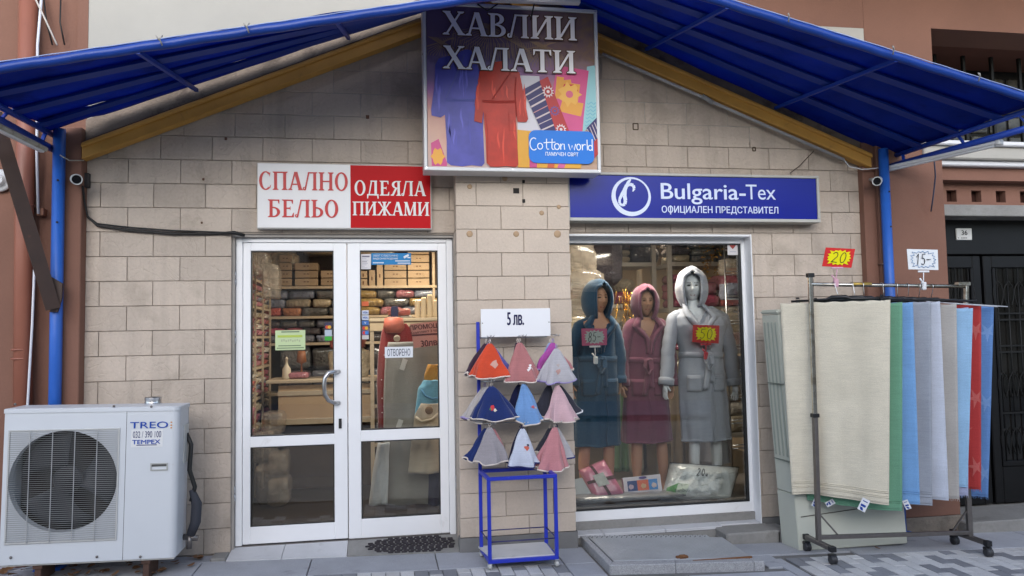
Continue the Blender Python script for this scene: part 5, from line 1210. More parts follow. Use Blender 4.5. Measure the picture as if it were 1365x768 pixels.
for x, y in ((cfl, CYF), (cfr, CYF), (cbl, CYB+.0), (cbr, CYB)):
    g = zg(x); r = (zbot-.027-g)/2-.004; r = max(.026, min(r, .034))
    b = MB(); b.lathe((x-.014, y+.004, g+r), [(.011, 0), (r*.55, .001), (r*.6, .004), (r, .005), (r, .023), (r*.6, .024), (r*.55, .027), (.011, .028)], (1, .25, 0), 20); w_ = b.build('caster_wheel', C((.50, .50, .49), .5), ct)
    b = MB(); b.bar((x, y, g+r*1.6), (x, y, zbot-.024), .034, .03, bev=.003); b.build('caster_fork', 'steel', w_)
ps = thing('price_board', (1.009, -0.38, 1.621), 'white board reading 5 лв. mounted above the small hanging towels', 'sign')
px0, px1, pz0, pz1 = 0.736, 1.281, 1.621, 1.838
part('board', 'white_board', ps, (px0, px1, -.386, -.37, pz0, pz1), bev=.002)
text('5 лв.', C((.012, .013, .07), .5), ps, 1.005, -.388, 1.76, .098, .128, .022)
for x in (px0+.012, px1-.012): 
    b = MB(); b.lathe((x, -.386, (pz0+pz1)/2), [(.004, 0), (.004, -.002)], (0, 1, 0), 8); b.build('screw', 'darkvoid', ps)
# hooks
hk = thing('hook_rack', (.95, -.36, 1.6), 'row of chrome wire hooks under the 5 лв. board holding small towels', 'hook rack')
HY = -.36
rows_z = (1.586, 1.251, 0.931)
b = MB()
for z in rows_z:
    b = MB(); b.tube([(cbl+.014, CYB+.0, z+.03), (cbr+.04, CYB+.0, z+.03)], .006, 6); b.build('cross_bar', 'steel', hk)
for z in rows_z:
    for x in (0.796, 1.042, 1.303):
        b = MB()
        for dx in (-.012, .012): b.tube([(x+dx, CYB, z+.05), (x+dx, CYB-.17, z+.035), (x+dx+.01, CYB-.185, z+.05)], .0035, 6)
        b.build('hook', 'steel', hk)
b = MB()
# small hanging towels as folded cones
def cone_towel(ax, ay, az, xl_, xr_, zb, m, edge, lab, seed, depth=.32, folds=4, amp=.13, motif=None, grp='small towels hanging on the cart hooks', tilt=0):
    """apex at (ax, ay, az); bottom spans xl_..xr_ at height zb"""
    t = thing('small_towel', (ax, ay, az), lab, 'small towel', grp)
    H = az-zb; n = 44; cx = (xl_+xr_)/2; hw = (xr_-xl_)/2*1.10; rn = random.Random(seed); folds = rn.choice((3, 4, 4, 5)); amp *= rn.uniform(.8, 1.7)
    def f(u, v):
        a = 2*pi*u; vv = v**.80*(1+.10*sin(pi*v)*sin(seed))
        fl = 1+amp*(1-2*abs(sin(folds*a*.5+seed*1.9)))*v*1.1+amp*.6*sin((folds*2+1)*a+seed)*v
        r = (.012+(hw-.012)*vv)
        x = ax+(cx-ax)*vv+cos(a)*r*fl
        y = ay-sin(a)*r*depth*(1+amp*(1-2*abs(sin(folds*a*.5+seed*1.9)))*v*4.0)*1.0
        z = az-H*v*(1-.035*(1-abs(cos(a))**2)*0)+.03*v*v*abs(cos(a))**3*(H/.3)+tilt*v*cos(a)-.005*v*sin(folds*a+seed)
        w_ = Vector((cos(a)*1.6, sin(a)*1.6, v*2.2+seed*5)); w_ = noise.noise_vector(w_)*(.020*v+.003); w_.z *= .7
        return Vector((x, y, z))+w_
    b = MB(); b.grid(f, n, 16, closeu=True); b.build('cloth', m, t, solid=.005)
    b = MB(); b.tube([f(i/n, .985)+Vector((0, 0, 0)) for i in range(n+1)], .0062, 6, cap=False); b.build('piping', edge, t)
    b = MB(); b.tube([(ax, ay, az-.005), (ax-.006, ay+.005, az+.02), (ax+.004, ay+.01, az+.035), (ax+.008, ay, az+.01)], .0035, 5); b.build('loop', edge, t)
    if motif:
        for (u, v, col, r, kind) in motif:
            q = MB(); c = f(u, v); n_ = 9 if kind == 'blob' else 12
            pu, pv = (f(u+.004, v)-c).normalized(), (c-f(u, v-.01)).normalized(); nn = pu.cross(pv).normalized()
            if nn.y > 0: nn = -nn
            pts = [c+nn*.005+pu*r*cos(2*pi*i/n_)*(1+.35*sin(i*2.1+seed))+pv*r*sin(2*pi*i/n_)*(1+.3*cos(i*3.3)) for i in range(n_)]
            q.add([c+nn*.007]+pts, [(0, 1+i, 1+(i+1) % n_) for i in range(n_)]); q.build('embroidery', C(col, .7), t)
    return t
st_ = {k: towel_mat('small_towel_'+k, c, weave=140) for k, c in dict(orange=(.72, .085, .035), rose=(.50, .20, .20), palegrey=(.52, .50, .53), magenta=(.45, .09, .38), navy=(.018, .035, .15), lightblue=(.19, .36, .68), pink=(.70, .46, .50), grey=(.36, .33, .35), white=(.62, .66, .78), plum=(.055, .028, .05), beige=(.50, .46, .45), charcoal=(.045, .045, .065), violet=(.15, .15, .48), salmon=(.58, .25, .27), darknavy=(.012, .014, .06), babyblue=(.32, .42, .68)).items()}
ecl, elv, enb = C((.66, .58, .52), .8), C((.36, .30, .55), .8), C((.03, .035, .14), .8)
def CT(px, lab, m, edge, seed, y=-.50, **k): 
    (ax, az), (xl_, _), (xr_, zb) = px; cone_towel(ax, y, az, xl_, xr_, zb, st_[m], edge, lab, seed, **k)
yb1, yf1 = -.42, -.51
CT(((0.768, 1.574), (0.616, 1.339), (0.833, 1.322)), 'dark plum small towel at the left of the top row', 'plum', ecl, 2, y=yb1, depth=.25)
CT(((0.79, 1.573), (0.717, 1.337), (0.954, 1.33)), 'violet blue small towel peeking out behind the orange one', 'violet', enb, 3, y=-.43, depth=.25)
CT(((0.785, 1.574), (0.645, 1.326), (0.923, 1.313)), 'bright orange red small towel in the top row', 'orange', ecl, 1, motif=((.20, .60, (.60, .34, .28), .028, 'blob'),))
CT(((1.012, 1.575), (0.955, 1.33), (1.066, 1.327)), 'black small towel behind the rose one in the top row', 'plum', ecl, 5, y=yb1, depth=.2)
CT(((1.014, 1.575), (0.9, 1.291), (1.17, 1.278)), 'dusty rose small towel in the middle of the top row', 'rose', ecl, 4, motif=((.17, .66, (.78, .72, .72), .012, 'blob'), (.14, .70, (.78, .72, .72), .014, 'blob'), (.15, .60, (.8, .75, .75), .010, 'blob'), (.19, .70, (.75, .7, .7), .010, 'blob')))
CT(((1.274, 1.569), (1.181, 1.369), (1.293, 1.378)), 'baby blue small towel at the back of the top right hook', 'babyblue', ecl, 6, y=-.41, depth=.2)
CT(((1.285, 1.569), (1.162, 1.342), (1.327, 1.344)), 'magenta small towel left of the pale grey one', 'magenta', elv, 7, y=-.44, depth=.25)
CT(((1.327, 1.493), (1.33, 1.343), (1.443, 1.346)), 'pink small towel peeking out right of the pale grey one', 'salmon', ecl, 8, y=-.43, depth=.2)
CT(((1.297, 1.524), (1.164, 1.283), (1.432, 1.259)), 'pale grey small towel with lilac edge in the top row', 'palegrey', elv, 9, motif=((.25, .66, (.50, .30, .27), .020, 'blob'), (.25, .48, (.45, .38, .36), .012, 'blob')))
CT(((0.752, 1.245), (0.571, 1.025), (0.747, 0.996)), 'beige grey small towel at the left of the middle row', 'beige', elv, 10, y=yb1, depth=.25)
CT(((0.769, 1.247), (0.634, 0.994), (0.793, 0.976)), 'silver grey small towel left of the navy one', 'palegrey', ecl, 11, y=-.46, depth=.25)
CT(((0.791, 1.255), (0.64, 0.993), (0.997, 0.997)), 'navy small towel with red flower in the middle row', 'navy', ecl, 12, motif=((.27, .62, (.60, .05, .06), .020, 'blob'), (.24, .68, (.66, .6, .5), .012, 'blob'), (.29, .66, (.10, .22, .08), .010, 'blob')))
CT(((1.018, 1.254), (0.915, 1.058), (1.049, 1.03)), 'near black navy small towel behind the light blue one', 'darknavy', enb, 13, y=yb1, depth=.25)
CT(((1.037, 1.265), (0.979, 0.964), (1.174, 0.956)), 'light blue small towel in the middle of the middle row', 'lightblue', ecl, 14, motif=((.18, .56, (.5, .12, .15), .012, 'blob'), (.15, .60, (.6, .5, .5), .010, 'blob')))
CT(((1.255, 1.24), (1.132, 1.026), (1.309, 0.997)), 'charcoal small towel left behind the pink one in the middle row', 'charcoal', ecl, 15, y=-.41, depth=.3)
CT(((1.325, 1.24), (1.303, 1.046), (1.486, 1.017)), 'charcoal small towel with white edge right of the pink one', 'charcoal', C((.7, .7, .72), .8), 16, y=-.44, depth=.25)
CT(((1.297, 1.246), (1.215, 0.96), (1.437, 0.963)), 'pale pink small towel in the middle row', 'pink', ecl, 17)
CT(((0.757, 0.935), (0.6, 0.712), (0.741, 0.689)), 'navy small towel at the left of the bottom row', 'navy', ecl, 18, y=-.43, depth=.25, motif=((.22, .6, (.6, .2, .1), .012, 'blob'),))
CT(((0.802, 0.933), (0.793, 0.715), (0.913, 0.698)), 'salmon small towel peeking out right of the grey one', 'salmon', ecl, 19, y=-.43, depth=.2)
CT(((0.774, 0.949), (0.669, 0.678), (0.888, 0.673)), 'mid grey small towel in the bottom row', 'grey', ecl, 20)
CT(((1.02, 0.92), (0.922, 0.666), (1.037, 0.649)), 'dark navy small towel behind the white one in the bottom row', 'darknavy', enb, 21, y=-.44, depth=.25)
CT(((1.024, 0.929), (0.916, 0.65), (1.133, 0.645)), 'white small towel with navy edge and red fox motif', 'white', enb, 22, motif=((.20, .50, (.55, .12, .08), .018, 'blob'), (.17, .42, (.05, .05, .08), .010, 'blob')))
CT(((1.251, 0.915), (1.148, 0.743), (1.276, 0.714)), 'black small towel left behind the salmon one in the bottom row', 'charcoal', ecl, 23, y=yb1, depth=.25)
CT(((1.298, 0.916), (1.251, 0.686), (1.428, 0.678)), 'pale grey small towel right behind the salmon one', 'palegrey', enb, 24, y=-.45, depth=.25)
CT(((1.272, 0.93), (1.121, 0.629), (1.358, 0.601)), 'salmon pink small towel at the right of the bottom row', 'salmon', ecl, 25)

# ================================================================== SHOP INTERIOR
rm = thing('shop_interior', (1.4, 2, 0), 'warm lit shop room seen through the door and window glass', 'room')
rm['kind'] = 'structure'
part('floor', 'interior_floor', rm, (-1.9, 4.7, .26, 4.3, -.1, .04))
part('ceiling', 'interior_wall', rm, (-1.9, 4.7, .26, 4.3, 2.82, 2.9))
part('back_wall', 'interior_wall', rm, (-1.9, 4.7, 4.2, 4.3, .04, 2.82))
part('side_wall', 'interior_wall', rm, (-1.95, -1.9, .26, 4.3, -.1, 2.9), (4.65, 4.7, .26, 4.3, -.1, 2.9))
part('display_floor', C((.22, .19, .17), .6), rm, (.75, 4.6, .19, 1.25, .04, .16))
lamp_m = mat('lit_warm_diffuser', (1.0, .72, .42), .5, emit=2.0)
for k, (x, y, lab) in enumerate(((-.25, .85, 'warm ceiling lamp nearest the left door leaf inside the shop'), (.5, 2.3, 'warm ceiling lamp inside the shop behind the right door leaf'), (2.35, .55, 'warm ceiling lamp inside above the display window'), (3.4, 2.1, 'warm ceiling lamp inside at the right end of the shop'), (1.5, 3.2, 'warm ceiling lamp at the back of the shop'))):  # the two nearest the glass are unseen, added to brighten robes and baby towels
    t = thing('ceiling_lamp', (x, y, 2.8), lab, 'lamp'); part('housing', 'white_pl', t, (x-.32, x+.32, y-.12, y+.12, 2.775, 2.82)); part('diffuser', lamp_m, t, (x-.30, x+.30, y-.10, y+.10, 2.765, 2.774))
    ld = bpy.data.lights.new('lamp_light', 'AREA'); ld.shape = 'RECTANGLE'; ld.size = .6; ld.size_y = .2; ld.energy = 17 if y < 1 else 16; ld.color = (1, .90, .78) if y < 1 else (1, .80, .58)
    lo = bpy.data.objects.new('lamp_light', ld); SC.collection.objects.link(lo); lo.parent = t; lo.location = (0, 0, -.05)
# packed goods
PM = []
for k in range(4):
    b = MB(); sd = k*7.3
    def f(u, v):
        a, e = 2*pi*u, pi*(v-.5); sp = lambda c, p: math.copysign(abs(c)**p, c)
        p = Vector((.5*sp(cos(e), .32)*sp(cos(a), .3), .5*sp(cos(e), .32)*sp(sin(a), .3), .5*sp(sin(e), .45)))
        return p*(1+.10*noise.noise(p*3.5+Vector((sd, 0, 0)))+.07*noise.noise(p*11+Vector((0, sd, 0)))+.03*sin(p.z*30+sd))
    b.grid(f, 22, 12, closeu=True); bmesh.ops.recalc_face_normals(b.bm, faces=b.bm.faces[:]); me = bpy.data.meshes.new('pack'); b.bm.to_mesh(me); b.bm.free(); me.materials.append(M['cardboard']); PM.append(me)
def packmat(i):
    cols = [(.50, .10, .08), (.48, .32, .10), (.13, .13, .13), (.48, .40, .28), (.16, .17, .22), (.55, .20, .26), (.55, .46, .32), (.06, .05, .06), (.62, .24, .10), (.26, .30, .42), (.45, .07, .14), (.62, .58, .52)]
    key = 'plastic_pack_%d' % (i % len(cols))
    if key not in M:
        m = mat(key, cols[i % len(cols)], .55, nz=(14, .35), bump=(30, 1.0, .05), coat=.9, obj=.3); M[key] = m
    return M[key]
def pack(x0, x1, y0, y1, z0, z1, ci, label, grp, name='bedding_pack', cat='package'):
    o = bpy.data.objects.new(name, PM[random.randrange(4)]); SC.collection.objects.link(o); o.location = ((x0+x1)/2, (y0+y1)/2, (z0+z1)/2)
    o.scale = (x1-x0, y1-y0, (z1-z0)*1.04); o.material_slots[0].link = 'OBJECT'; o.material_slots[0].material = ci if not isinstance(ci, int) else packmat(ci)
    return tag(o, label, cat, grp)
ORD = ['first', 'second', 'third', 'fourth', 'fifth', 'sixth', 'seventh', 'eighth', 'ninth', 'tenth', 'eleventh', 'twelfth', 'thirteenth', 'fourteenth', 'fifteenth', 'sixteenth', 'seventeenth', 'eighteenth', 'nineteenth', 'twentieth']
# back shelving behind the door
SB = 3.0
bs_ = thing('shelving_unit', (-.3, SB, 0), 'wide pale wood shelving along the back wall behind the double door', 'shelves')
shz = [2.245, 1.893, 1.582, 1.0, .5]
for z in shz: part('shelf', 'wood_shelf', bs_, (-1.85, 1.25, SB, SB+.5, z-.03, z))
for x in (-1.86, -.45, 0.555+.03, 1.25): part('side_panel', 'wood_shelf', bs_, (x, x+.03, SB+.005, SB+.5, .04, 2.72))
part('back_panel', C((.12, .085, .06), .8), bs_, (-1.86, 1.28, SB+.5, SB+.52, .04, 2.78))
zz_ = [2.24, 2.335, 2.425, 2.516, 2.611, 2.693]
hb = zz_[1]-zz_[0]
n_ = 0
def cbox(x0, x1, z0, z1, lab):
    t = thing('cardboard_box', ((x0+x1)/2, SB+.2, z0), lab, 'box', 'cardboard boxes on the top shelf')
    part('carton', 'cardboard', t, (x0+.006, x1-.006, SB+.02, SB+.42, z0+.002, z1-.008), bev=.004)
    part('printed_mark', C((.10, .05, .03), .8), t, ((x0+x1)/2-.03, (x0+x1)/2-.008, SB+.0185, SB+.02, (z0+z1)/2-.006, (z0+z1)/2+.006), ((x0+x1)/2+.008, (x0+x1)/2+.03, SB+.0185, SB+.02, (z0+z1)/2-.006, (z0+z1)/2+.006)) if x1-x0 > .12 else part('printed_mark', C((.10, .05, .03), .8), t, ((x0+x1)/2-.008, (x0+x1)/2+.008, SB+.0185, SB+.02, (z0+z1)/2-.03, (z0+z1)/2+.01))
colsR = [(0.006, 0.281, 4), (0.286, 0.555, 5)]
for ci, (a, c, nr) in enumerate(colsR):
    for r in range(nr): cbox(a, c, zz_[0]+hb*r, zz_[0]+hb*(r+1), '%s cardboard box up in the %s stack behind the right door leaf' % (ORD[r], ('left', 'right')[ci]))
for k, (a, c) in enumerate(((491, 501), (501.5, 511))):
    xa, xc = (-0.175, -0.092) if k == 0 else (-0.083, 0.001); cbox(xa, xc, zz_[0], zz_[0]+hb*(2.1+.7*k), 'upright narrow cardboard box, %s of the two beside the stacks' % ('left', 'right')[k])
for r in range(2): cbox(-0.289, -0.184, zz_[0]+hb*r, zz_[0]+hb*(r+1), '%s small cardboard box at the left edge of the right door pane' % ('lower', 'upper')[r])
zl_ = 2.25; hl = hb*.98
for ci, (a, c, nr, o) in enumerate(((-1.387, -1.21, 2, 0), (-1.21, -1.057, 4, 0), (-1.032, -0.758, 3, 0), (-0.736, -0.516, 2, 0), (-0.507, -0.307, 3, 0))):
    for r in range(nr): cbox(a, c, zl_+hl*r, zl_+hl*(r+1), '%s cardboard box up in the %s stack behind the left door leaf' % (ORD[r], ORD[ci]))
for k, (a, c, z0, z1) in enumerate(((-1.55, -1.0, zl_+hl*2, zl_+hl*4.6), (-.95, -.35, zl_+hl*4.1, zl_+hl*5.5), (-.3, .15, zl_+hl*3.1, zl_+hl*5.4))):
    pack(a, c, SB+.05, SB+.4, z0, z1, (3, 6, 3)[k], '%s pale crumpled bundle on top of the boxes at the back' % ORD[k], 'bundles on top of the boxes')
# rows of packs under the boxes
def fill(xa, xb, z0, z1, rows, wds, y0, depth, where, seed, pal=None, grp='packed bedding on the shelves'):
    rnd = random.Random(seed); h = (z1-z0)/rows
    for r in range(rows):
        x = xa; k = 0
        while x < xb-.06:
            w_ = min(rnd.choice(wds), xb-x); ci = rnd.randrange(12) if pal is None else rnd.choice(pal)
            pack(x, x+w_, y0, y0+depth, z0+h*r, z0+h*(r+1)*.98 if 1 else 0, ci, '%s pack from the left in %s row %s' % (ORD[k], ('the bottom', 'the second', 'the third', 'the fourth')[r], where), grp); x += w_+.004; k += 1
def fill2(xa, xb, z0, z1, rows, wds, y0, depth, where, seed, pal=None):
    rnd = random.Random(seed); h = (z1-z0)/rows
    for r in range(rows):
        x = xa; k = 0
        while x < xb-.06:
            w_ = min(rnd.choice(wds), xb-x); ci = rnd.randrange(12) if pal is None else rnd.choice(pal)
            pack(x, x+w_, y0, y0+depth, z0+h*r, z0+h*(r+1), ci, '%s pack from the left, %s, %s' % (ORD[min(k, 19)], ('bottom row', 'second row', 'third row', 'fourth row')[r], where), 'packed bedding on the shelves'); x += w_+.004; k += 1
fill2(-1.4, .95, shz[1], shz[0]-.05, 3, (.22, .26, .30), SB+.03, .36, 'shelf just under the cardboard boxes', 3, (1, 2, 3, 4, 5, 8, 9, 2, 0))
fill2(-1.4, .95, shz[2], shz[1]-.05, 3, (.20, .26, .30), SB+.03, .36, 'second shelf under the cardboard boxes', 5, (7, 2, 4, 7, 10, 9))
fill2(-1.2, 1.2, shz[3], shz[2]-.06, 2, (.3, .36), SB+.03, .36, 'low shelf behind the counter', 9, (7, 2, 4, 7, 7))
# left shelving running along the side wall
ls = thing('shelving_unit', (-1.6, 2, 0), 'pale wood open shelving along the left side wall inside the shop', 'shelves')
lzs = [.55, 1.029, 1.344, 1.667, 1.977, 2.258]
for z in lzs: part('shelf', 'wood_shelf', ls, (-1.88, -1.30, .9, 2.95, z-.025, z))
for y in (.88, 1.4, 1.9, 2.4, 2.93): part('upright', 'wood_shelf', ls, (-1.305, -1.285, y, y+.03, .04, 2.5))
k = 0; SPK = {c_: [] for c_ in (0, 10, 11, 5, 9, 6)}
for z0, z1 in zip(lzs, lzs[1:]+[lzs[-1]+.22]):
    for y in (.93, 1.18, 1.43, 1.68, 1.93, 2.18, 2.43, 2.68):
        rnd = random.Random(k*3+1); k += 1; h = (z1-z0-.04)/4*.95
        for r in range(4): SPK[rnd.choice((0, 10, 11, 5, 9, 6))].append((-1.68, -1.30+rnd.uniform(-.02, .012), y, y+.235, z0+h*r, z0+h*(r+1)))
for ci, L_ in SPK.items():   # too small to tell apart: joined per cloth colour
    b = MB()
    for q in L_:
        n0 = len(b.bm.verts); b.bm.from_mesh(PM[len(b.bm.verts) % 4]); b.bm.verts.ensure_lookup_table()
        for v_ in b.bm.verts[n0:]: v_.co = Vector(((q[0]+q[1])/2+v_.co.x*(q[1]-q[0]), (q[2]+q[3])/2+v_.co.y*(q[3]-q[2]), (q[4]+q[5])/2+v_.co.z*(q[5]-q[4])))
    if L_: b.build('folded_packs', packmat(ci), ls)['kind'] = 'stuff'
clear = mat('clear_plastic_wrap', (.55, .47, .38), .25, nz=(12, .5), bump=(26, 1.0, .06), coat=1); clear.node_tree.nodes['Principled BSDF'].inputs['Alpha'].default_value = .45
for k, (x0, x1, z0, z1, y) in enumerate(((-1.24, -1.02, .05, .42, 1.5), (-1.10, -.90, .05, .30, 1.35), (-1.28, -1.06, .42, .72, 1.6), (-1.12, -.93, .28, .52, 1.5), (-1.2, -1.0, .68, .90, 1.7))):
    pack(x0, x1, y, y+.35, z0, z1, clear, '%s crumpled clear plastic bag on the floor behind the left door leaf' % ORD[k], 'clear bags behind the left door leaf')
for k, (x0, x1, z0, z1) in enumerate(((-1.249, -1.103, 2.242, 2.481), (-1.16, -1.005, 2.03, 2.367))):
    pack(x0, x1, 1.4, 1.75, z0, z1, clear, ['crumpled clear plastic bag high at the left in the left door leaf', 'crumpled clear bag hanging just below and right of the top one'][k], None)
# counter
co = thing('counter', (-.3, 2.2, 0), 'pale wood sales counter behind the left door leaf', 'counter')
cxa = -1.104; zt1 = 1.198
part('front_panel', C((.44, .31, .19), .5, nz=(6, .1)), co, (cxa, .45, 2.2, 2.24, 0.724, zt1-.06)); part('end_panel', 'wood_shelf', co, (cxa, cxa+.03, 2.24, 2.7, 0.724, zt1-.04))
part('counter_top', 'wood_shelf', co, (cxa-.12, .5, 2.14, 2.75, zt1-.035, zt1), bev=.006); part('moulding', 'wood_shelf', co, (cxa-.01, .46, 2.185, 2.2, zt1-.17, zt1-.12), (cxa-.01, .46, 2.18, 2.2, 0.724, 0.787), bev=.004); part('plinth', C((.08, .06, .05), .6), co, (cxa+.03, .45, 2.28, 2.3, .04, 0.747))
t = thing('bottle', (-1.038, 2.35, zt1), 'small white dispenser bottle standing on the counter', 'bottle')
b = MB(); b.lathe(Vector(t.location), [(.045, 0), (.048, .01), (.045, .11), (.02, .15), (.014, .17), (.014, .21), (.022, .215), (.006, .24)], n=16); b.build('body', C((.55, .48, .38), .4), t)
t = thing('candle_lamp', (-0.887, 2.4, zt1), 'small lit table lamp on the counter', 'lamp')
p = Vector(t.location); b = MB(); b.lathe(p, [(.05, 0), (.05, .012), (.01, .02), (.01, .16), (.055, .18), (.04, .30)], n=16); b.build('stand', C((.25, .10, .05), .4), t)
b = MB(); b.lathe(p+Vector((0, -.0, .015)), [(.062, 0), (.062, .02)], n=16); b.build('glowing_base', mat('lit_lamp', (1, .75, .4), .4, emit=4), t)
pack(cxa+.08, cxa+.30, 2.3, 2.55, zt1, zt1+.07, 5, 'dark reddish bundle on the counter', None); pack(cxa+.5, cxa+.95, 2.35, 2.65, zt1, zt1+.30, 3, 'large pale bundle on the right of the counter', None)
pack(cxa+.52, cxa+.9, 2.35, 2.65, zt1+.30, zt1+.46, 0, 'reddish bundle stacked on the large pale one', None)
# display table seen in the right door leaf
tb = thing('display_table', (.35, 1.9, 0), 'white display table with towels behind the right door leaf', 'table')
zt2 = 1.829
part('table_top', C((.60, .50, .36), .5), tb, (-0.15, 1.3, 1.85, 2.4, zt2-.035, zt2), bev=.004); part('fascia', C((.55, .44, .30), .5), tb, (-0.142, 1.3, 1.87, 1.89, zt2-.13, zt2-.036))
for x in (-0.142, .25): part('leg', 'wood_shelf', tb, (x, x+.04, 1.88, 1.93, .04, zt2-.13))
for z in (.9, .5): part('lower_shelf', 'wood_shelf', tb, (-0.135, 1.3, 1.9, 2.35, z, z+.03))
for r in range(2):
    for k in range(4): pack(-.13+k*.27, .12+k*.27, 1.95, 2.25, (.53, .93)[r], (.53, .93)[r]+.22, (7, 2, 9, 4)[(k+r) % 4], '%s dark pack on the %s shelf of the display table' % (ORD[k], ('lower', 'upper')[r]), 'packs under the display table')
for k in range(6):
    x = 0.328+k*.066; hz_ = .19+.03*((k*7) % 3)
    t = thing('rolled_towel', (x+.03, 1.98, zt2), '%s upright rolled cream towel from the left on the display table' % ORD[k], 'rolled towel', 'upright rolled cream towels')
    b = MB(); b.lathe((x+.03, 1.98, zt2), [(.028, 0), (.031, .02), (.031, hz_-.02), (.022, hz_), (.008, hz_-.006)], n=12); b.build('roll', C((.62, .50, .34), .9, bump=(120, .4, .004)), t)
pack(0.045, 0.288, 1.92, 2.2, zt2+.02, zt2+.10, 0, 'pinkish red pack lying on the display table', None)
pack(0.045, 0.304, 1.94, 2.2, zt2, zt2+.03, 11, 'flat cream pack under the pinkish red one', None)
pack(0.075, 0.153, 1.86, 1.93, zt2-.03, zt2+.12, mat('navy_cloth', (.02, .02, .07), .9), 'small navy cloth hanging over the edge of the display table', None)
# cloth things behind the right door leaf
def drape(name, lab, cat, m, outline, y, th=.02, fold=.02, seed=0, nf=5, grp=None, parent=None):
    """outline rows: (z, x_left, x_right) from top to bottom; a folded cloth with depth"""
    zs = [o_[0] for o_ in outline]
    t = parent or thing(name, ((outline[0][1]+outline[0][2])/2, y, zs[0]), lab, cat, grp)
    def f(u, v):
        k = v*(len(outline)-1); i = min(int(k), len(outline)-2); q = k-i; a, c = outline[i], outline[i+1]
        z = a[0]+(c[0]-a[0])*q; xl, xr_ = a[1]+(c[1]-a[1])*q, a[2]+(c[2]-a[2])*q
        return Vector((xl+(xr_-xl)*u, y-(1-(2*u-1)**2)*.05+fold*(.3+v)*sin(u*pi*nf+seed+v)+fold*.5*noise.noise(Vector((u*5, v*4, seed))), z))
    b = MB(); b.grid(f, 26, 24); b.build('cloth' if not parent else name, m, t, solid=th)
    return t
g1 = towel_mat('wine_red_terry', (.26, .015, .015)); g2 = towel_mat('taupe_grey_terry', (.36, .34, .31)); g3 = towel_mat('powder_blue_terry', (.20, .48, .66)); g4 = towel_mat('sand_terry', (.60, .50, .38)); g5 = towel_mat('mustard_terry', (.62, .30, .05)); g6 = towel_mat('pale_grey_terry', (.62, .64, .66))
def yz(a): return a
t = drape('robe', 'wine red spotted robe on a stand behind the right door leaf', 'robe', g1, [(1.754, 0.045, 0.204), (1.698, -0.011, 0.252), (1.489, -0.047, 0.285), (1.211, -0.062, 0.261), (0.763, -0.052, 0.243)], 1.0, seed=1)
rs = random.Random(4)
for k in range(34):
    x = -0.031+rs.random()*.16; z = 0.774+rs.random()*.75; b = MB(); b.lathe((x, .935, z), [(.006, 0), (.006, -.012)], (0, 1, 0), 6); b.build('white_dot', C((.7, .6, .55), .8), t)
b = MB(); b.lathe((0.093, 0.97, 1.719), [(.03, .1), (.085, .09), (.10, .0), (.07, -.05)], n=18); b.build('shoulder_form', C((.45, .12, .08), .5), t)
b = MB(); b.tube([(0.118, 0.9, 1.628), (0.118, 0.88, 1.615)], .03, 12); b.build('button', C((.6, .5, .38), .4), t)
t = drape('robe', 'large taupe grey robe on a rail behind the open sign', 'robe', g2, [(1.588, 0.042, 0.493), (1.427, 0.014, 0.524), (1.159, -0.001, 0.534), (0.627, -0.006, 0.541), (0.152, -0.003, 0.481)], .75, seed=2, nf=3)
for sx_, sy_ in ((0, 0), (1, 0)):
    p = Vector((0.171, 0.66, 1.389)) if not sx_ else Vector((0.127, 0.66, 0.856)); b = MB(); b.box(p.x-.022, p.x+.022, p.y, p.y+.004, p.z-.05, p.z+.05, rot=Matrix.Rotation(.35, 3, 'Y')); b.build('price_label', C((.6, .58, .55), .5), t)
t = drape('bath_sheet', 'pale grey bath sheet hanging at the left of the taupe robe', 'towel', g6, [(0.72, -0.05, 0.034), (0.463, -0.097, 0.025), (0.193, -0.131, 0.016)], .6, seed=3, nf=2)
t = drape('baby_poncho', 'powder blue hooded baby towel at the right edge of the right door leaf', 'baby towel', g3, [(1.25, 0.349, 0.507), (1.178, 0.296, 0.546), (0.904, 0.254, 0.568)], .55, seed=4, nf=2)
b = MB(); b.tube([(0.319, 0.48, 1.172), (0.35, 0.46, 1.121), (0.414, 0.46, 1.093), (0.485, 0.46, 1.11)], .008, 6); b.build('collar_seam', C((.08, .22, .38), .9), t)
t = drape('baby_towel', 'mustard yellow baby towel above the powder blue one', 'baby towel', g5, [(1.385, 0.387, 0.526), (1.292, 0.353, 0.538), (1.193, 0.345, 0.537)], .6, seed=5, nf=2)
t = drape('baby_coat', 'sand coloured hooded baby towel below the powder blue one', 'baby towel', g4, [(1.054, 0.318, 0.512), (0.964, 0.259, 0.537), (0.655, 0.217, 0.559), (0.464, 0.196, 0.556)], .48, seed=6, nf=3)
b = MB(); b.tube([(0.262, 0.4, 0.95), (0.311, 0.38, 0.912), (0.401, 0.39, 0.927), (0.468, 0.42, 0.985)], .012, 6); b.build('hood_fold', g4, t)
b = MB(); b.lathe((0.376, 0.385, 1.005), [(.035, .004), (.03, -.006), (.0, -.008)], (0, 1, 0), 14); b.build('ear_patch', C((.22, .14, .08), .9), t)
t = drape('child_trousers', 'dark striped child garment hanging below the sand baby towel', 'garment', C((.035, .03, .06), .9), [(0.452, 0.389, 0.514), (0.167, 0.379, 0.51)], .6, seed=7, nf=3)
t = thing('promo_poster', (0.334, .3, 1.6), 'pink promotion poster reading ПРОМОЦИЯ hung behind the right door leaf', 'poster')
q = [(0.219, 0.3, 1.742), (0.507, 0.3, 1.769), (0.511, 0.3, 1.565), (0.251, 0.3, 1.539)]
b = MB(); b.poly(q, .002); b.build('sheet', C((.62, .25, .20), .6), t)
ux = (Vector(q[1])-Vector(q[0])).normalized(); uz = Vector((-ux.z, 0, ux.x)); dkr = C((.10, .015, .02), .6)
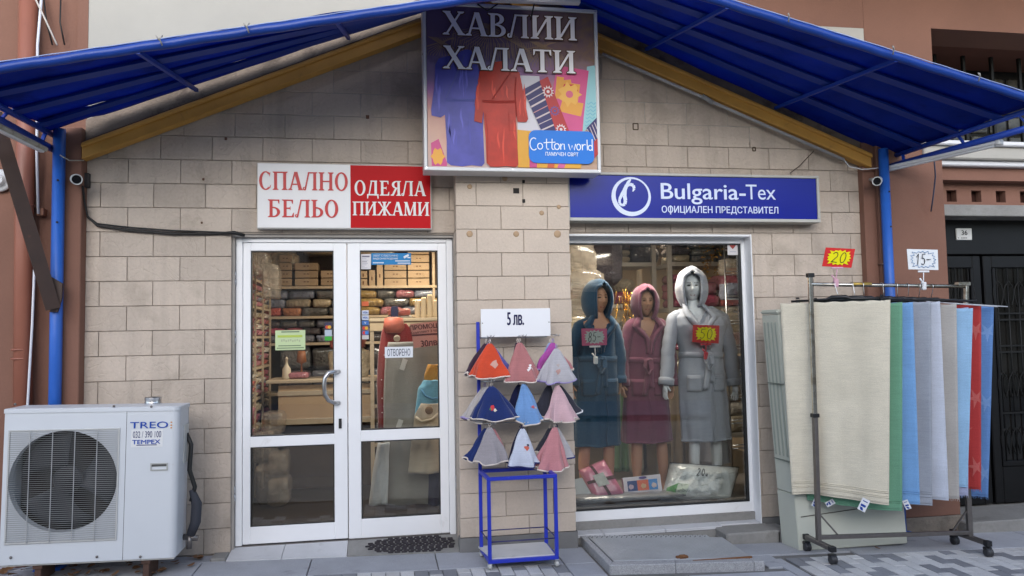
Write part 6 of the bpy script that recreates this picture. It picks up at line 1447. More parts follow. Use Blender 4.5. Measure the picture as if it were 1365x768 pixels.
text('ПРОМОЦИЯ', dkr, t, *(Vector((0.367, 0.3, 1.717))+Vector((0, -.003, 0))), .048, .30, .03, ux=ux, uz=uz)
text('Комплект 3 части', dkr, t, *(Vector((0.363, 0.3, 1.679))+Vector((0, -.003, 0))), .024, .28, .02, ux=ux, uz=uz)
text('30лв.', dkr, t, *(Vector((0.384, 0.3, 1.58))+Vector((0, -.003, 0))), .052, .15, .03, ux=ux, uz=uz)
b = MB()
for (a, c, e_) in ((549, 588, 445.5), (555, 575, 449)): pass
p0, p1 = Vector((0.234, 0.3, 1.645)), Vector((0.493, 0.3, 1.657)); b.bar(p0-Vector((0, .003, 0)), p1-Vector((0, .003, 0)), .001, .014)
b.build('small_print', dkr, t)
# notices and stickers on the door glass
GY = .0995
def sticker(name, lab, cat, x0, z0, x1, z1, col, y=GY, **k):
    t = thing(name, ((x0+x1)/2, y, z0), lab, cat); part('sheet', C(col, .5, **k), t, (min(x0, x1), max(x0, x1), y-.001, y, min(z0, z1), max(z0, z1))); return t
def line(t, x0, x1, z, h, col, y=GY):
    part('print_line', C(col, .6), t, (x0, x1, y-.0022, y-.0014, z-h/2, z+h/2))
t = sticker('open_sign', 'white paper sign reading ОТВОРЕНО on the right door pane', 'sign', 0.007, 1.467, 0.233, 1.555, (.68, .70, .74))
text('ОТВОРЕНО', C((.02, .035, .08), .5), t, 0.119, GY-.003, 1.51, .058, .185, .002)
t = sticker('notice', 'yellow green paper notice taped inside the left door pane', 'notice', -0.85, 1.548, -0.619, 1.705, (.50, .60, .34))
for (a, c, d, h, col) in ((375, 399, 442.5, .008, (.10, .14, .10)), (370, 403, 448.3, .018, (.42, .52, .10)), (371, 401, 460.5, .007, (.14, .2, .12)), (369, 405, 463.8, .007, (.14, .2, .12))):
    k = {442.5: 1.692, 448.3: 1.657, 460.5: 1.582, 463.8: 1.564}[d]
    x0 = -.85+(a-367)/40*.232; line(t, x0, x0+(c-a)/40*.232, k, h, col)
hand('85-0', C((.35, .40, .25), .6), t, -.80, -.66, 1.611, 1.641, GY-.003, .003) if 0 else None
for k in range(9): line(t, -.805+k*.017, -.795+k*.017, 1.623+.004*sin(k*2.1), .016, (.38, .42, .28))
t = sticker('opening_hours_notice', 'white opening hours notice at the top left of the right door pane', 'notice', -0.18, 2.191, -0.099, 2.314, (.66, .63, .63))
for k, (w_, h) in enumerate(((.86, .012), (.5, .004), (.7, .004), (.55, .005), (.65, .005), (.5, .004), (.3, .003), (.6, .004))):
    xa = -0.173; zz = 2.295-k*.0125-(.006 if k else 0); line(t, xa+.004, xa+.004+.07*w_, zz, h, (.18, .17, .22) if k in (0, 3) else (.4, .4, .46))
t = sticker('surveillance_sticker', 'blue video surveillance sticker at the top of the right door pane', 'sticker', -0.095, 2.227, 0.227, 2.322, (.02, .20, .45))
xa, xb = -0.095, 0.227
text('ОБЕКТ С ПОСТОЯННО', C((.62, .66, .72), .5), t, xa+.115, GY-.003, 2.301, .016, .20, .02); text('ВИДЕОНАБЛЮДЕНИЕ', C((.62, .66, .72), .5), t, xa+.115, GY-.003, 2.276, .017, .20, .03)
for (a, c, zz) in ((xa+.012, xa+.10, 2.243), (xb-.13, xb-.01, 2.258), (xb-.11, xb-.01, 2.239)): line(t, a, c, zz, .010, (.55, .60, .68))
b = MB(); b.bar((xb-.06, GY-.003, 2.291-.006), (xb-.02, GY-.003, 2.307), .002, .018); b.bar((xb-.03, GY-.003, 2.285), (xb-.006, GY-.003, 2.285), .002, .008); b.build('camera_symbol', C((.68, .72, .76), .5), t)
cards = [('orange card sticker at the top of the column on the right door pane', 402, 408, (.62, .13, .05), None), ('upper white and blue card sticker on the right door pane', 414, 419.5, (.55, .60, .70), 'VISA'), ('second white and blue card sticker on the right door pane', 420.5, 426.5, (.55, .60, .70), 'VISA'), ('blue shield card sticker on the right door pane', 427.5, 433.5, (.06, .16, .42), 'V'), ('two circle red and yellow card sticker on the right door pane', 434.5, 440.5, (.16, .11, .13), 'oo'), ('red and blue circle card sticker on the right door pane', 441, 446.5, (.12, .14, .35), 'ob'), ('small white sticker at the bottom of the card column', 447, 452.5, (.52, .50, .48), None)]
zc_ = {402: 1.928, 408: 1.891, 414: 1.855, 419.5: 1.821, 420.5: 1.815, 426.5: 1.778, 427.5: 1.772, 433.5: 1.736, 434.5: 1.73, 440.5: 1.693, 441: 1.69, 446.5: 1.657, 447: 1.654, 452.5: 1.621}
xa, xb = -0.174, -0.12
for lab, a, c, col, kk in cards:
    t = sticker('card_sticker', lab, 'sticker', xa, zc_[c], xb, zc_[a], col); zm = (zc_[a]+zc_[c])/2
    if kk in ('VISA', 'V'): text(kk, C((.02, .06, .30), .5) if kk == 'VISA' else C((.7, .72, .75), .5), t, (xa+xb)/2, GY-.003, zm, .016, .038 if kk == 'VISA' else .016, .02)
    if kk in ('oo', 'ob'):
        for i, cc in enumerate(((.60, .05, .03), (.66, .36, .04) if kk == 'oo' else (.05, .22, .55))):
            b = MB(); b.lathe(((xa+xb)/2-.009+.018*i, GY-.002-.0008*i, zm), [(.0135, 0), (.0135, -.0008)], (0, 1, 0), 16); b.build('circle_mark', C(cc, .5), t)
xa, xb = -0.467, -0.411
for lab, a, c, col, kk in (('dark two circle card sticker at the right edge of the left door pane', 1.762, 1.705, (.05, .045, .09), 'oo'), ('white blue contactless sticker on the left door pane', 1.702, 1.653, (.42, .48, .55), None), ('green sticker under the contactless one on the left door pane', 1.65, 1.617, (.05, .36, .05), None)):
    t = sticker('card_sticker', lab, 'sticker', xa, c, xb, a, col)
    if kk:
        for i, cc in enumerate(((.60, .08, .03), (.66, .36, .04))):
            b = MB(); b.lathe(((xa+xb)/2-.009+.018*i, GY-.002-.0008*i, c+.02), [(.014, 0), (.014, -.0008)], (0, 1, 0), 16); b.build('circle_mark', C(cc, .5), t)
t = sticker('alarm_sticker', 'small white alarm sticker with red emblem in the upper right window corner', 'sticker', 3.021, 2.307, 3.121, 2.418, (.58, .55, .55), y=.131)
p = Vector((3.07, 0.131, 2.381)); b = MB(); b.poly([p+Vector((dx, -.002, dz)) for dx, dz in ((-.034, .018), (.034, .018), (.018, -.004), (0, -.022), (-.018, -.004))]); b.build('emblem', C((.35, .06, .05), .5), t, fixn=False)
line(t, p.x-.03, p.x+.03, p.z-.045, .005, (.3, .3, .35), y=.131)

# ================================================================== MANNEQUINS
def head_mesh(c, s, yaw, m, parent, name='head', eyes=(.02, .02, .025), lips=(.45, .30, .30), brow=None):
    c = Vector(c); Rz = Matrix.Rotation(yaw, 3, 'Z')
    def gs(x, z, x0, z0, sx, sz): return math.exp(-((x-x0)/sx)**2-((z-z0)/sz)**2)
    def surf(u, v):
        a, e = 2*pi*u, pi*(v-.5); d = Vector((cos(e)*sin(a), -cos(e)*cos(a), sin(e)))
        p = Vector((d.x*.078, d.y*.098, d.z*.122))
        if d.z < 0: p.x *= 1-.30*(-d.z)**1.3; p.y *= 1-.12*(-d.z)
        if d.y < -.1:
            x, z = p.x, p.z; f = 0
            f += .024*gs(x, z, 0, -.018, .013, .020)+.012*gs(x, z, 0, .012, .010, .03)      # nose
            f -= .011*(gs(x, z, .030, .018, .018, .014)+gs(x, z, -.030, .018, .018, .014))   # eye sockets
            f += .006*(gs(x, z, .030, .040, .024, .010)+gs(x, z, -.030, .040, .024, .010))   # brow
            f += .007*gs(x, z, 0, -.056, .022, .006)+.007*gs(x, z, 0, -.068, .018, .006)-.004*gs(x, z, 0, -.062, .03, .003)
            f += .012*gs(x, z, 0, -.098, .024, .018)+.006*(gs(x, z, .042, -.02, .02, .025)+gs(x, z, -.042, -.02, .02, .025))
            p.y -= f
        return p
    b = MB(); b.grid(lambda u, v: c+Rz @ (surf(u, v)*s), 56, 48, closeu=True); h = b.build(name, m, parent)
    def onface(x, z, off=.0015):
        best = min(((surf(u/160-.25 if u < 0 else u/160, v/120)) for u in list(range(0, 30))+list(range(130, 160)) for v in range(30, 100)), key=lambda q: (q.x-x)**2+(q.z-z)**2)
        return Vector((x, best.y-off, z))
    for sg in (-1, 1):
        b = MB(); pts = [onface(sg*.030+.014*cos(k*pi/5), .017+.0055*sin(k*pi/5), .002) for k in range(10)]; b.add([c+Rz @ (p*s) for p in pts], [tuple(range(10))]); b.build('eye', C(eyes, .3), h)
        b = MB(); b.tube([c+Rz @ (onface(sg*(.014+.030*k/4), .037+.006*sin(k*pi/4), .001)*s) for k in range(5)], .0018*s, 5); b.build('eyebrow', C(brow or eyes, .6), h)
        b = MB(); b.tube([c+Rz @ (Vector((sg*.078, .01, -.02+.05*k/4))*s)+Vector((0, .0, 0)) for k in range(5)], [.006*s, .009*s, .010*s, .010*s, .006*s], 6); b.build('ear', m, h)
    b = MB(); pts = [onface(.022*cos(k*pi/6), -.062+.009*sin(k*pi/6), .0018) for k in range(12)]; b.add([c+Rz @ (p*s) for p in pts], [tuple(range(12))]); b.build('lips', C(lips, .4), h)
    return h
def skin_body(m, parent, nodes, edges, name='body'):
    me = bpy.data.meshes.new(name); off = Vector(parent.location)
    me.from_pydata([Vector(n[0])-off for n in nodes], edges, []); o = bpy.data.objects.new(name, me); SC.collection.objects.link(o); o.parent = parent
    md = o.modifiers.new('skin', 'SKIN'); md.use_smooth_shade = True
    for i, n in enumerate(nodes): me.skin_vertices[0].data[i].radius = n[1] if isinstance(n[1], tuple) else (n[1], n[1]); me.skin_vertices[0].data[i].use_root = (i == 0)
    q = o.modifiers.new('sub', 'SUBSURF'); q.levels = 2; q.render_levels = 2
    me.materials.append(M[m] if isinstance(m, str) else m); return o
def mannequin(name, lab, floor, hd, s, yaw, skin, robe_m, sh, waist, hem, arms, legs, zV, hoodm, female=False, crop=None, head_kw={}, dark=None):
    """hd head centre; sh (xl, xr, z); waist/hem (cx, half width, z); arms two lists shoulder, elbow, wrist, tip; legs two x positions"""
    cy = hd[1]; t = thing(name, (hd[0], cy, floor), lab, 'mannequin', 'robed mannequins in the display window')
    hc = Vector(hd); cx = (sh[0]+sh[1])/2
    nodes = [((waist[0], cy, waist[2]-.12), (.13, .09)), ((waist[0], cy, waist[2]+.05), (.105, .08)), ((cx, cy, sh[2]-.16), (.14, .09)), ((cx, cy, sh[2]-.02), (.10, .07)), ((hc.x, cy-.005, hc.z-.13*s), (.052, .052)), ((hc.x, cy-.01, hc.z-.06*s), (.048, .05))]
    edges = [(0, 1), (1, 2), (2, 3), (3, 4), (4, 5)]
    for k, lx in enumerate(legs):
        sg = -1 if k == 0 else 1; i = len(nodes)
        zk = hem[2]+.02
        nodes += [((waist[0]+sg*.09, cy, waist[2]-.20), .09), ((lx+(waist[0]+sg*.09-lx)*.3, cy-.01, zk), .056), ((lx, cy+.01, (zk+floor)*.5+.04), .055), ((lx, cy+.01, floor+.09), .034), ((lx, cy-.03, floor+.035), (.04, .035)), ((lx, cy-.15, floor+.025), (.035, .02))]
        edges += [(0, i), (i, i+1), (i+1, i+2), (i+2, i+3), (i+3, i+4), (i+4, i+5)]
    for a in arms:
        i = len(nodes); S, E, W, T = [Vector(q) for q in a]
        nodes += [(S, .052), (E, .040), (W, .026)]; edges += [(3, i), (i, i+1), (i+1, i+2)]
        d = (T-W); ln = d.length; d.normalize(); P0 = W+d*ln*.42; nodes += [(P0, (.022, .030))]; edges += [(i+2, i+3)]; ip = i+3
        side = Vector((.35, -.9, 0)).normalized(); sgx = 1 if a is arms[0] else -1
        for f_ in range(4):
            o_ = side*(.024-.016*f_); j = len(nodes); L_ = ln*.55*(.92, 1.0, .95, .78)[f_]
            nodes += [(P0+o_+d*.02, .0095), (P0+o_*1.25+d*(.02+L_*.5)+Vector((sgx*.004*f_, 0, 0)), .0085), (P0+o_*1.35+d*(.02+L_)+Vector((sgx*.018, 0, 0)), .0065)]; edges += [(ip, j), (j, j+1), (j+1, j+2)]
        j = len(nodes); nodes += [(W+d*ln*.25+side*.030, .011), (W+d*ln*.52+side*.052+Vector((sgx*.015, 0, 0)), .009)]; edges += [(i+2, j), (j, j+1)]
    skin_body(skin, t, nodes, edges)
    head_mesh(hc, s, yaw, skin, t, **head_kw)
    # robe body
    zh, zw, zs = hem[2], waist[2], sh[2]; hw_ = (sh[1]-sh[0])/2
    prof = [(zh, hem[0], hem[1], .60), (zh+.02, hem[0], hem[1]*.995, .60), ((zh*2+zw)/3, (hem[0]*2+waist[0])/3, (hem[1]*2+waist[1]*1.12)/3, .60), ((zh+zw*3)/4, waist[0], waist[1]*1.12, .62), (zw-.03, waist[0], waist[1]*1.02, .66), (zw+.03, waist[0], waist[1]*1.0, .66), (zw+(zs-zw)*.4, (waist[0]+cx)/2, (waist[1]+hw_*.80)/2, .62), (zs-.14, cx, hw_*.86, .56), (zs-.06, cx, hw_*.84, .52), (zs-.01, cx, hw_*.66, .50), (zs+.03, cx, hw_*.42, .62)]
    b = MB(); rings = []; NS = 48
    NR = 40
    def prof_at(q):
        k = q*(len(prof)-1); i = min(int(k), len(prof)-2); r = k-i; r = r*r*(3-2*r); return [prof[i][j]+(prof[i+1][j]-prof[i][j])*r for j in range(4)]
    sdm = hc.x*3
    def rob(u, v):
        z, x0, rx, ra = prof_at(v); a = 2*pi*u; lo = max(0, 1-(z-zh)/(zw-zh)) if z < zw else .25*max(0, 1-(z-zw)/.3)
        fold = 1+.045*lo*sin(7*a+sdm+z*1.2)+.03*lo*sin(12*a-sdm+z*3)+.035*lo*(1-2*abs(sin(3.5*a+sdm*2+z*.8)))+.028*noise.noise(Vector((a*2, z*9, sdm)))+.022*noise.noise(Vector((cos(a)*6, sin(a)*6, z*14+sdm)))
        return Vector((x0+cos(a)*rx*fold, cy+sin(a)*rx*ra*fold, z+.004*sin(5*a)*(v < .05)))
    g = b.grid(rob, 72, NR+1, closeu=True)
    for v_ in b.bm.verts:
        c = v_.co
        if c.y < cy and c.z > zV:
            q_ = ((c.z-zV)*.48+.004-abs(c.x-(hc.x+cx)/2))/.022
            if q_ > 0: c.y += .075*min(1, q_)
    rbm = b.build('robe_body', robe_m, t, solid=.014)
    for a in arms:
        S, E, W, T = [Vector(q) for q in a]; n = 14; b = MB(); sg = -1 if a is arms[0] else 1
        P0 = S+Vector((-sg*.085, 0, .040)); pts, rad = [], []
        ctrl = [P0, S+Vector((0, 0, .0)), S.lerp(E, .5)+Vector((sg*.01, 0, 0)), E+Vector((sg*.012, 0, 0)), E.lerp(W, .55), W+(W-E).normalized()*.01]; rr = [.045, .056, .057, .058, .058, .060]
        for i in range(len(ctrl)-1):
            for j in range(4):
                q = j/4; pts.append(ctrl[i].lerp(ctrl[i+1], q)); rad.append((rr[i]+(rr[i+1]-rr[i])*q)*(1+.07*sin(i*4+j*2.4+sdm)))
        pts.append(ctrl[-1]); rad.append(rr[-1]); b.tube(pts, rad, 16, cap=False)
        for v_ in b.bm.verts: v_.co.x += .004*noise.noise(v_.co*14)
        b.build('sleeve', robe_m, t, solid=.010)
        b = MB(); d = (W-E).normalized(); b.tube([W-d*.045, W-d*.04, W+d*.012, W+d*.014], [.062, .069, .068, .062], 16, cap=False); b.build('cuff', robe_m, t, solid=.010)
    # belt, bow, ends
    zb = zw; rx = waist[1]*1.03
    b = MB(); n = 48
    def belt(u, v):
        a = 2*pi*u; return Vector((waist[0]+cos(a)*(rx+.006), cy+sin(a)*(rx*.66+.008), zb+(v-.5)*.052+.006*sin(2*a)))
    b.grid(belt, n, 3, closeu=True); b.build('belt', robe_m, t, solid=.012)
    fy = cy-rx*.66-.025; bx = waist[0]+(.02 if not female else 0)
    b = MB(); b.lathe((bx, fy-.005, zb), [(.012, .02), (.026, .01), (.028, -.01), (.012, -.018)], (0, 1, 0), 12); b.build('belt_knot', robe_m, t)
    b = MB(); loop = [(bx, fy, zb), (bx-.045, fy-.03, zb+.005), (bx-.055, fy-.035, zb-.06), (bx-.03, fy-.04, zb-.13), (bx+.005, fy-.035, zb-.08), (bx+.005, fy-.015, zb)]
    for p, q in zip(loop, loop[1:]): b.bar(p, q, .044, .012, bev=.003, roll=pi/2*0)
    b.build('belt_loop', robe_m, t)
    for dx, ln in ((-.06, .30), (.015, .24)):
        def be(u, v): return Vector((bx+dx*v+(u-.5)*.045, fy-.012-.01*sin(v*5+dx*40), zb-.01-ln*v))
        b = MB(); b.grid(be, 3, 10); b.build('belt_end', robe_m, t, solid=.010)
    # front edge, pockets, hem band
    def front(x, z, off=.012):
        k = 0.0; best = None
        for i in range(81):
            q = i/80; p_ = prof_at(q)
            if best is None or abs(p_[0]-z) < abs(best[0]-z): best = p_
        z_, x0, rx_, ra = best; dx = max(-.98, min(.98, (x-x0)/rx_)); return Vector((x, cy-rx_*ra*math.sqrt(1-dx*dx)*1.02-off, z))
    b = MB(); ex = waist[0]+(.05 if not female else -.0)
    b.tube([front(ex+.01*sin(i), zb-.05-(zb-.05-zh)*i/12, .008) for i in range(13)], .0075, 6); b.build('front_edge', robe_m, t)
    for sg in (-1, 1):
        pcx = waist[0]+sg*waist[1]*.60; pz = zb-(zw-zh)*.33; b = MB(); pw, ph = .062, .075
        b.grid(lambda u, v: front(pcx+(u-.5)*2*pw, pz+(v-.5)*2*ph, .014), 6, 6); b.build('pocket', robe_m, t, solid=.010)
        b = MB(); b.tube([front(pcx+(k/5-.5)*2*pw, pz+ph-.028, .022) for k in range(6)], .004, 5); b.build('pocket_seam', robe_m, t)
    b = MB(); n = 72; b.tube([rob(i/n, .012)+Vector((0, 0, 0)) for i in range(n+1)], .012, 6, cap=False); b.build('hem_band', robe_m, t)
    # hood round the head
    Rz = Matrix.Rotation(yaw, 3, 'Z'); hs_ = s
    def hood(u, v):
        w_ = max(0, min(1, (v-.60)/.16)); a = pi*.5+(u-.5)*2*pi*(.79+.21*w_*w_*(3-2*w_)); e = pi*(v-.5); e = -.95+(v)*(pi/2+.95)
        d = Vector((cos(e)*cos(a), cos(e)*sin(a), sin(e)))
        p = Vector((d.x*.128, d.y*.150+.012, d.z*.172))
        if d.y < .15 and d.z > .1: p.y -= .045*(d.z)*(1-abs(d.x))*1.0
        p *= 1+.05*noise.noise(Vector((a*1.5, e*2.5, sdm)))
        if v < .25: p.x *= 1+.25*(.25-v); p.z -= .05*(.25-v)
        return hc+Rz @ (p*hs_)
    b = MB(); b.grid(hood, 44, 26); b.build('hood', hoodm or robe_m, t, solid=.014)
    for side in (0, 1):
        b = MB(); pts = [hood(side, v) for v in (.70, .64, .58, .5, .35, .2, .08, 0)]; b.tube(pts, .015, 7); b.build('hood_hem', hoodm or robe_m, t)
        sg = 1 if side else -1
        p0 = hood(side, .0); pe = front(waist[0]+.01, zb+.05, .018); sgx = -1 if p0.x < hc.x else 1; mid = front((hc.x+cx)/2+sgx*.085, zs-.07, .022); P2 = front((hc.x+cx)/2+sgx*.045, (zV+zs)/2-.03, .022)
        b = MB(); ks = [p0+Vector((0, .01, .03)), p0.lerp(mid, .5)+Vector((sgx*.012, -.02, 0)), mid, P2, front((hc.x+cx)/2+sgx*.01, zV, .022), pe]
        Q = []
        for i in range(len(ks)-1):
            for j in range(5): Q.append(ks[i].lerp(ks[i+1], j/5))
        Q.append(ks[-1]); ww = [.030+.042*sin(pi*min(1, i/(len(Q)-1)*1.1)) for i in range(len(Q))]
        vs = []
        for i, p in enumerate(Q): o_ = Vector((sgx*ww[i], .018, .010)); vs += [p, p+o_*.5+Vector((0, -.012, 0)), p+o_]
        b.add(vs, [(i*3+j, i*3+j+1, i*3+j+4, i*3+j+3) for i in range(len(Q)-1) for j in range(2)], True); b.build('lapel', hoodm or robe_m, t, solid=.012)
    return t
MY = .52
Rg, Rb, Rr = towel_mat('robe_grey_blue', (.47, .49, .57)), towel_mat('robe_petrol_blue', (.035, .09, .165)), towel_mat('robe_mauve', (.25, .085, .13))
FL0 = .165
mannequin('mannequin', 'white mannequin in pale grey hooded bathrobe at the right of the display window', FL0, (2.838, 0.52, 2.039), 1.12, R(-18), 'mannequin_white', Rg,
  (2.588, 3.21, 1.828), (2.905, .196, 1.416), (2.929, .232, 0.641),
  [[(2.652, 0.52, 1.761), (2.59, 0.5, 1.458), (2.536, 0.46, 1.166), (2.503, 0.44, 1.033)], [(3.133, 0.52, 1.754), (3.189, 0.52, 1.444), (3.22, 0.5, 1.144), (3.22, 0.48, 1)]], (2.813, 3.033), 1.647, None)
mannequin('mannequin', 'tan mannequin in mauve hooded bathrobe in the middle of the display window', FL0, (2.415, 0.62, 1.908), 1.0, R(-5), 'mannequin_skin', Rr,
  (2.235, 2.602, 1.746), (2.392, .165, 1.376), (2.391, .235, 0.636),
  [[(2.27, 0.62, 1.699), (2.189, 0.62, 1.416), (2.155, 0.58, 1.163), (2.153, 0.56, 1.055)], [(2.571, 0.62, 1.694), (2.635, 0.62, 1.405), (2.633, 0.58, 1.149), (2.614, 0.56, 1.027)]], (2.293, 2.547), 1.571, None, female=True, head_kw=dict(eyes=(.06, .03, .02), lips=(.35, .06, .05)))
mannequin('mannequin', 'tan mannequin in petrol blue hooded bathrobe beside the pillar', FL0, (1.941, 0.56, 1.938), 1.08, R(12), 'mannequin_skin', Rb,
  (1.731, 2.129, 1.766), (1.913, .180, 1.403), (1.893, .215, 0.631),
  [[(1.758, 0.56, 1.693), (1.695, 0.56, 1.429), (1.665, 0.52, 1.181), (1.657, 0.5, 1.062)], [(2.084, 0.56, 1.688), (2.12, 0.56, 1.419), (2.114, 0.54, 1.194), (2.104, 0.54, 1.086)]], (1.771, 2.009), 1.581, None, head_kw=dict(eyes=(.05, .03, .02), lips=(.40, .12, .10)))
t, q, c = price_sign([(2.747, 0.3, 1.694), (2.998, 0.3, 1.683), (2.985, 0.3, 1.521), (2.735, 0.3, 1.539)], .3, (.50, .03, .03), (.70, .62, .0), 'red and yellow starburst price card reading 50 on the grey robe', 'c', '50', (2.86, 0.3, 1.442))
clip_stand(t, (2.865, 0.305, 1.516), (2.872, 0.33, 1.414), (.50, .06, .08))
t, q, c = price_sign([(1.71, 0.3, 1.678), (1.942, 0.3, 1.674), (1.938, 0.3, 1.529), (1.713, 0.3, 1.527)], .3, (.50, .12, .22), (.42, .46, .44), 'pink edged price card reading 85 on the petrol blue robe', 'd', '85-', (1.827, 0.3, 1.466))
clip_stand(t, (1.83, 0.305, 1.518), (1.84, 0.33, 1.399), (.70, .70, .72))
# goods on the window floor
wrap = mat('clear_wrapped_white_fabric', (.74, .77, .77), .35, nz=(7, .15), bump=(9, 1.0, .05), coat=1)
pw = thing('pillow', (2.794, .36, FL0), 'clear bagged white bamboo pillow marked 20 on the window floor', 'pillow')
P00, P10, P11, P01 = [Vector(v_) for v_ in ((2.394, 0.3, 0.156), (3.032, 0.3, 0.094), (3.196, 0.42, 0.384), (2.534, 0.42, 0.456))]
def pil(u, v, sgn, th=.14, seed=2.):
    p = P00.lerp(P10, u).lerp(P01.lerp(P11, u), v); e = (max(0, 1-(2*u-1)**4)**.6)*(max(0, 1-(2*v-1)**4)**.6); nn = Vector((0, -.93, .35))
    pin = .03*(abs(2*u-1)**2+abs(2*v-1)**2); cc = (P00+P10+P01+P11)/4; p = p.lerp(cc, .06*(1-abs(2*u-1)**3*abs(2*v-1)**3)*0+pin*.0)
    return p+nn*sgn*th*e*(1+.22*noise.noise(Vector((u*4, v*3, seed)))+.08*noise.noise(Vector((u*14, v*9, seed))))
b = MB(); b.grid(lambda u, v: pil(u, v, 1), 34, 22); b.grid(lambda u, v: pil(u, v, -1), 34, 22); bmesh.ops.remove_doubles(b.bm, verts=b.bm.verts[:], dist=.0008); b.build('cushion', wrap, pw)
b = MB(); b.tube([pil(u, v, 0) for u, v in [(i/10, 0) for i in range(11)]+[(1, i/6) for i in range(1, 7)]+[(1-i/10, 1) for i in range(1, 11)]], .006, 6); b.build('piping', C((.05, .055, .06), .4), pw)
b = MB(); b.grid(lambda u, v: pil(.02+.20*u, .06+.36*v*(1-.5*abs(u-.6)), 1)+Vector((0, -.004, 0)), 8, 8); b.build('green_label', mat('green_leaf_label', (.10, .36, .07), .4, nz=(30, .7)), pw)
b = MB(); b.grid(lambda u, v: pil(.13+.14*u, .10+.30*v, 1)+Vector((0, -.0065, 0)), 6, 6); b.build('pale_label', C((.55, .62, .52), .4), pw)
c = pil(.20, .23, 1)+Vector((0, -.012, 0)); text('bamboo', C((.02, .05, .03), .5), pw, *c, .030, .13, .015, uz=(0, .35, .93)); c = pil(.21, .36, 1)+Vector((0, -.012, 0)); text('% 100', C((.1, .12, .10), .5), pw, *c, .018, .06, .0, uz=(0, .35, .93))
b = MB()
for i, ch in enumerate('20'):
    for st_ in HW[ch]: b.tube([pil(.34+.065*(i+.8*a_), .62+.20*d_, 1)+Vector((0, -.008, 0)) for a_, d_ in st_], .0028, 5)
for st_ in HW['u']: b.tube([pil(.34+.065*(2+.6*a_), .62+.14*d_, 1)+Vector((0, -.008, 0)) for a_, d_ in st_], .0024, 5)
b.build('handwritten_price', C((.02, .02, .025), .5), pw)
for (u, v) in ((.12, .75), (.62, .55), (.80, .72), (.45, .35)):
    b = MB(); 
    for k in range(5): b.tube([pil(u+.02*k, v+.012*k, 1)+Vector((0, -.004, 0)), pil(u+.012+.02*k, v+.012*k+.025, 1)+Vector((0, -.004, 0))], .0022, 4)
    b.build('printed_word', C((.33, .36, .33), .6), pw)
bk = thing('blanket', (1.862, .36, FL0), 'pink rolled blanket tied with brown straps in clear wrap', 'blanket')
pk = mat('pink_wrapped_fleece', (.68, .22, .33), .4, nz=(9, .15), bump=(16, .6, .02), coat=.9)
B00, B10, B11, B01 = [Vector(v_) for v_ in ((1.788, 0.28, 0.186), (2.066, 0.28, 0.216), (1.919, 0.42, 0.517), (1.683, 0.42, 0.43))]
def bl_(u, v, sgn): 
    p = B00.lerp(B10, u).lerp(B01.lerp(B11, u), v); e = (max(0, 1-(2*u-1)**6)**.5)*(max(0, 1-(2*v-1)**6)**.5); return p+Vector((-.1, -.9, .3))*sgn*.085*e*(1+.10*noise.noise(Vector((u*3, v*3, 5)))) 
b = MB(); b.grid(lambda u, v: bl_(u, v, 1), 20, 20); b.grid(lambda u, v: bl_(u, v, -1), 20, 20); bmesh.ops.remove_doubles(b.bm, verts=b.bm.verts[:], dist=.0008); b.build('fleece', pk, bk)
for (ua, va, ub, vb) in ((.5, .02, .42, .98), (.03, .55, .97, .50)):
    b = MB(); b.grid(lambda u, v: bl_(ua+(ub-ua)*v+(u-.5)*(.10 if va < .1 else 0), va+(vb-va)*v+(u-.5)*(.09 if va > .1 else 0), 1)+Vector((0, -.006, 0)), 3, 20); b.build('strap', C((.10, .05, .05), .7), bk)
b = MB(); b.grid(lambda u, v: bl_(.28+.38*u, .36+.34*v, 1)+Vector((0, -.012, 0)), 6, 6); b.build('label', C((.52, .54, .52), .4, nz=(40, .3)), bk)
bx_ = thing('flat_box', (2.232, .3, FL0), 'white flat box printed with three coloured pictures propped on the window floor', 'box')
q = [Vector(v_) for v_ in ((2.062, 0.34, 0.36), (2.409, 0.34, 0.376), (2.399, 0.27, 0.226), (2.056, 0.27, 0.219))]
b = MB(); nn = Vector((0, .9, -.3)); b.add(q+[p+nn*.05 for p in q], [(0, 1, 2, 3), (4, 7, 6, 5), (0, 4, 5, 1), (1, 5, 6, 2), (2, 6, 7, 3), (3, 7, 4, 0)]); b.build('carton', C((.58, .55, .62), .35), bx_)
def onq(u, v, off=.002): return q[0].lerp(q[1], u).lerp(q[3].lerp(q[2], u), v)-nn*off
for u0, u1, col in ((.10, .36, (.03, .06, .20)), (.36, .66, (.60, .14, .08)), (.66, .90, (.05, .22, .55))):
    b = MB(); b.add([onq(u0, .22), onq(u1, .22), onq(u1, .78), onq(u0, .78)], [(0, 1, 2, 3)]); b.build('picture', C(col, .35), bx_)
for uc, col in ((.19, (.45, .35, .45)), (.52, (.55, .36, .22)), (.80, (.50, .42, .42))):
    b = MB(); b.add([onq(uc+.07*cos(a*pi/5), .55+.13*sin(a*pi/5)*(1.2 if a % 2 else .9), .004) for a in range(10)], [tuple(range(10))]); b.build('pictured_towel', C(col, .5), bx_)
b = MB(); b.add([onq(.52+.11*cos(a*pi/6), .10+.07*sin(a*pi/6), .004) for a in range(12)], [tuple(range(12))]); b.build('oval_mark', C((.07, .05, .20), .4), bx_)
cd = thing('leaning_card', (1.695, .3, FL0), 'plain white card leaning at the lower left window corner', 'card')
b = MB(); b.poly([(1.574, 0.34, 0.359), (1.695, 0.34, 0.379), (1.783, 0.26, 0.204), (1.563, 0.26, 0.19)], .004); b.build('card', C((.52, .54, .56), .4), cd)
cu = thing('cushion', (2.0, .25, FL0), 'long flat grey cushion in clear wrap along the bottom of the window', 'cushion')
gwr = mat('grey_wrapped_cushion', (.20, .20, .205), .35, nz=(8, .25), bump=(12, .7, .02), coat=.8)
cxa_, cxb_ = 1.557, 2.647
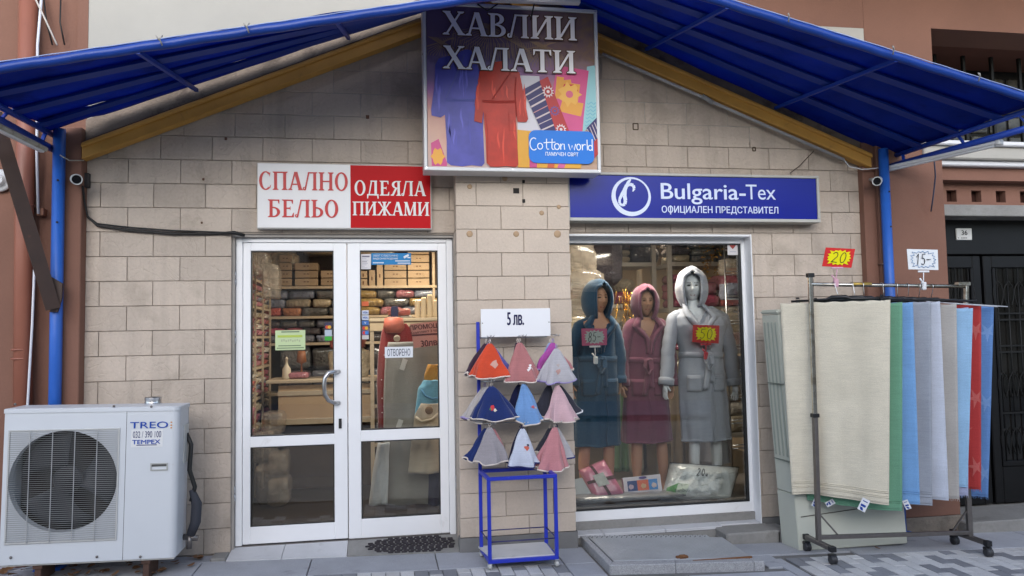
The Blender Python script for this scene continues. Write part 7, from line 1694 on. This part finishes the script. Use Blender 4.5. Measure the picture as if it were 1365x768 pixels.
def cus(u, v):
    a = 2*pi*v; e = (max(0, 1-(2*u-1)**8)**.5); wob = 1+.12*noise.noise(Vector((u*8, cos(a), 3))); return Vector((cxa_+(cxb_-cxa_)*u, .29+.11*cos(a)*e*wob, FL0+.045+.048*sin(a)*e*wob*(1-.45*u)))
b = MB(); b.grid(cus, 50, 17); b.build('body', gwr, cu)
# hanging things and shelving behind the mannequins
def hang(name, lab, cat, col, x0, x1, z0, z1, y, seed): return drape(name, lab, cat, towel_mat('hang_%d' % seed, col), [(z1, x0+.02, x1-.02), ((z0+z1)/2, x0, x1), (z0, x0-.01, x1+.01)], y, seed=seed, nf=3)
hang('towel', 'green towel hanging behind the mannequins legs', 'towel', (.13, .22, .12), 2.28, 2.422, 0.241, 1.3, 1.3, 21)
hang('towel', 'cream towel hanging behind the mannequins legs', 'towel', (.42, .36, .25), 2.446, 2.598, 0.217, 1.3, 1.35, 22)
hang('towel', 'brown towel hanging left of the grey robed mannequin', 'towel', (.22, .17, .12), 2.932, 3.071, 0.245, 1.3, 1.4, 23)
hang('towel', 'pale grey patterned towel behind the white mannequin legs', 'towel', (.38, .38, .42), 3.142, 3.5, 0.282, 1.2, 1.2, 24)
mt_ = C((.34, .31, .27), .45, metal=.4)
for k, (xa, xb, y0, lab) in enumerate(((1.95, 3.05, 2.0, 'grey metal storage rack behind the mannequins at left'), (3.09, 4.5, 1.75, 'grey metal storage rack behind the white mannequin'))):
    sh_u = thing('storage_rack', ((xa+xb)/2, y0, 0), lab, 'shelves')
    for x in (xa, xb-.05): part('upright', mt_, sh_u, (x, x+.05, y0, y0+.04, .04, 2.7), (x, x+.05, y0+.5, y0+.54, .04, 2.7))
    zs_ = [.5, 1.0, 1.45, 1.95, 2.42] if k == 0 else [.5, .95, 1.42, 1.90, 2.40]
    for i, z in enumerate(zs_):
        part('shelf', mt_, sh_u, (xa+.05, xb-.05, y0+.005, y0+.53, z-.045, z))
        rnd = random.Random(i+k*10); x = xa+.07; kk = 0
        while x < xb-.25:
            w_ = rnd.uniform(.22, .32); nl = rnd.choice((2, 3, 4)); tot = rnd.uniform(.26, .38); pal = ((11, 6, 3, 3), (11, 6, 0, 6), (11, 3, 10, 0), (0, 10, 5, 6), (3, 6, 7, 2))[i]
            for r in range(nl):
                h = tot/nl; pack(x, x+w_, y0+.05, y0+.42, z+h*r, z+h*(r+1), rnd.choice(pal), '%s pack up, %s pile, %s shelf, %s' % (ORD[r], ORD[kk], ORD[i], ('storage rack behind the mannequins', 'right hand storage rack')[k]), 'packs on the storage racks')
            x += w_+.02; kk += 1
# left of the window: bags of clear wrapped bedding stacked by the pillar, and at the right edge
for k, (px, z0, z1, y, wd) in enumerate(((1.75, 1.75, 2.25, 1.0, .42), (1.70, 2.1, 2.55, 1.1, .4), (1.68, 1.3, 1.8, 1.0, .4), (2.15, 2.15, 2.6, 1.6, .4))):
    pack(px, px+wd, y, y+.35, z0, z1, (clear, clear, packmat(3), packmat(7))[k], '%s wrapped bundle hung high at the left of the display window' % ORD[k], 'wrapped bundles at the left of the display window')
wrk = thing('wire_rack', (3.62, 1.0, 0), 'wire rack with clear packets at the right edge of the display window', 'rack')
wx0 = 3.28
for k in range(9):
    z = .5+k*.24; b = MB(); b.tube([(wx0, .75, z), (wx0+.7, .9, z)], .007, 5); b.tube([(wx0, .75, z+.03), (wx0+.7, .9, z+.03)], .005, 5); b.build('wire_shelf', 'steel', wrk)
for x in (wx0, wx0+.35, wx0+.7): b = MB(); b.tube([(x, .74+(x-wx0)*.21, .17), (x, .74+(x-wx0)*.21, 2.6)], .009, 6); b.build('post', 'steel', wrk)
for k in range(2, 8):
    for j in range(2): pack(wx0+.02+j*.2, wx0+.19+j*.2, .78, .95, .5+k*.24, .66+k*.24, clear if (k+j) % 3 else packmat(4), '%s clear packet from the left on level %s of the wire rack' % (ORD[j], ORD[k]), 'clear packets on the wire rack')
# golden flakes and strips added in place of reflections of sunlit leaves
gf = mat('gold_foil', (.75, .42, .08), .25, metal=.9)
t = thing('gold_foil_garland', (3.349, 1.2, 2.341), 'bunch of golden foil leaves hanging above the white mannequin', 'decoration'); b = MB(); rnd = random.Random(3); c = Vector(t.location)
for k in range(90):
    p = c+Vector((rnd.gauss(0, .075), rnd.gauss(0, .05), rnd.gauss(0, .11))); a = Vector((rnd.uniform(-1, 1), rnd.uniform(-1, 1), rnd.uniform(-1, 1))).normalized()*.022; d = a.orthogonal().normalized()*.010; b.add([p-a, p+d, p+a, p-d], [(0, 1, 2, 3)])
b.build('foil_leaves', gf, t, fixn=False)
for k, pp in enumerate(((2.381, 1, 1.939), (2.332, 1, 1.843))):
    t = thing('gold_tinsel', pp, ['strand of gold tinsel hanging beside the mauve hood', 'shorter strand of gold tinsel beside the mauve hood'][k], 'decoration'); b = MB(); c = Vector(pp)
    for i in range(26):
        x = c.x+rnd.gauss(0, .06); z = c.z+rnd.gauss(0, .08); b.tube([(x, c.y+rnd.gauss(0, .03), z+.05), (x+rnd.gauss(0, .012), c.y, z), (x+rnd.gauss(0, .02), c.y, z-.09)], .004, 4)
    b.build('strand', gf, t)

# trees across the street, mirrored in the glass
lf_ = mat('autumn_foliage', (.16, .13, .03), .7, trans=.3, nz=(3, .4)); bk_ = mat('tree_bark', (.10, .07, .05), .9, nz=(8, .4))
for k, (x, y, h) in enumerate(((-5.5, -10.8, 6.5), (1.5, -11.2, 7), (9.5, -10.9, 6.2))):
    t = thing('street_tree', (x, y, -.1), ['street tree across the road mirrored in the left door leaf', 'street tree across the road mirrored near the pillar', 'street tree across the road mirrored in the display window'][k], 'tree', 'trees across the street'); rnd = random.Random(k)
    b = MB(); b.tube([(x, y, -.2), (x+.05, y, 1.2), (x-.05, y, 2.6), (x+.1, y, h*.7)], [.18, .14, .11, .05], 9)
    for q in range(9):
        a = rnd.uniform(0, 6.28); z0_ = rnd.uniform(1.9, h*.6); L_ = rnd.uniform(.9, 1.7); b.tube([(x, y, z0_), (x+cos(a)*L_*.5, y+sin(a)*L_*.5, z0_+L_*.5), (x+cos(a)*L_, y+sin(a)*L_, z0_+L_*.85)], [.055, .035, .012], 6)
    b.build('trunk', bk_, t); b = MB()
    for q in range(46):
        a = rnd.uniform(0, 6.28); rr = rnd.random()**.6*1.9; zc = h*.62+rnd.uniform(-1, 1)*1.5*(1-rr/2.6); c = Vector((x+cos(a)*rr, y+sin(a)*rr, zc))
        for i in range(60):
            p = c+Vector((rnd.gauss(0, .22), rnd.gauss(0, .22), rnd.gauss(0, .18))); a_ = Vector((rnd.uniform(-1, 1), rnd.uniform(-1, 1), rnd.uniform(-1, 1))).normalized()*.07; d = a_.orthogonal().normalized()*.035; b.add([p-a_, p+d, p+a_, p-d], [(0, 1, 2, 3)])
    b.build('crown', lf_, t, fixn=False)
